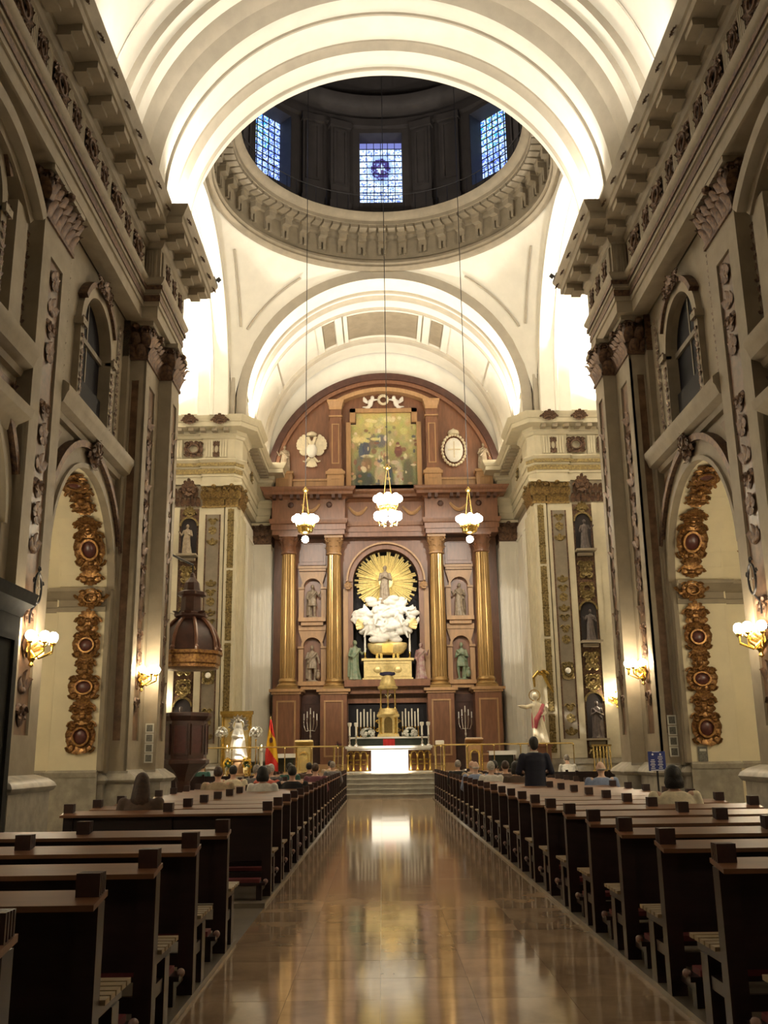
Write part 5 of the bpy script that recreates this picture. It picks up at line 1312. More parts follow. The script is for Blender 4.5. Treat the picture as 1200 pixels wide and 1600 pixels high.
for i, (x, y, z, tg, p, a, k) in enumerate(FLOODS):
    d = (Vector(tg)-Vector((x, y, z))).normalized(); side = 'left' if x < 0 else 'right'
    where = {'nave': 'nave', 'arch': 'crossing arch', 'chancel': 'chancel', 'transept': 'transept'}
    if k in where: lab = 'small floodlight on the %s %s cornice, %s from the altar end' % (side, where[k], {17.6: 'first', 11.5: 'second', 4.0: 'third', 25.4: 'second'}.get(y, 'first'))
    else: lab = 'black spotlight box on the %s crossing cornice aimed at the %s' % (side, {'altarpiece': 'whole altarpiece', 'altar': 'altar frontal', 'sunburst': 'golden sunburst', 'statue': 'statue across the crossing', 'pilaster': 'far end pilaster'}[k])
    t = thing('floodlight', lab, 'floodlight', (x, y, z-0.14 if k in where else z-0.16))
    mb = MB(); mb.bx(-0.05, 0.05, -0.05 if k in where else -0.5, 0.05, -0.0 if k in where else -0.03, 0.06); mb.build('foot', 'lamp_black', t, smooth=0)
    q = d.to_track_quat('-Z', 'Y').to_matrix().to_4x4(); q.translation = Vector((0, 0, 0.16))
    s_ = 1.0 if k in where else 1.15
    mb = MB(); mb.bx(-0.12*s_, 0.12*s_, -0.07*s_, 0.07*s_, 0.0, 0.05*s_, q)
    mb.bx(-0.12*s_, -0.11*s_, -0.07*s_, 0.07*s_, -0.05*s_, 0.0, q); mb.bx(0.11*s_, 0.12*s_, -0.07*s_, 0.07*s_, -0.05*s_, 0.0, q); mb.build('housing', 'lamp_black', t, smooth=0)

for s in (-1, 1):
    for i, y in enumerate((39.4, 40.5, 41.7, 42.9)):
        t = thing('cornice_lamp', 'white globe lamp on the %s chancel cornice, %s from the crossing' % ('left' if s < 0 else 'right', ('first', 'second', 'third', 'fourth')[i]), 'lamp', (s*5.42, y, 14.66), 0, 'globe lamps on the chancel cornice')
        mb = MB(); mb.lathe([(0.08, 0), (0.07, 0.03), (0.03, 0.06), (0.04, 0.12)], 12); mb.build('socket', 'lamp_black', t); put('globe', GLOBE, t, (0, 0, 0.24))
    for i, c in enumerate(BAYS[:2]):
        t = thing('added_chapel_lamp', 'added hidden globe lamp hanging inside the %s side chapel, %s from the crossing' % ('left' if s < 0 else 'right', ('first', 'second')[i]), 'lamp', (s*8.9, c-1.7, 4.3))
        mb = MB(); mb.cyl((0, 0, 0.1), (0, 0, 3.7), 0.012); mb.build('cord', 'iron', t); put('globe', sphere_me('added_globe', 0.22, 'bulb_big'), t)  # hidden pendant added to brighten the arch reveals
# ================================================================ PEWS
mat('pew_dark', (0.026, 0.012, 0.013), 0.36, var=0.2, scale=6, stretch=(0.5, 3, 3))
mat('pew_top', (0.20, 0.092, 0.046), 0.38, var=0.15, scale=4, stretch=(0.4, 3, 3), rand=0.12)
mat('pew_cap', (0.060, 0.026, 0.022), 0.4, var=0.2, scale=8)
mat('pew_seat', (0.36, 0.27, 0.16), 0.45, var=0.12, scale=5, stretch=(0.4, 3, 3))
mat('kneeler_red', (0.16, 0.025, 0.03), 0.6, var=0.15, scale=8)
mat('knob_pale', (0.26, 0.15, 0.13), 0.4, var=0.1)
PL = 2.30
def pew_parts():
    P = []
    def add(name, mb, m, loc=(0, 0, 0), subs=(), smooth=0):
        me = mb.mesh('pew_' + name, smooth); me.materials.append(MATS[m]); P.append((name, me, loc, subs))
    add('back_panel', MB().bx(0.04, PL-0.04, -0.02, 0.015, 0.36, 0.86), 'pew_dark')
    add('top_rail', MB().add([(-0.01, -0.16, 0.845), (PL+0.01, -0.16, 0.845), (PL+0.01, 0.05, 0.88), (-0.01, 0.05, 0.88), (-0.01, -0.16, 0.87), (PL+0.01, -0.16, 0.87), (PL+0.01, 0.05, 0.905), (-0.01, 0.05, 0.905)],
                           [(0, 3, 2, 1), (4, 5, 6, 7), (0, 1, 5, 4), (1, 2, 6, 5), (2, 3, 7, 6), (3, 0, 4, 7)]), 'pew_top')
    add('lower_rail', MB().bx(0.04, PL-0.04, -0.02, 0.012, 0.16, 0.24), 'pew_dark')
    pm = MB().bx(-0.05, 0.05, -0.055, 0.045, 0.0, 0.862); pme = pm.mesh('pew_post', 0); pme.materials.append(MATS['pew_dark'])
    cm = MB().bx(-0.046, 0.046, -0.05, 0.04, 0.875, 0.97)
    for i in range(4): cm.bx(-0.052, 0.052, -0.055+0.026*i, -0.041+0.026*i, 0.885, 0.985)
    cme = cm.mesh('post_cap', 0); cme.materials.append(MATS['pew_cap'])
    for x in (0.05, PL/2, PL-0.05): P.append(('post', pme, (x, 0, 0), (('post_cap', cme),)))
    sm = MB().bx(-0.02, PL+0.02, -0.035, 0.035, 0.432, 0.455).mesh('pew_slat', 0); sm.materials.append(MATS['pew_seat'])
    for i in range(5): P.append(('seat_slat', sm, (0, 0.10+0.092*i, 0), ()))
    bm_ = MB().bx(-0.03, 0.03, 0.04, 0.50, 0.37, 0.432); bme = bm_.mesh('pew_bearer', 0); bme.materials.append(MATS['pew_dark'])
    lm = MB().bx(-0.04, 0.04, 0.30, 0.42, 0.0, 0.372); lme = lm.mesh('pew_leg', 0); lme.materials.append(MATS['pew_dark'])
    st = MB().bx(-0.03, 0.03, 0.045, 0.30, 0.20, 0.27); ste = st.mesh('pew_stretcher', 0); ste.materials.append(MATS['pew_dark'])
    for x in (0.05, PL-0.05): P.append(('seat_bearer', bme, (x, 0, 0), ())); P.append(('leg', lme, (x, 0, 0), ())); P.append(('stretcher', ste, (x, 0, 0), ()))
    kb = MB().bx(0.02, PL-0.02, -0.40, -0.24, 0.15, 0.18); kbe = kb.mesh('pew_kneeler', 0); kbe.materials.append(MATS['pew_dark'])
    kc = MB(); kc.bx(0.08, PL-0.08, -0.40, -0.25, 0.18, 0.215); kce = kc.mesh('pew_cushion', 0); kce.materials.append(MATS['kneeler_red'])
    kk = MB(); kk.ell((0.025, -0.32, 0.185), (0.026, 0.036, 0.026), 10, 7); kke = kk.mesh('pew_knob', 180); kke.materials.append(MATS['knob_pale'])
    P.append(('kneeler', kbe, (0, 0, 0), (('cushion', kce), ('knob', kke))))
    kl = MB().bx(0.06, 0.12, -0.36, -0.28, 0.0, 0.15); kl.bx(0.06, 0.12, -0.30, -0.05, 0.09, 0.13); kle = kl.mesh('pew_kneeler_leg', 0); kle.materials.append(MATS['pew_dark'])
    P.append(('kneeler_leg', kle, (0, 0, 0), ()))
    return P
PEW = pew_parts()
def pew(label, x, y, s, group):
    t = thing('pew', label, 'pew', (x, y, 0.035), 0, group)
    if s < 0: t.scale = (-1, 1, 1)
    for (n, me, loc, subs) in PEW:
        o = put(n, me, t, loc)
        for (sn, sm) in subs: put(sn, sm, o)
    return t
ORD = ['', 'first', 'second', 'third', 'fourth', 'fifth', 'sixth', 'seventh', 'eighth', 'ninth', 'tenth', 'eleventh', 'twelfth', 'thirteenth', 'fourteenth', 'fifteenth', 'sixteenth', 'seventeenth', 'eighteenth', 'nineteenth', 'twentieth',
       'twenty-first', 'twenty-second', 'twenty-third', 'twenty-fourth', 'twenty-fifth', 'twenty-sixth', 'twenty-seventh', 'twenty-eighth', 'twenty-ninth', 'thirtieth']
ROWR = [4.34+1.09*i for i in range(28)]; ROWL = [11.17+1.1*i for i in range(22)]; ROWN = [3.40, 4.48, 5.58, 6.74, 8.06]
for i, y in enumerate(ROWR): pew('dark wooden pew with slatted seat, %s from the front of the right-hand row' % ORD[i+1], 1.50, y, 1, 'pews right of the aisle')
for i, y in enumerate(ROWL): pew('dark wooden pew with slatted seat, %s beyond the gap on the left of the aisle' % ORD[i+1], -1.50, y, -1, 'pews left of the aisle beyond the gap')
for i, y in enumerate(ROWN): pew('dark wooden pew, %s from the bottom edge before the gap on the left' % ORD[i+1], -1.50, y, -1, 'near pews left of the aisle')

# ================================================================ CHANCEL FURNITURE
mat('marble_white', (0.82, 0.80, 0.74), 0.3, var=0.05, scale=4)
mat('linen', (0.85, 0.83, 0.78), 0.7, var=0.03)
mat('green_dark', (0.045, 0.06, 0.04), 0.4, var=0.2)
mat('cloth_red', (0.65, 0.03, 0.03), 0.7, var=0.1)  # the cloth's own bright red
mat('wax', (0.86, 0.83, 0.75), 0.5, var=0.02)
mat('flame', (1, 0.8, 0.4), 0.5, var=0, emit=(1.0, 0.62, 0.2), estr=25.0)
mat('petal_white', (0.85, 0.84, 0.78), 0.6, var=0.05)
mat('petal_yellow', (0.85, 0.52, 0.04), 0.6, var=0.15)
mat('leaf_green', (0.05, 0.12, 0.04), 0.5, var=0.25, scale=12)
mat('flag_red', (0.62, 0.03, 0.02), 0.7, var=0.08); mat('flag_yellow', (0.80, 0.46, 0.02), 0.7, var=0.08)
mat('navy_velvet', (0.02, 0.018, 0.06), 0.7, var=0.1)
mat('sign_blue', (0.015, 0.03, 0.20), 0.4, var=0.05); mat('sign_white', (0.8, 0.8, 0.85), 0.5, var=0.0)
mat('paper', (0.62, 0.60, 0.52), 0.6, var=0.05); mat('print_grey', (0.20, 0.19, 0.16), 0.6, var=0.3, scale=30)
PZ = 0.83
al = thing('high_altar', 'white marble altar table with gilded arcaded sides and bright white frontal', 'altar', (0.0, 39.5, PZ))
mb = MB(); mb.bx(-1.72, 1.72, -0.45, 0.45, 0.93, 1.03); mb.bx(-1.66, 1.66, -0.40, 0.40, 0.86, 0.93); mb.build('altar_top', 'marble_white', al, smooth=0)
mb = MB(); mb.bx(-0.70, 0.76, -0.40, 0.35, 0.03, 0.86); mb.build('frontal', 'linen', al, smooth=0)
mb = MB(); mb.bx(-1.70, 1.70, -0.42, 0.42, 0.0, 0.06); mb.build('altar_base', 'marble_white', al, smooth=0)
mb = MB(); mb.bx(-1.55, 1.55, -0.05, 0.35, 0.06, 0.86); mb.build('altar_core', 'wood_red', al, smooth=0)
for s in (-1, 1):
    for x in (0.86, 1.13, 1.40, 1.62):
        mb = MB(); mb.lathe([(0.07, 0.06), (0.07, 0.12), (0.045, 0.15), (0.04, 0.6), (0.06, 0.66), (0.08, 0.7)], 12, (s*x, -0.34, 0)); mb.build('colonnette', 'gold', al)
    for x in (0.995, 1.265, 1.51):
        mb = MB(); ring_xz(mb, s*x, 0.70, 0.09, 0.135, -0.38, -0.30, n=12); mb.build('arch', 'gold', al)
        mb = MB(); mb.bx(s*x-0.08, s*x+0.08, -0.1, -0.06, 0.30, 0.36); mb.bx(s*x-0.08, s*x+0.08, -0.1, -0.06, 0.46, 0.52); mb.build('grille', 'gold', al, smooth=0)
gr = thing('altar_gradine', 'dark green gradine shelf with white edge behind the altar', 'shelf', (0.02, 40.65, PZ))
mb = MB(); mb.bx(-1.54, 1.54, -0.25, 0.35, 0.0, 1.33); mb.build('body', 'green_dark', gr, smooth=0)
mb = MB(); mb.bx(-1.62, 1.62, -0.32, 0.38, 1.33, 1.40); mb.build('shelf_edge', 'marble_white', gr, smooth=0)
rc = thing('red_veil', 'small bright red cloth hanging in the middle of the gradine', 'cloth', (0.02, 40.36, 1.86))
mb = MB(); mb.grid(lambda u, v: (-0.24+0.48*u, 0.012*math.sin(u*20), 0.28*v), 24, 4); mb.build('cloth', 'cloth_red', rc)
# tabernacle tower
tb = thing('tabernacle', 'tall gilded tabernacle tower with columned temple and crucifix behind the altar', 'tabernacle', (0.0, 40.65, 2.23))
mb = MB(); mb.frus(0, 0, 0.0, 0.12, 0.46, 0.28, 0.42, 0.26); mb.bx(-0.40, 0.40, -0.24, 0.24, 0.12, 0.80); mb.bx(-0.46, 0.46, -0.30, 0.28, 0.80, 0.90); mb.build('base', 'cream_gilt', tb, smooth=0)
mb = MB(); mb.bx(-0.17, 0.17, -0.27, -0.24, 0.16, 0.62); ring_xz(mb, 0, 0.62, 0.0, 0.17, -0.27, -0.24); mb.build('door', 'brass', tb)
for s in (-1, 1):
    mb = MB(); mb.lathe([(0.07, 0.12), (0.05, 0.2), (0.045, 0.66), (0.07, 0.76)], 10, (s*0.31, -0.27, 0)); mb.scroll((s*0.42, -0.1, 0.6), UX*s, UZ, 0.09, 1.2, 0.03, n=10); mb.scroll((s*0.43, -0.1, 0.3), UX*s, -UZ, 0.09, 1.2, 0.03, n=10); mb.build('side_scroll', 'gold', tb)
mb = MB(); mb.lathe([(0.44, 0.90), (0.42, 1.0), (0.38, 1.04), (0.36, 1.14)], 20); mb.build('drum', 'cream_gilt', tb)
for i in range(6):
    a = PI/6+i*PI/3; mb = MB(); mb.lathe([(0.05, 1.14), (0.035, 1.2), (0.03, 1.82), (0.05, 1.92)], 10, (0.34*math.cos(a), 0.26*math.sin(a), 0)); mb.build('column', 'brass', tb)
mb = MB(); mb.lathe([(0.36, 1.92), (0.42, 1.96), (0.42, 2.04), (0.34, 2.08), (0.34, 2.16), (0.30, 2.26), (0.24, 2.42), (0.12, 2.52), (0.0, 2.56)], 20); mb.build('dome', 'cream_gilt', tb)
mb = MB()
for i in range(7): a = -1.1+2.2*i/6; mb.leaf((0.2*math.sin(a), -0.1, 2.50), Vector((math.sin(a)*0.6, 0, 0.8)), OUT, UX, 0.14, 0.2, 0.3)
mb.ell((0, -0.05, 2.56), (0.34, 0.1, 0.10), 14, 7); mb.build('crown', 'navy_velvet', tb)
cr = thing('altar_crucifix', 'small pale crucifix standing inside the tabernacle temple', 'crucifix', (0.0, 40.55, 3.37))
mb = MB(); mb.bx(-0.015, 0.015, -0.015, 0.015, 0.0, 0.72); mb.bx(-0.16, 0.16, -0.015, 0.015, 0.5, 0.53); mb.lathe([(0.09, 0), (0.07, 0.04), (0.03, 0.1), (0.02, 0.16)], 12); mb.build('cross', 'gold', cr)
f = Fig(); f.limb([(0, -0.03, 0.30), (0, -0.035, 0.42), (0, -0.03, 0.5)], [0.035, 0.045, 0.05]); f.ell((0, -0.045, 0.58), 0.035, 8, 6); f.limb([(0.04, -0.03, 0.5), (0.13, -0.02, 0.6)], [0.02, 0.014]); f.limb([(-0.04, -0.03, 0.5), (-0.13, -0.02, 0.6)], [0.02, 0.014]); f.limb([(0.015, -0.03, 0.3), (0.02, -0.05, 0.2), (0.0, -0.03, 0.1)], [0.03, 0.024, 0.016]); f.limb([(-0.015, -0.03, 0.3), (-0.02, -0.05, 0.2), (0.0, -0.03, 0.1)], [0.03, 0.024, 0.016])
me = f.remesh('corpus', 0.011, 1); me.materials.append(MATS['statue_white']); put('corpus', me, cr)
# candles on the gradine
CXL = [-1.28, -1.14, -1.00, -0.86, -0.72, -0.58]; CXR = [0.60, 0.73, 0.86, 0.99, 1.12, 1.25]
for side, xs in (('left', CXL), ('right', CXR)):
    for i, x in enumerate(xs):
        hi = (i % 2 == 0) if side == 'left' else (i % 2 == 1)
        t = thing('altar_candle', 'tall thin white candle, %s from the %s end of the gradine' % (ORD[(i+1) if side == 'left' else 6-i], side), 'candle', (x, 40.86, 2.23), 0, 'candles on the gradine')
        mb = MB(); mb.lathe([(0.06, 0.0), (0.05, 0.02), (0.018, 0.06), (0.025, 0.2), (0.018, 0.34), (0.045, 0.40), (0.045, 0.42)], 12); mb.build('candlestick', 'gold', t)
        mb = MB(); mb.lathe([(0.032, 0.42), (0.030, 1.02 + (0.12 if hi else 0.0)), (0.0, 1.03 + (0.12 if hi else 0.0))], 10); mb.build('candle', 'wax', t)
for i, x in enumerate((-1.56, -1.30, 1.34, 1.60)):
    t = thing('altar_candlestick', 'silver candlestick with a white candle on the altar table, %s from the left' % ORD[i+1], 'candlestick', (x, 39.5, 1.86), 0, 'candlesticks on the altar')
    mb = MB(); mb.lathe([(0.10, 0.0), (0.09, 0.03), (0.03, 0.08), (0.05, 0.15), (0.025, 0.22), (0.04, 0.32), (0.02, 0.38), (0.07, 0.42)], 12); mb.build('stick', 'silver', t)
    mb = MB(); mb.lathe([(0.036, 0.40), (0.036, 0.78), (0.0, 0.79)], 10); mb.build('candle', 'wax', t)
    mb = MB(); mb.lathe([(0.04, 0.76), (0.075, 0.80), (0.085, 0.90), (0.06, 0.92)], 12, caps=False); mb.build('glass_cup', 'wax', t)
    mb = MB(); mb.ell((0, 0, 0.83), (0.018, 0.018, 0.035), 8, 6); mb.build('flame', 'flame', t)
def bouquet(t, c, r, n, m, seed, fr=0.05, squash=0.8, leaves=26):
    rnd = random.Random(seed); lv = MB(); c = Vector(c)
    for i in range(n):
        a = rnd.uniform(0, 2*PI); b = rnd.uniform(-0.5, 1.4); d = Vector((math.cos(a)*math.cos(b), math.sin(a)*math.cos(b), math.sin(b)*squash)); p = c + d*r*rnd.uniform(0.8, 1.05)
        mb = MB()
        for q in range(5):
            an = 2*PI*q/5; u = d.orthogonal().normalized(); v = d.cross(u); e = u*math.cos(an)+v*math.sin(an); mb.leaf(p, e, d, e.cross(d), fr*0.9, fr*1.1, 0.5, 3)
        mb.ell(tuple(p+d*fr*0.2), fr*0.45, 6, 5); mb.build('flower', m, t)
        if leaves: lv.leaf(p-d*r*0.7, d, UZ, d.orthogonal().normalized(), fr*0.9, r*0.6, 0.1, 3)
    if not leaves: return
    for i in range(leaves):
        a = 2*PI*i/leaves; d = Vector((math.cos(a), math.sin(a), rnd.uniform(-0.5, 0.1))).normalized(); lv.leaf(c, d, UZ, d.cross(UZ).normalized(), fr*1.2, r*1.05, -0.2, 3)
    lv.build('foliage', 'leaf_green', t)
for (x, lab, sd) in ((-0.86, 'left', 3), (0.88, 'right', 4)):
    t = thing('flower_arrangement', 'low mound of white flowers on the gradine to the %s of the tabernacle' % lab, 'flowers', (x, 40.50, 2.23), 0, 'white altar flowers')
    bouquet(t, (0, 0, 0.12), 0.27, 64, 'petal_white', sd, 0.085)
    mb = MB(); mb.lathe([(0.10, 0), (0.14, 0.02), (0.18, 0.1), (0.16, 0.13)], 14); mb.build('bowl', 'silver', t)
# altar rails
def rail(label, x0, x1, y, n):
    t = thing('altar_rail', label, 'railing', (x0, y, PZ)); L = x1-x0
    mb = MB(); mb.tube([(0, 0, 1.0), (L, 0, 1.0)], 0.028, 8); mb.build('handrail', 'brass', t)
    mb = MB(); mb.lathe([(0.05, 0.0), (0.05, 0.03), (0.02, 0.05), (0.018, 0.9), (0.035, 0.95), (0.02, 0.98)], 10); me = mb.mesh('rail_post', 40); me.materials.append(MATS['brass'])
    for i in range(n): put('post', me, t, (L*i/(n-1), 0, 0))
rail('brass altar rail on slim posts left of the altar steps', -6.6, -1.85, 35.45, 6)
rail('brass altar rail on slim posts right of the altar steps', 1.85, 6.6, 35.45, 6)
for s in (-1, 1):
    side = 'left' if s < 0 else 'right'
    t = thing('brass_stand', 'brass four-legged stand beside the %s end of the altar' % side, 'stand', (s*1.93, 37.6, PZ))
    for (dx, dy) in ((-0.16, -0.16), (0.16, -0.16), (-0.16, 0.16), (0.16, 0.16)):
        mb = MB(); mb.lathe([(0.045, 0), (0.03, 0.05), (0.03, 0.9), (0.045, 0.98)], 10, (dx, dy, 0)); mb.build('leg', 'brass', t)
    mb = MB(); mb.bx(-0.24, 0.24, -0.24, 0.24, 0.98, 1.03); mb.bx(-0.2, 0.2, -0.2, 0.2, 0.25, 0.28); mb.build('shelf', 'brass', t, smooth=0)
    if s > 0:
        v = thing('white_cushion', 'bright white folded cloth on the right brass stand', 'cloth', (1.93, 37.6, PZ+1.03)); f = Fig(); f.bx(-0.17, 0.17, -0.12, 0.12, 0.0, 0.16); me = f.remesh('cloth', 0.03, 4); me.materials.append(MATS['linen']); put('cloth', me, v)
    else:
        v = thing('small_bouquet', 'small dark bouquet on the left brass stand', 'flowers', (-1.93, 37.6, PZ+1.03)); bouquet(v, (0, 0, 0.06), 0.13, 12, 'cloth_plum', 9, 0.04)
    # lecterns
    x = s*3.2
    t = thing('lectern', ('gilded lectern with sloping top left of the altar' if s < 0 else 'carved red wooden lectern with gilt arches right of the altar'), 'lectern', (x, 37.3, PZ))
    m_ = 'cream_gilt' if s < 0 else 'wood_light'
    mb = MB(); mb.bx(-0.30, 0.30, -0.2, 0.2, 0.05, 1.02); mb.build('body', m_, t, smooth=0)
    mb = MB(); mb.bx(-0.36, 0.36, -0.26, 0.26, 0.0, 0.06); mb.build('base', 'gold', t, smooth=0)
    for q in (-0.28, 0.28): mb = MB(); mb.lathe([(0.045, 0.06), (0.03, 0.12), (0.03, 0.92), (0.05, 1.0)], 10, (q, -0.22, 0)); mb.build('colonnette', 'gold', t)
    mb = MB(); ring_xz(mb, 0, 0.66, 0.13, 0.19, -0.25, -0.2, n=12); mb.bx(-0.19, -0.13, -0.25, -0.2, 0.15, 0.66); mb.bx(0.13, 0.19, -0.25, -0.2, 0.15, 0.66); mb.build('arch', 'gold', t)
    mb = MB(); mb.bx(-0.13, 0.13, -0.215, -0.2, 0.15, 0.7); mb.build('panel', 'wood_dark' if s > 0 else 'brass', t, smooth=0)
    M = Matrix.Translation((0, 0, 1.12)) @ Matrix.Rotation(-0.45, 4, 'X'); mb = MB(); mb.bx(-0.34, 0.34, -0.25, 0.25, -0.03, 0.03, M); mb.build('desk', m_, t, smooth=0)
    mb = MB(); mb.bx(-0.30, 0.30, -0.2, 0.2, 0.035, 0.07, M); tb2 = mb.build('book', 'paper', t, smooth=0)
    # branched candelabra before the altarpiece base
    t = thing('candelabrum', 'tall silver branched candelabrum before the dark %s base panel' % side, 'candelabrum', (s*3.36, 42.6, PZ))
    mb = MB(); mb.lathe([(0.2, 0), (0.18, 0.05), (0.04, 0.12), (0.03, 1.4), (0.06, 1.5), (0.03, 1.6), (0.025, 2.3)], 12); mb.build('stem', 'silver', t)
    for i in range(5):
        x_ = -0.28+0.14*i; zt = 2.15 + (0.25 if i == 2 else (0.1 if i in (1, 3) else 0.0))
        mb = MB(); mb.tube([(0, 0, 1.75), (x_*0.7, 0, 1.72), (x_, 0, zt-0.2), (x_, 0, zt)], 0.018, 5); mb.lathe([(0.02, 0), (0.05, 0.03), (0.05, 0.05)], 10, (x_, 0, zt)); mb.build('branch', 'silver', t)
        mb = MB(); mb.lathe([(0.022, 0.05), (0.02, 0.30), (0, 0.31)], 8, (x_, 0, zt)); mb.build('candle', 'wax', t)
# side tables on the platform
for (x, lab) in ((-4.1, 'left'), (4.35, 'right')):
    t = thing('credence_table', 'dark credence table with white cloth behind the %s rail' % lab, 'table', (x, 38.2, PZ))
    mb = MB(); mb.bx(-0.5, 0.5, -0.3, 0.3, 0.72, 0.76); mb.build('tabletop', 'wood_dark', t, smooth=0)
    mb = MB(); mb.bx(-0.53, 0.53, -0.33, 0.33, 0.76, 0.775); mb.bx(-0.53, 0.53, -0.335, -0.325, 0.62, 0.775); mb.build('cloth', 'linen', t, smooth=0)
    for (a, b) in ((-1, -1), (-1, 1), (1, -1), (1, 1)): mb = MB(); mb.bx(a*0.44, a*0.48, b*0.24, b*0.28, 0, 0.72); mb.build('leg', 'wood_dark', t, smooth=0)
    mb = MB(); mb.bx(-0.46, 0.46, 0.22, 0.25, 0.1, 0.7); mb.build('apron', 'green_dark', t, smooth=0)
# left shrine
fr = thing('gilded_shrine_frame', 'gilded canopy frame standing behind the white Virgin statue on the left', 'frame', (-5.62, 36.28, PZ))
for s in (-1, 1): mb = MB(); mb.lathe([(0.08, 0), (0.06, 0.1), (0.055, 2.1), (0.08, 2.2)], 12, (s*0.5, 0, 0)); mb.build('post', 'gold', fr)
mb = MB(); mb.bx(-0.6, 0.6, -0.12, 0.12, 2.2, 2.32); mb.bx(-0.56, 0.56, -0.08, 0.08, 2.10, 2.2); mb.build('lintel', 'gold', fr, smooth=0)
mb = MB(); mb.bx(-0.44, 0.44, 0.0, 0.04, 0.0, 2.1); mb.build('panel', 'cream_gilt', fr, smooth=0)
sv = thing('virgin_image', 'brilliant white robed Virgin image with starry halo on a wooden pedestal', 'statue', (-5.50, 35.85, PZ))
mb = MB(); mb.lathe([(0.30, 0), (0.30, 0.06), (0.22, 0.1), (0.20, 0.5), (0.26, 0.56), (0.26, 0.60)], 16); mb.build('pedestal', 'wood_light', sv)
f = Fig(); f.loft([(0, 0, 0.60, 0.33, 0.24), (0, 0, 0.8, 0.29, 0.21), (0, 0, 1.15, 0.20, 0.16), (0, 0, 1.45, 0.16, 0.13), (0, 0, 1.62, 0.14, 0.11), (0, 0, 1.70, 0.06, 0.06)], 24, 0.06, 10); f.ell((0, -0.02, 1.80), (0.09, 0.10, 0.12), 12, 8)
f.limb([(-0.13, 0, 1.58), (-0.18, -0.1, 1.4), (-0.03, -0.2, 1.42)], [0.06, 0.055, 0.04]); f.limb([(0.13, 0, 1.58), (0.18, -0.1, 1.4), (0.03, -0.2, 1.40)], [0.06, 0.055, 0.04]); f.ell((0.03, -0.2, 1.52), (0.07, 0.06, 0.1), 8, 6)
f.loft([(0, 0.06, 0.62, 0.36, 0.2), (0, 0.06, 1.2, 0.26, 0.15), (0, 0.05, 1.65, 0.17, 0.1), (0, 0.04, 1.9, 0.12, 0.08)], 18, 0.05, 8)
me = f.remesh('robe', 0.02, 2); me.materials.append(MATS['linen']); put('robe', me, sv)
mb = MB()
for i in range(22): a = -0.6+(PI+1.2)*i/21; d = Vector((math.cos(a), 0, math.sin(a))); mb.leaf(Vector((0, 0.08, 1.80))+d*0.2, d, OUT, d.cross(OUT), 0.07, 0.24 if i % 2 else 0.17, 0.05, 3)
mb.tube([(0.2*math.cos(-0.6+(PI+1.2)*i/21), 0.08, 1.80+0.2*math.sin(-0.6+(PI+1.2)*i/21)) for i in range(22)], 0.02, 5); mb.build('halo', 'silver', sv)
mb = MB(); mb.lathe([(0.09, 1.88), (0.11, 1.93), (0.10, 2.0), (0.04, 2.05), (0, 2.08)], 12); mb.build('crown', 'silver', sv)
for i, (x, lab) in enumerate(((-6.12, 'left'), (-4.86, 'right'))):
    t = thing('silver_flower_stand', 'round cluster of silver blossoms on a tall stem %s of the white Virgin' % lab, 'flowers', (x, 35.95, PZ))
    mb = MB(); mb.lathe([(0.14, 0), (0.12, 0.04), (0.025, 0.1), (0.02, 1.25), (0.05, 1.3)], 10); mb.build('stem', 'brass', t)
    bouquet(t, (0, 0, 1.52), 0.22, 40, 'petal_white', 20+i, 0.06, 1.0, 0)
    mb = MB(); mb.ell((0, 0, 1.52), 0.16, 10, 8); mb.build('wire_ball', 'silver', t)
    t = thing('candle_stand', 'tall white candle pillar at the rail %s of the white Virgin' % lab, 'candle', ((-5.86, -4.62)[i], 35.7, PZ))
    mb = MB(); mb.lathe([(0.12, 0), (0.11, 0.04), (0.05, 0.08), (0.05, 0.84), (0.09, 0.88)], 12); mb.build('pillar', 'wax', t)
    mb = MB(); mb.lathe([(0.04, 0.88), (0.04, 1.02), (0, 1.03)], 10); mb.build('candle', 'wax', t)
    mb = MB(); mb.ell((0, 0, 1.06), (0.015, 0.015, 0.035), 8, 6); mb.build('flame', 'flame', t)
    t = thing('yellow_flower_vase', 'vase of yellow flowers at the %s foot of the white Virgin' % lab, 'flowers', ((-5.80, -5.14)[i], 35.62, PZ))
    mb = MB(); mb.lathe([(0.06, 0), (0.09, 0.08), (0.06, 0.18), (0.08, 0.22)], 12); mb.build('vase', 'brass', t)
    bouquet(t, (0, 0, 0.40), 0.19, 26, 'petal_yellow', 30+i, 0.05, 1.2)
# flag
fl = thing('striped_flag', 'red and yellow flag hanging in folds from a pole beside the altar rail', 'flag', (-4.33, 36.0, PZ))
mb = MB(); mb.lathe([(0.16, 0), (0.14, 0.05), (0.02, 0.08), (0.018, 2.0), (0.03, 2.04), (0, 2.12)], 10); mb.build('pole', 'brass', fl)
def flag_pt(u, t):      # u down the cloth, t across it
    wd = 0.06 + 0.42*min(1.0, u*1.3)
    x = (t-0.5)*wd + 0.06*u
    y = -0.07 + 0.05*math.sin(t*13+u*2.5)
    z = 1.98 - 1.62*u - 0.28*max(0.0, u-0.55)*(t*2.0)
    return (x, y, z)
NU, NT_ = 44, 22; parts = {'top': MB(), 'mid': MB(), 'low': MB()}
for i in range(NU):
    for j in range(NT_):
        u0, u1, t0, t1 = i/NU, (i+1)/NU, j/NT_, (j+1)/NT_
        k_ = u0 - 0.30*(t0-0.5)
        key = 'top' if k_ < 0.26 else ('mid' if k_ < 0.70 else 'low')
        parts[key].add([flag_pt(u0, t0), flag_pt(u0, t1), flag_pt(u1, t1), flag_pt(u1, t0)], [(0, 1, 2, 3)])
parts['top'].build('red_stripe', 'flag_red', fl, smooth=180); parts['mid'].build('yellow_stripe', 'flag_yellow', fl, smooth=180); parts['low'].build('red_stripe', 'flag_red', fl, smooth=180)
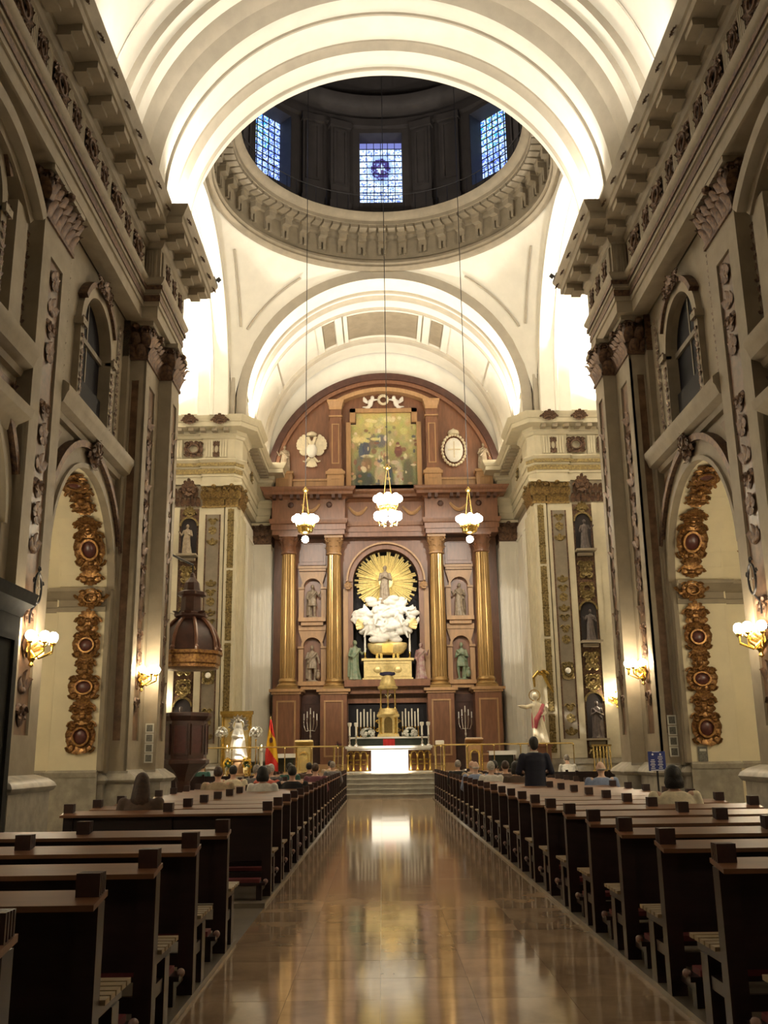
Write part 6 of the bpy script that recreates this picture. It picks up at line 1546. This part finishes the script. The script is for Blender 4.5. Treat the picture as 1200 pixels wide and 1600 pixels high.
mb = MB(); mb.ell((0.03, -0.13, 1.25), (0.06, 0.012, 0.10), 10, 6); mb.build('emblem', 'porphyry', fl)
# statue on the right
sh_ = thing('robed_christ_statue', 'brightly lit Christ statue in red and cream robes with arm stretched to the left', 'statue', (5.50, 36.0, PZ), 0.0)
mb = MB(); mb.bx(-0.35, 0.35, -0.28, 0.28, 0, 0.9); mb.bx(-0.4, 0.4, -0.33, 0.33, 0.9, 1.0); mb.build('pedestal', 'wood_red', sh_, smooth=0)
f = Fig(); f.loft([(0.05, 0, 1.0, 0.30, 0.24), (0.03, 0, 1.3, 0.26, 0.2), (-0.02, 0, 1.7, 0.21, 0.16), (-0.05, 0, 2.1, 0.19, 0.14), (-0.07, 0, 2.35, 0.20, 0.13), (-0.08, 0, 2.5, 0.08, 0.08)], 24, 0.12, 9)
f.limb([(-0.08, 0, 2.45), (-0.09, -0.02, 2.58)], [0.06, 0.055]); f.ell((-0.10, -0.03, 2.70), (0.09, 0.10, 0.12), 12, 8); f.ell((-0.10, 0.03, 2.72), (0.10, 0.10, 0.13), 12, 8)
f.limb([(-0.25, 0, 2.36), (-0.46, -0.1, 2.30), (-0.66, -0.18, 2.33)], [0.085, 0.08, 0.06]); f.hand((-0.68, -0.19, 2.34), (-1, -0.25, 0.1), (0, 0, 1)); f.limb([(0.12, 0, 2.36), (0.22, -0.06, 2.1), (0.08, -0.2, 2.0)], [0.08, 0.065, 0.045])
me = f.remesh('robe', 0.02, 1); me.materials.append(MATS['robe_cream']); put('robe', me, sh_)
f = Fig(); f.loft([(-0.10, 0.06, 1.55, 0.16, 0.15), (-0.02, 0.07, 1.8, 0.24, 0.17), (-0.02, 0.06, 2.1, 0.23, 0.15), (0.0, 0.05, 2.38, 0.19, 0.12)], 18, 0.12, 8); f.limb([(0.16, -0.02, 2.36), (0.05, -0.16, 2.1), (-0.12, -0.18, 1.85), (-0.15, -0.16, 1.6)], [0.08, 0.09, 0.1, 0.07])
me = f.remesh('mantle', 0.02, 1); me.materials.append(MATS['robe_red']); put('mantle', me, sh_)
mb = MB(); mb.tube([(-0.10+0.2*math.cos(2*PI*i/20), 0.10, 2.74+0.2*math.sin(2*PI*i/20)) for i in range(21)], 0.018, 5); mb.build('halo', 'gold', sh_)
lb = thing('gilded_wall_scroll', 'curved gilded scroll bracket on the pier above the Christ statue', 'ornament', (5.72, YF-0.22, 4.15))
mb = MB(); mb.tube([(-0.25, -0.05, -0.25), (-0.28, -0.12, 0.1), (-0.1, -0.12, 0.3), (0.1, -0.1, 0.2), (0.25, -0.08, -0.15), (0.45, -0.05, -0.45)], [0.04, 0.06, 0.07, 0.07, 0.06, 0.03], 7)
for i in range(5): d = Vector((math.cos(0.5+0.5*i), 0, math.sin(0.5+0.5*i))); mb.leaf((-0.1+0.1*i, -0.1, 0.2), d, OUT, d.cross(OUT), 0.14, 0.22, 0.3)
mb.build('scroll', 'gold', lb)
gt = thing('brass_gate', 'brass gate of turned balusters below the lowest niche on the right', 'gate', (7.75, YF-0.62, PZ))
for i in range(6): mb = MB(); mb.lathe([(0.02, 0), (0.035, 0.15), (0.018, 0.4), (0.035, 0.65), (0.02, 0.9)], 8, (-0.3+0.12*i, 0, 0)); mb.build('baluster', 'brass', gt)
mb = MB(); mb.bx(-0.36, 0.36, -0.03, 0.03, 0.88, 0.94); mb.bx(-0.36, 0.36, -0.03, 0.03, 0, 0.05); mb.build('frame', 'brass', gt, smooth=0)
# pulpit and sounding board
pu = thing('pulpit', 'dark octagonal wooden pulpit with panelled sides on a turned stem', 'pulpit', (-5.48, 26.05, 0), PI/8)
def octa(mb, prof): mb.lathe(prof, 8); return mb
octa(MB(), [(0.60, 1.42), (0.60, 2.46)]).build('body', 'wood_dark', pu, smooth=20)
octa(MB(), [(0.60, 2.44), (0.66, 2.48), (0.72, 2.56), (0.72, 2.64), (0.60, 2.66)]).build('rim', 'wood_dark', pu, smooth=20)
octa(MB(), [(0.2, 0.9), (0.34, 1.1), (0.62, 1.32), (0.68, 1.36), (0.68, 1.44), (0.60, 1.48)]).build('corbel', 'wood_dark', pu, smooth=20)
mb = MB(); mb.lathe([(0.42, 0), (0.42, 0.08), (0.2, 0.16), (0.15, 0.5), (0.2, 0.92)], 16); mb.build('stem', 'wood_dark', pu)
for i in range(8):
    a = PI/8+i*PI/4; M = Matrix.Rotation(a+PI/2, 4, 'Z') @ Matrix.Translation((0, -0.555, 0)); mb = MB(); mb.bx(-0.15, 0.15, -0.02, 0.0, 1.62, 2.32, M); mb.build('side_panel', 'porphyry', pu, smooth=0)
    mb = MB(); 
    for (b0, b1, z0, z1) in ((-0.19, -0.15, 1.58, 2.36), (0.15, 0.19, 1.58, 2.36), (-0.15, 0.15, 1.58, 1.62), (-0.15, 0.15, 2.32, 2.36)): mb.bx(b0, b1, -0.04, 0.0, z0, z1, M)
    mb.build('panel_frame', 'wood_dark', pu, smooth=0)
sbd = thing('sounding_board', 'ribbed wooden dome canopy with gilded rim hanging over the pulpit', 'canopy', (-5.42, 26.05, 3.8), PI/8)
octa(MB(), [(0.70, 0.0), (0.80, 0.03), (0.80, 0.10), (0.84, 0.14), (0.84, 0.34), (0.90, 0.38), (0.90, 0.46), (0.80, 0.48)]).build('rim', 'gilt', sbd, smooth=20)
octa(MB(), [(0.80, 0.46), (0.78, 0.55), (0.74, 0.80), (0.62, 1.05), (0.45, 1.25), (0.30, 1.36)]).build('dome', 'wood_dark', sbd, smooth=20)
for i in range(8):
    a = i*PI/4; c_, s_ = math.cos(a), math.sin(a); mb = MB(); mb.tube([(r*c_, r*s_, z) for (r, z) in ((0.82, 0.48), (0.80, 0.58), (0.76, 0.82), (0.64, 1.08), (0.47, 1.28), (0.32, 1.4))], 0.05, 6); mb.build('rib', 'wood_red', sbd)
    mb = MB(); mb.lathe([(0.05, 0.46), (0.07, 0.54), (0.03, 0.6), (0.04, 0.66), (0, 0.74)], 8, (0.82*c_, 0.82*s_, 0)); mb.build('finial', 'wood_red', sbd)
octa(MB(), [(0.34, 1.34), (0.46, 1.42), (0.46, 1.50), (0.30, 1.54), (0.28, 1.95), (0.40, 2.0), (0.40, 2.08), (0.24, 2.14), (0.20, 2.35), (0.08, 2.5), (0.05, 2.62), (0, 2.66)]).build('lantern', 'wood_dark', sbd, smooth=20)
for i in range(8):
    a = PI/8+i*PI/4; d = Vector((math.cos(a), math.sin(a), 0)); mb = MB(); mb.leaf(tuple(d*0.40+Vector((0, 0, 1.46))), UZ*0.4+d*0.6, d, Vector((-d.y, d.x, 0)), 0.2, 0.22, 0.4); mb.build('crest', 'wood_dark', sbd)
mb = MB(); mb.tube([(0, 0, 1.8), (0, 0, 2.9)], 0.02, 6); mb.tube([(0, 0, 2.86), (-0.7, -0.9, 2.9), (-1.1, -1.55, 2.9)], 0.03, 6); mb.build('hanger', 'iron', sbd)
octa(MB(), [(0.0, 0.02), (0.74, 0.02)]).build('soffit', 'wood_dark', sbd, smooth=20)
mat('wood_matt', (0.026, 0.024, 0.02), 0.8, var=0.2, spec=0.2)
# confessional at the left edge
cf = thing('confessional', 'tall dark wooden confessional with projecting cornice at the left edge', 'confessional', (-6.20, 13.3, 0))
mb = MB(); mb.bx(-0.24, 0.22, -1.9, 1.9, 0, 3.8); mb.build('body', 'wood_matt', cf, smooth=0)
MB().mold([(-0.25, -1.9), (0.22, -1.9), (0.22, 1.9), (-0.25, 1.9)], [(-0.1, 3.7), (0.02, 3.7), (0.06, 3.82), (0.16, 3.9), (0.18, 4.02), (0.2, 4.08), (-0.1, 4.1)]).build('cornice', 'wood_matt', cf)
for y in (-1.2, 0.0, 1.2): mb = MB(); panel_frame(mb, 'x', 0.22, y-0.5, y+0.5, 0.3, 3.4, 0.1, 0.05); mb.build('door', 'wood_matt', cf, smooth=0)
# notice frames, plaque, information board
def notices(label, loc, rotz):
    t = thing('notice_frames', label, 'notice', loc, rotz)
    for i in range(4):
        mb = MB(); mb.bx(-0.10, 0.10, -0.012, 0.0, 0.23*i, 0.23*i+0.215); p = mb.build('frame', 'paper', t, smooth=0)
        mb = MB(); mb.bx(-0.07, 0.07, -0.016, -0.012, 0.23*i+0.03, 0.23*i+0.185); mb.build('print', 'print_grey', t, smooth=0)
notices('column of four framed pale notices on the right crossing pier', (6.24, 22.03, 1.38), 0)
notices('column of four framed pale notices on the left crossing pier near the pulpit', (-5.78, 23.38, 1.40), 0)
notices('column of four framed pale notices on the nearest left pilaster', (-6.38, 15.46, 1.40), 0)
pq = thing('wall_plaque', 'small grey plaque on the right archway jamb below the gilding', 'plaque', (6.74, 21.62, 1.27)); mb = MB(); mb.bx(-0.10, 0.10, -0.02, 0, 0, 0.32); mb.build('plate', 'print_grey', pq, smooth=0); mb = MB(); mb.bx(-0.07, 0.07, -0.024, -0.02, 0.22, 0.27); mb.build('heading', 'paper', pq, smooth=0)
sg = thing('information_board', 'small blue information board with white print on a stand by the right pier', 'sign', (5.52, 20.9, 0), 0.0)
mb = MB(); mb.bx(-0.2, 0.2, -0.15, 0.15, 0, 0.03); mb.cyl((0, 0.02, 0.03), (0, 0.02, 1.2), 0.02); mb.build('stand', 'iron', sg)
mb = MB(); mb.bx(-0.18, 0.18, -0.02, 0.01, 1.10, 1.50); mb.build('board', 'sign_blue', sg, smooth=0)
mb = MB(); mb.bx(-0.14, 0.14, -0.024, -0.02, 1.11, 1.125); mb.bx(-0.09, 0.06, -0.024, -0.02, 1.485, 1.495); mb.build('white_strip', 'sign_white', sg, smooth=0)
for c_, n_ in ((-0.085, 6), (0.075, 8)):
    for i in range(n_):
        wd = (0.05, 0.035, 0.06, 0.045, 0.055, 0.04, 0.06, 0.05)[i]; mb = MB(); mb.bx(c_-wd, c_+wd*0.8, -0.024, -0.02, 1.15+0.034*i, 1.163+0.034*i); mb.build('text_line', 'sign_white', sg, smooth=0)
    mb = MB(); mb.add([(c_-0.012, -0.023, 1.46), (c_+0.012, -0.023, 1.46), (c_+0.012, -0.023, 1.44), (c_+0.03, -0.023, 1.44), (c_, -0.023, 1.415), (c_-0.03, -0.023, 1.44), (c_-0.012, -0.023, 1.44)], [tuple(range(7))]); mb.build('arrow', 'sign_white', sg, smooth=0)
# ================================================================ PEOPLE
def seated_body(lean=0.0):
    f = Fig()
    f.loft([(0, 0.02, 0.44, 0.17, 0.15), (0, 0.0, 0.55, 0.175, 0.13), (0, -0.02-lean*0.1, 0.72, 0.155, 0.115), (0, -0.01+lean*0.2, 0.90, 0.18, 0.115), (0, 0.0+lean*0.3, 0.99, 0.165, 0.095), (0, 0.0+lean*0.33, 1.04, 0.08, 0.07)], 20)
    f.limb([(0, lean*0.34, 1.02), (0, 0.01+lean*0.4, 1.10)], [0.058, 0.055])
    hz = 1.19; hy = 0.025+lean*0.5
    f.ell((0, hy, hz), (0.077, 0.095, 0.112), 14, 10); f.ell((0, hy+0.10, hz-0.012), (0.015, 0.02, 0.025), 8, 6)
    for s in (-1, 1):
        f.ell((s*0.08, hy, hz-0.01), (0.014, 0.024, 0.032), 8, 6); f.ell((s*0.03, hy+0.088, hz+0.01), (0.012, 0.008, 0.008), 6, 5)
        f.limb([(s*0.19, lean*0.3, 0.985), (s*0.245, -0.02+lean*0.3, 0.74), (s*0.16, 0.22, 0.60)], [0.055, 0.045, 0.034]); f.hand((s*0.14, 0.25, 0.59), (-s*0.4, 1, -0.1), (0, 0, 1))
        f.limb([(s*0.10, 0.03, 0.50), (s*0.12, 0.40, 0.50), (s*0.12, 0.42, 0.08)], [0.088, 0.066, 0.044]); f.limb([(s*0.12, 0.41, 0.045), (s*0.13, 0.58, 0.03)], [0.042, 0.034])
    f.limb([(0, hy+0.09, hz-0.06), (0.02, hy+0.088, hz-0.06)], [0.01, 0.008])
    return f.remesh('body', 0.016, 2)
def seated_shirt(lean=0.0, wide=1.0):
    f = Fig()
    f.loft([(0, 0.02, 0.46, 0.19*wide, 0.165*wide), (0, 0.0, 0.58, 0.192*wide, 0.148*wide), (0, -0.02-lean*0.1, 0.74, 0.178*wide, 0.133*wide), (0, -0.01+lean*0.2, 0.90, 0.20*wide, 0.13), (0, lean*0.3, 0.995, 0.185, 0.108), (0, lean*0.33, 1.035, 0.10, 0.08)], 20, 0.02, 7)
    for s in (-1, 1): f.limb([(s*0.195*wide, lean*0.3, 0.975), (s*0.255*wide, -0.02+lean*0.3, 0.74), (s*0.19, 0.16, 0.63)], [0.068, 0.060, 0.048])
    return f.remesh('shirt', 0.018, 2)
def seated_trousers():
    f = Fig(); f.loft([(0, 0.02, 0.43, 0.185, 0.165), (0, 0.02, 0.56, 0.185, 0.15)], 16)
    for s in (-1, 1): f.limb([(s*0.10, 0.03, 0.50), (s*0.12, 0.40, 0.505), (s*0.12, 0.42, 0.12)], [0.10, 0.08, 0.06])
    return f.remesh('trousers', 0.02, 2)
def hair_me(kind, lean=0.0):
    hz = 1.19; hy = 0.025+lean*0.5; f = Fig()
    if kind == 'short': f.ell((0, hy-0.018, hz+0.022), (0.086, 0.098, 0.108), 14, 10)
    elif kind == 'long':
        f.ell((0, hy-0.015, hz+0.018), (0.088, 0.10, 0.108), 14, 10); f.loft([(0.01, hy-0.09, 0.84, 0.05, 0.03), (0, hy-0.10, 0.92, 0.10, 0.045), (0, hy-0.09, 1.02, 0.115, 0.055), (0, hy-0.06, 1.12, 0.10, 0.065), (0, hy-0.03, 1.22, 0.085, 0.08)], 20, 0.10, 9)
    elif kind == 'bob': f.ell((0, hy-0.02, hz+0.02), (0.098, 0.108, 0.115), 14, 10); f.loft([(0, hy-0.05, 1.06, 0.10, 0.06), (0, hy-0.04, 1.13, 0.115, 0.085), (0, hy-0.03, 1.22, 0.09, 0.08)], 16)
    else: f.tube([(math.cos(a)*0.068, hy-0.002+math.sin(a)*0.083, hz-0.025) for a in [PI*1.0+PI*1.0*i/12 for i in range(13)]], [0.012+0.016*math.sin(PI*i/12) for i in range(13)], 8)
    return f.remesh('hair', 0.016, 2)
def blank(me): me.materials.clear(); me.materials.append(MATS['skin']); return me
BODY = {0: blank(seated_body(0)), 1: blank(seated_body(0.45))}
SHIRT = {(0, 0): blank(seated_shirt(0)), (1, 0): blank(seated_shirt(0.45)), (0, 1): blank(seated_shirt(0, 1.18))}
TROU = blank(seated_trousers()); HAIR = {(k, l): blank(hair_me(k, 0.45*l)) for k in ('short', 'long', 'bob', 'rim') for l in (0, 1)}
def setmat(o, m): o.material_slots[0].link = 'OBJECT'; o.material_slots[0].material = MATS[m]; return o
def seated(label, x, y, shirt, hair, hm, lean=0, wide=0, rz=0.0, skin='skin', z=0.035, sc=1.0):
    t = thing('person', label, 'person', (x, y, z), rz); t.scale = (sc, sc, sc)
    setmat(put('body', BODY[lean], t), skin); setmat(put('shirt', SHIRT[(lean, 0 if lean else wide)], t), shirt); setmat(put('trousers', TROU, t), 'trousers'); setmat(put('hair', HAIR[(hair, lean)], t), hm)
    return t
DY = 0.24
PEOPLE = [
    ('woman with long brown hair sitting alone in the first left pew beyond the gap', -3.02, 11.17, 'cloth_brown', 'long', 'hair_brown', 0, 0, 0.1, 'skin'),
    ('person with black bob and cream top sitting at the right end of a right pew', 2.98, 10.88, 'cloth_cream', 'bob', 'hair_black', 0, 1, 0.0, 'skin'),
    ('bald person in light blue shirt sitting to the right of the standing man', 3.62, 17.42, 'cloth_blue', 'rim', 'hair_grey', 0, 1, 0.0, 'skin_pale'),
    ('broad person in cream shirt with short brown hair in the left pews', -3.24, 17.77, 'cloth_tan', 'short', 'hair_brown', 0, 1, 0.0, 'skin'),
    ('person in pale cream shirt with short black hair left of the aisle', -3.30, 19.97, 'cloth_cream', 'short', 'hair_black', 0, 1, 0.0, 'skin'),
    ('grey-haired person in grey sitting just beyond the pale cream shirt on the left', -2.96, 21.07, 'cloth_grey', 'short', 'hair_grey', 0, 0, 0.0, 'skin'),
    ('grey-haired person in coral red top in the left pews', -2.48, 18.87, 'cloth_coral', 'short', 'hair_grey', 0, 0, 0.0, 'skin'),
    ('person with full black hair and white shirt next to the coral top', -2.30, 16.67, 'cloth_white', 'bob', 'hair_black', 0, 0, 0.0, 'skin'),
    ('dark-haired person in dark green further ahead in the left pews', -2.56, 24.37, 'cloth_green', 'short', 'hair_black', 0, 0, 0.0, 'skin'),
    ('white-haired person in grey in the left pews', -2.78, 22.17, 'cloth_grey', 'short', 'hair_white', 0, 0, 0.0, 'skin'),
    ('broad person all in black with black hair near the aisle on the left', -1.90, 17.77, 'cloth_black', 'short', 'hair_black', 0, 1, 0.0, 'skin'),
    ('dark-haired person in brown in the left pews ahead of the one in black', -2.16, 25.47, 'cloth_brown', 'short', 'hair_black', 0, 0, 0.0, 'skin'),
    ('dark-haired person in plum top near the aisle on the left', -1.78, 22.17, 'cloth_plum', 'short', 'hair_brown', 0, 0, 0.0, 'skin'),
    ('dark-haired person in beige jacket near the front of the left pews', -2.02, 33.17, 'cloth_tan', 'short', 'hair_black', 0, 1, 0.0, 'skin'),
    ('grey-haired person in dark coat at the aisle end of a left pew', -1.72, 28.77, 'cloth_grey', 'short', 'hair_grey', 0, 0, 0.0, 'skin'),
    ('grey-haired person in black at the aisle end of a right pew', 1.74, 26.14, 'cloth_black', 'short', 'hair_grey', 0, 0, 0.0, 'skin'),
    ('bald person in tan jacket beyond the pale blue shirt near the aisle', 1.92, 23.96, 'cloth_tan', 'rim', 'hair_grey', 0, 0, 0.0, 'skin'),
    ('bald person in pale blue shirt near the aisle in the right pews', 1.80, 21.78, 'cloth_blue', 'rim', 'hair_white', 0, 1, 0.0, 'skin_pale'),
    ('white-haired person in white top in the right pews', 2.02, 20.69, 'cloth_white', 'short', 'hair_white', 0, 0, 0.0, 'skin'),
    ('black-haired person in black coat in the right pews', 2.34, 22.87, 'cloth_black', 'short', 'hair_black', 0, 0, 0.0, 'skin'),
    ('brown-haired person in dark brown beside the black coat in the right pews', 2.46, 21.78, 'cloth_brown', 'short', 'hair_brown', 0, 0, 0.0, 'skin'),
    ('dark-haired person in light brown just left of the standing man', 2.40, 19.60, 'cloth_brown', 'bob', 'hair_black', 0, 0, 0.0, 'skin'),
]
for (lab, x, y, sh, hk, hm, ln, wd, rz, sk) in PEOPLE: seated(lab, x, y+DY, sh, hk, hm, ln, wd, rz, sk)
# side benches in the transept with two more people
def bench(label, x, y, L):
    t = thing('side_bench', label, 'bench', (x, y, 0.0))
    mb = MB(); mb.bx(-L/2, L/2, 0.0, 0.42, 0.42, 0.46); mb.build('seat', 'pew_dark', t, smooth=0)
    mb = MB(); mb.bx(-L/2, L/2, -0.04, 0.0, 0.5, 0.92); mb.build('backrest', 'pew_dark', t, smooth=0)
    for i in range(4): q = -L/2+0.05+(L-0.1)*i/3; mb = MB(); mb.bx(q-0.04, q+0.04, -0.05, 0.0, 0, 0.98); mb.bx(q-0.04, q+0.04, 0.32, 0.40, 0, 0.42); mb.bx(q-0.03, q+0.03, 0.0, 0.32, 0.34, 0.41); mb.build('leg_frame', 'pew_dark', t, smooth=0)
bench('long dark side bench under the white-shirted person on the right', 6.0, 31.2, 3.0)
bench('long dark side bench in front of the first one on the right', 6.0, 29.6, 3.0)
bench('long dark side bench beside the pulpit on the left', -6.4, 31.8, 2.6)
seated('white-shirted person bowed forward on the right side bench', 5.62, 31.35, 'cloth_white', 'short', 'hair_grey', 1, 0, 0.0, 'skin', 0.03, 1.08)
seated('person in dark green sitting on the left side bench behind the pulpit', -6.05, 31.95, 'cloth_green', 'short', 'hair_black', 0, 0, 0.0, 'skin', 0.03)
# standing man in the dark jacket, seen from behind
sm = thing('person', 'tall man in a dark navy jacket standing among the right pews seen from behind', 'person', (2.50, 18.02, 0.035))
H = 1.745
f = Fig()
f.loft([(0, 0, 0.86, 0.16, 0.12), (0, 0, 1.0, 0.165, 0.125), (0, 0.0, 1.15, 0.155, 0.115), (0, 0, 1.33, 0.185, 0.12), (0, 0, 1.42, 0.17, 0.10), (0, 0, 1.47, 0.08, 0.07)], 20)
f.limb([(0, 0, 1.44), (0, 0.012, 1.55)], [0.06, 0.058]); f.ell((0, 0.02, 1.63), (0.078, 0.097, 0.118), 16, 12); f.ell((0, 0.118, 1.615), (0.015, 0.02, 0.026), 8, 6); f.ell((0, 0.10, 1.57), (0.022, 0.016, 0.008), 8, 5)
for s in (-1, 1):
    f.ell((s*0.082, 0.02, 1.62), (0.014, 0.025, 0.034), 8, 6); f.ell((s*0.032, 0.112, 1.64), (0.012, 0.008, 0.008), 6, 5)
    f.limb([(s*0.20, 0, 1.40), (s*0.27, 0.02, 1.14), (s*0.16, 0.24, 1.10)], [0.06, 0.05, 0.036]); f.hand((s*0.13, 0.28, 1.10), (-s*0.8, 0.6, 0.1), (0, 0.3, 1))
    f.limb([(s*0.09, 0, 0.90), (s*0.10, 0.01, 0.48), (s*0.10, -0.01, 0.08)], [0.092, 0.065, 0.045]); f.limb([(s*0.10, -0.02, 0.045), (s*0.12, 0.17, 0.035)], [0.045, 0.036])
me = f.remesh('body', 0.014, 2); me.materials.append(MATS['skin']); put('body', me, sm)
f = Fig(); f.loft([(0, 0.0, 0.70, 0.215, 0.16), (0, 0.0, 0.85, 0.20, 0.15), (0, 0.0, 1.02, 0.19, 0.145), (0, 0.0, 1.15, 0.188, 0.14), (0, 0, 1.33, 0.215, 0.142), (0, 0, 1.43, 0.20, 0.115), (0, 0, 1.475, 0.11, 0.085)], 24, 0.02, 6)
for s in (-1, 1): f.limb([(s*0.21, 0, 1.395), (s*0.295, 0.02, 1.14), (s*0.21, 0.19, 1.10)], [0.078, 0.068, 0.052])
me = f.remesh('jacket', 0.015, 2); me.materials.append(MATS['cloth_navy']); put('jacket', me, sm)
f = Fig(); f.lathe([(0.072, 1.455), (0.078, 1.48), (0.072, 1.51), (0.066, 1.50)], 18, (0, 0.008, 0)); me = f.remesh('shirt_collar', 0.012, 1); me.materials.append(MATS['cloth_white']); put('shirt_collar', me, sm)
f = Fig(); f.loft([(0, 0, 0.80, 0.17, 0.13), (0, 0, 0.95, 0.175, 0.135)], 16)
for s in (-1, 1): f.limb([(s*0.09, 0, 0.88), (s*0.10, 0.01, 0.48), (s*0.10, -0.01, 0.10)], [0.105, 0.085, 0.07])
me = f.remesh('trousers', 0.018, 2); me.materials.append(MATS['trousers']); put('trousers', me, sm)
f = Fig(); f.ell((0, 0.0, 1.655), (0.088, 0.102, 0.112), 16, 12); f.ell((0, -0.035, 1.60), (0.075, 0.06, 0.09), 12, 9); me = f.remesh('hair', 0.013, 2); me.materials.append(MATS['hair_black']); put('hair', me, sm)
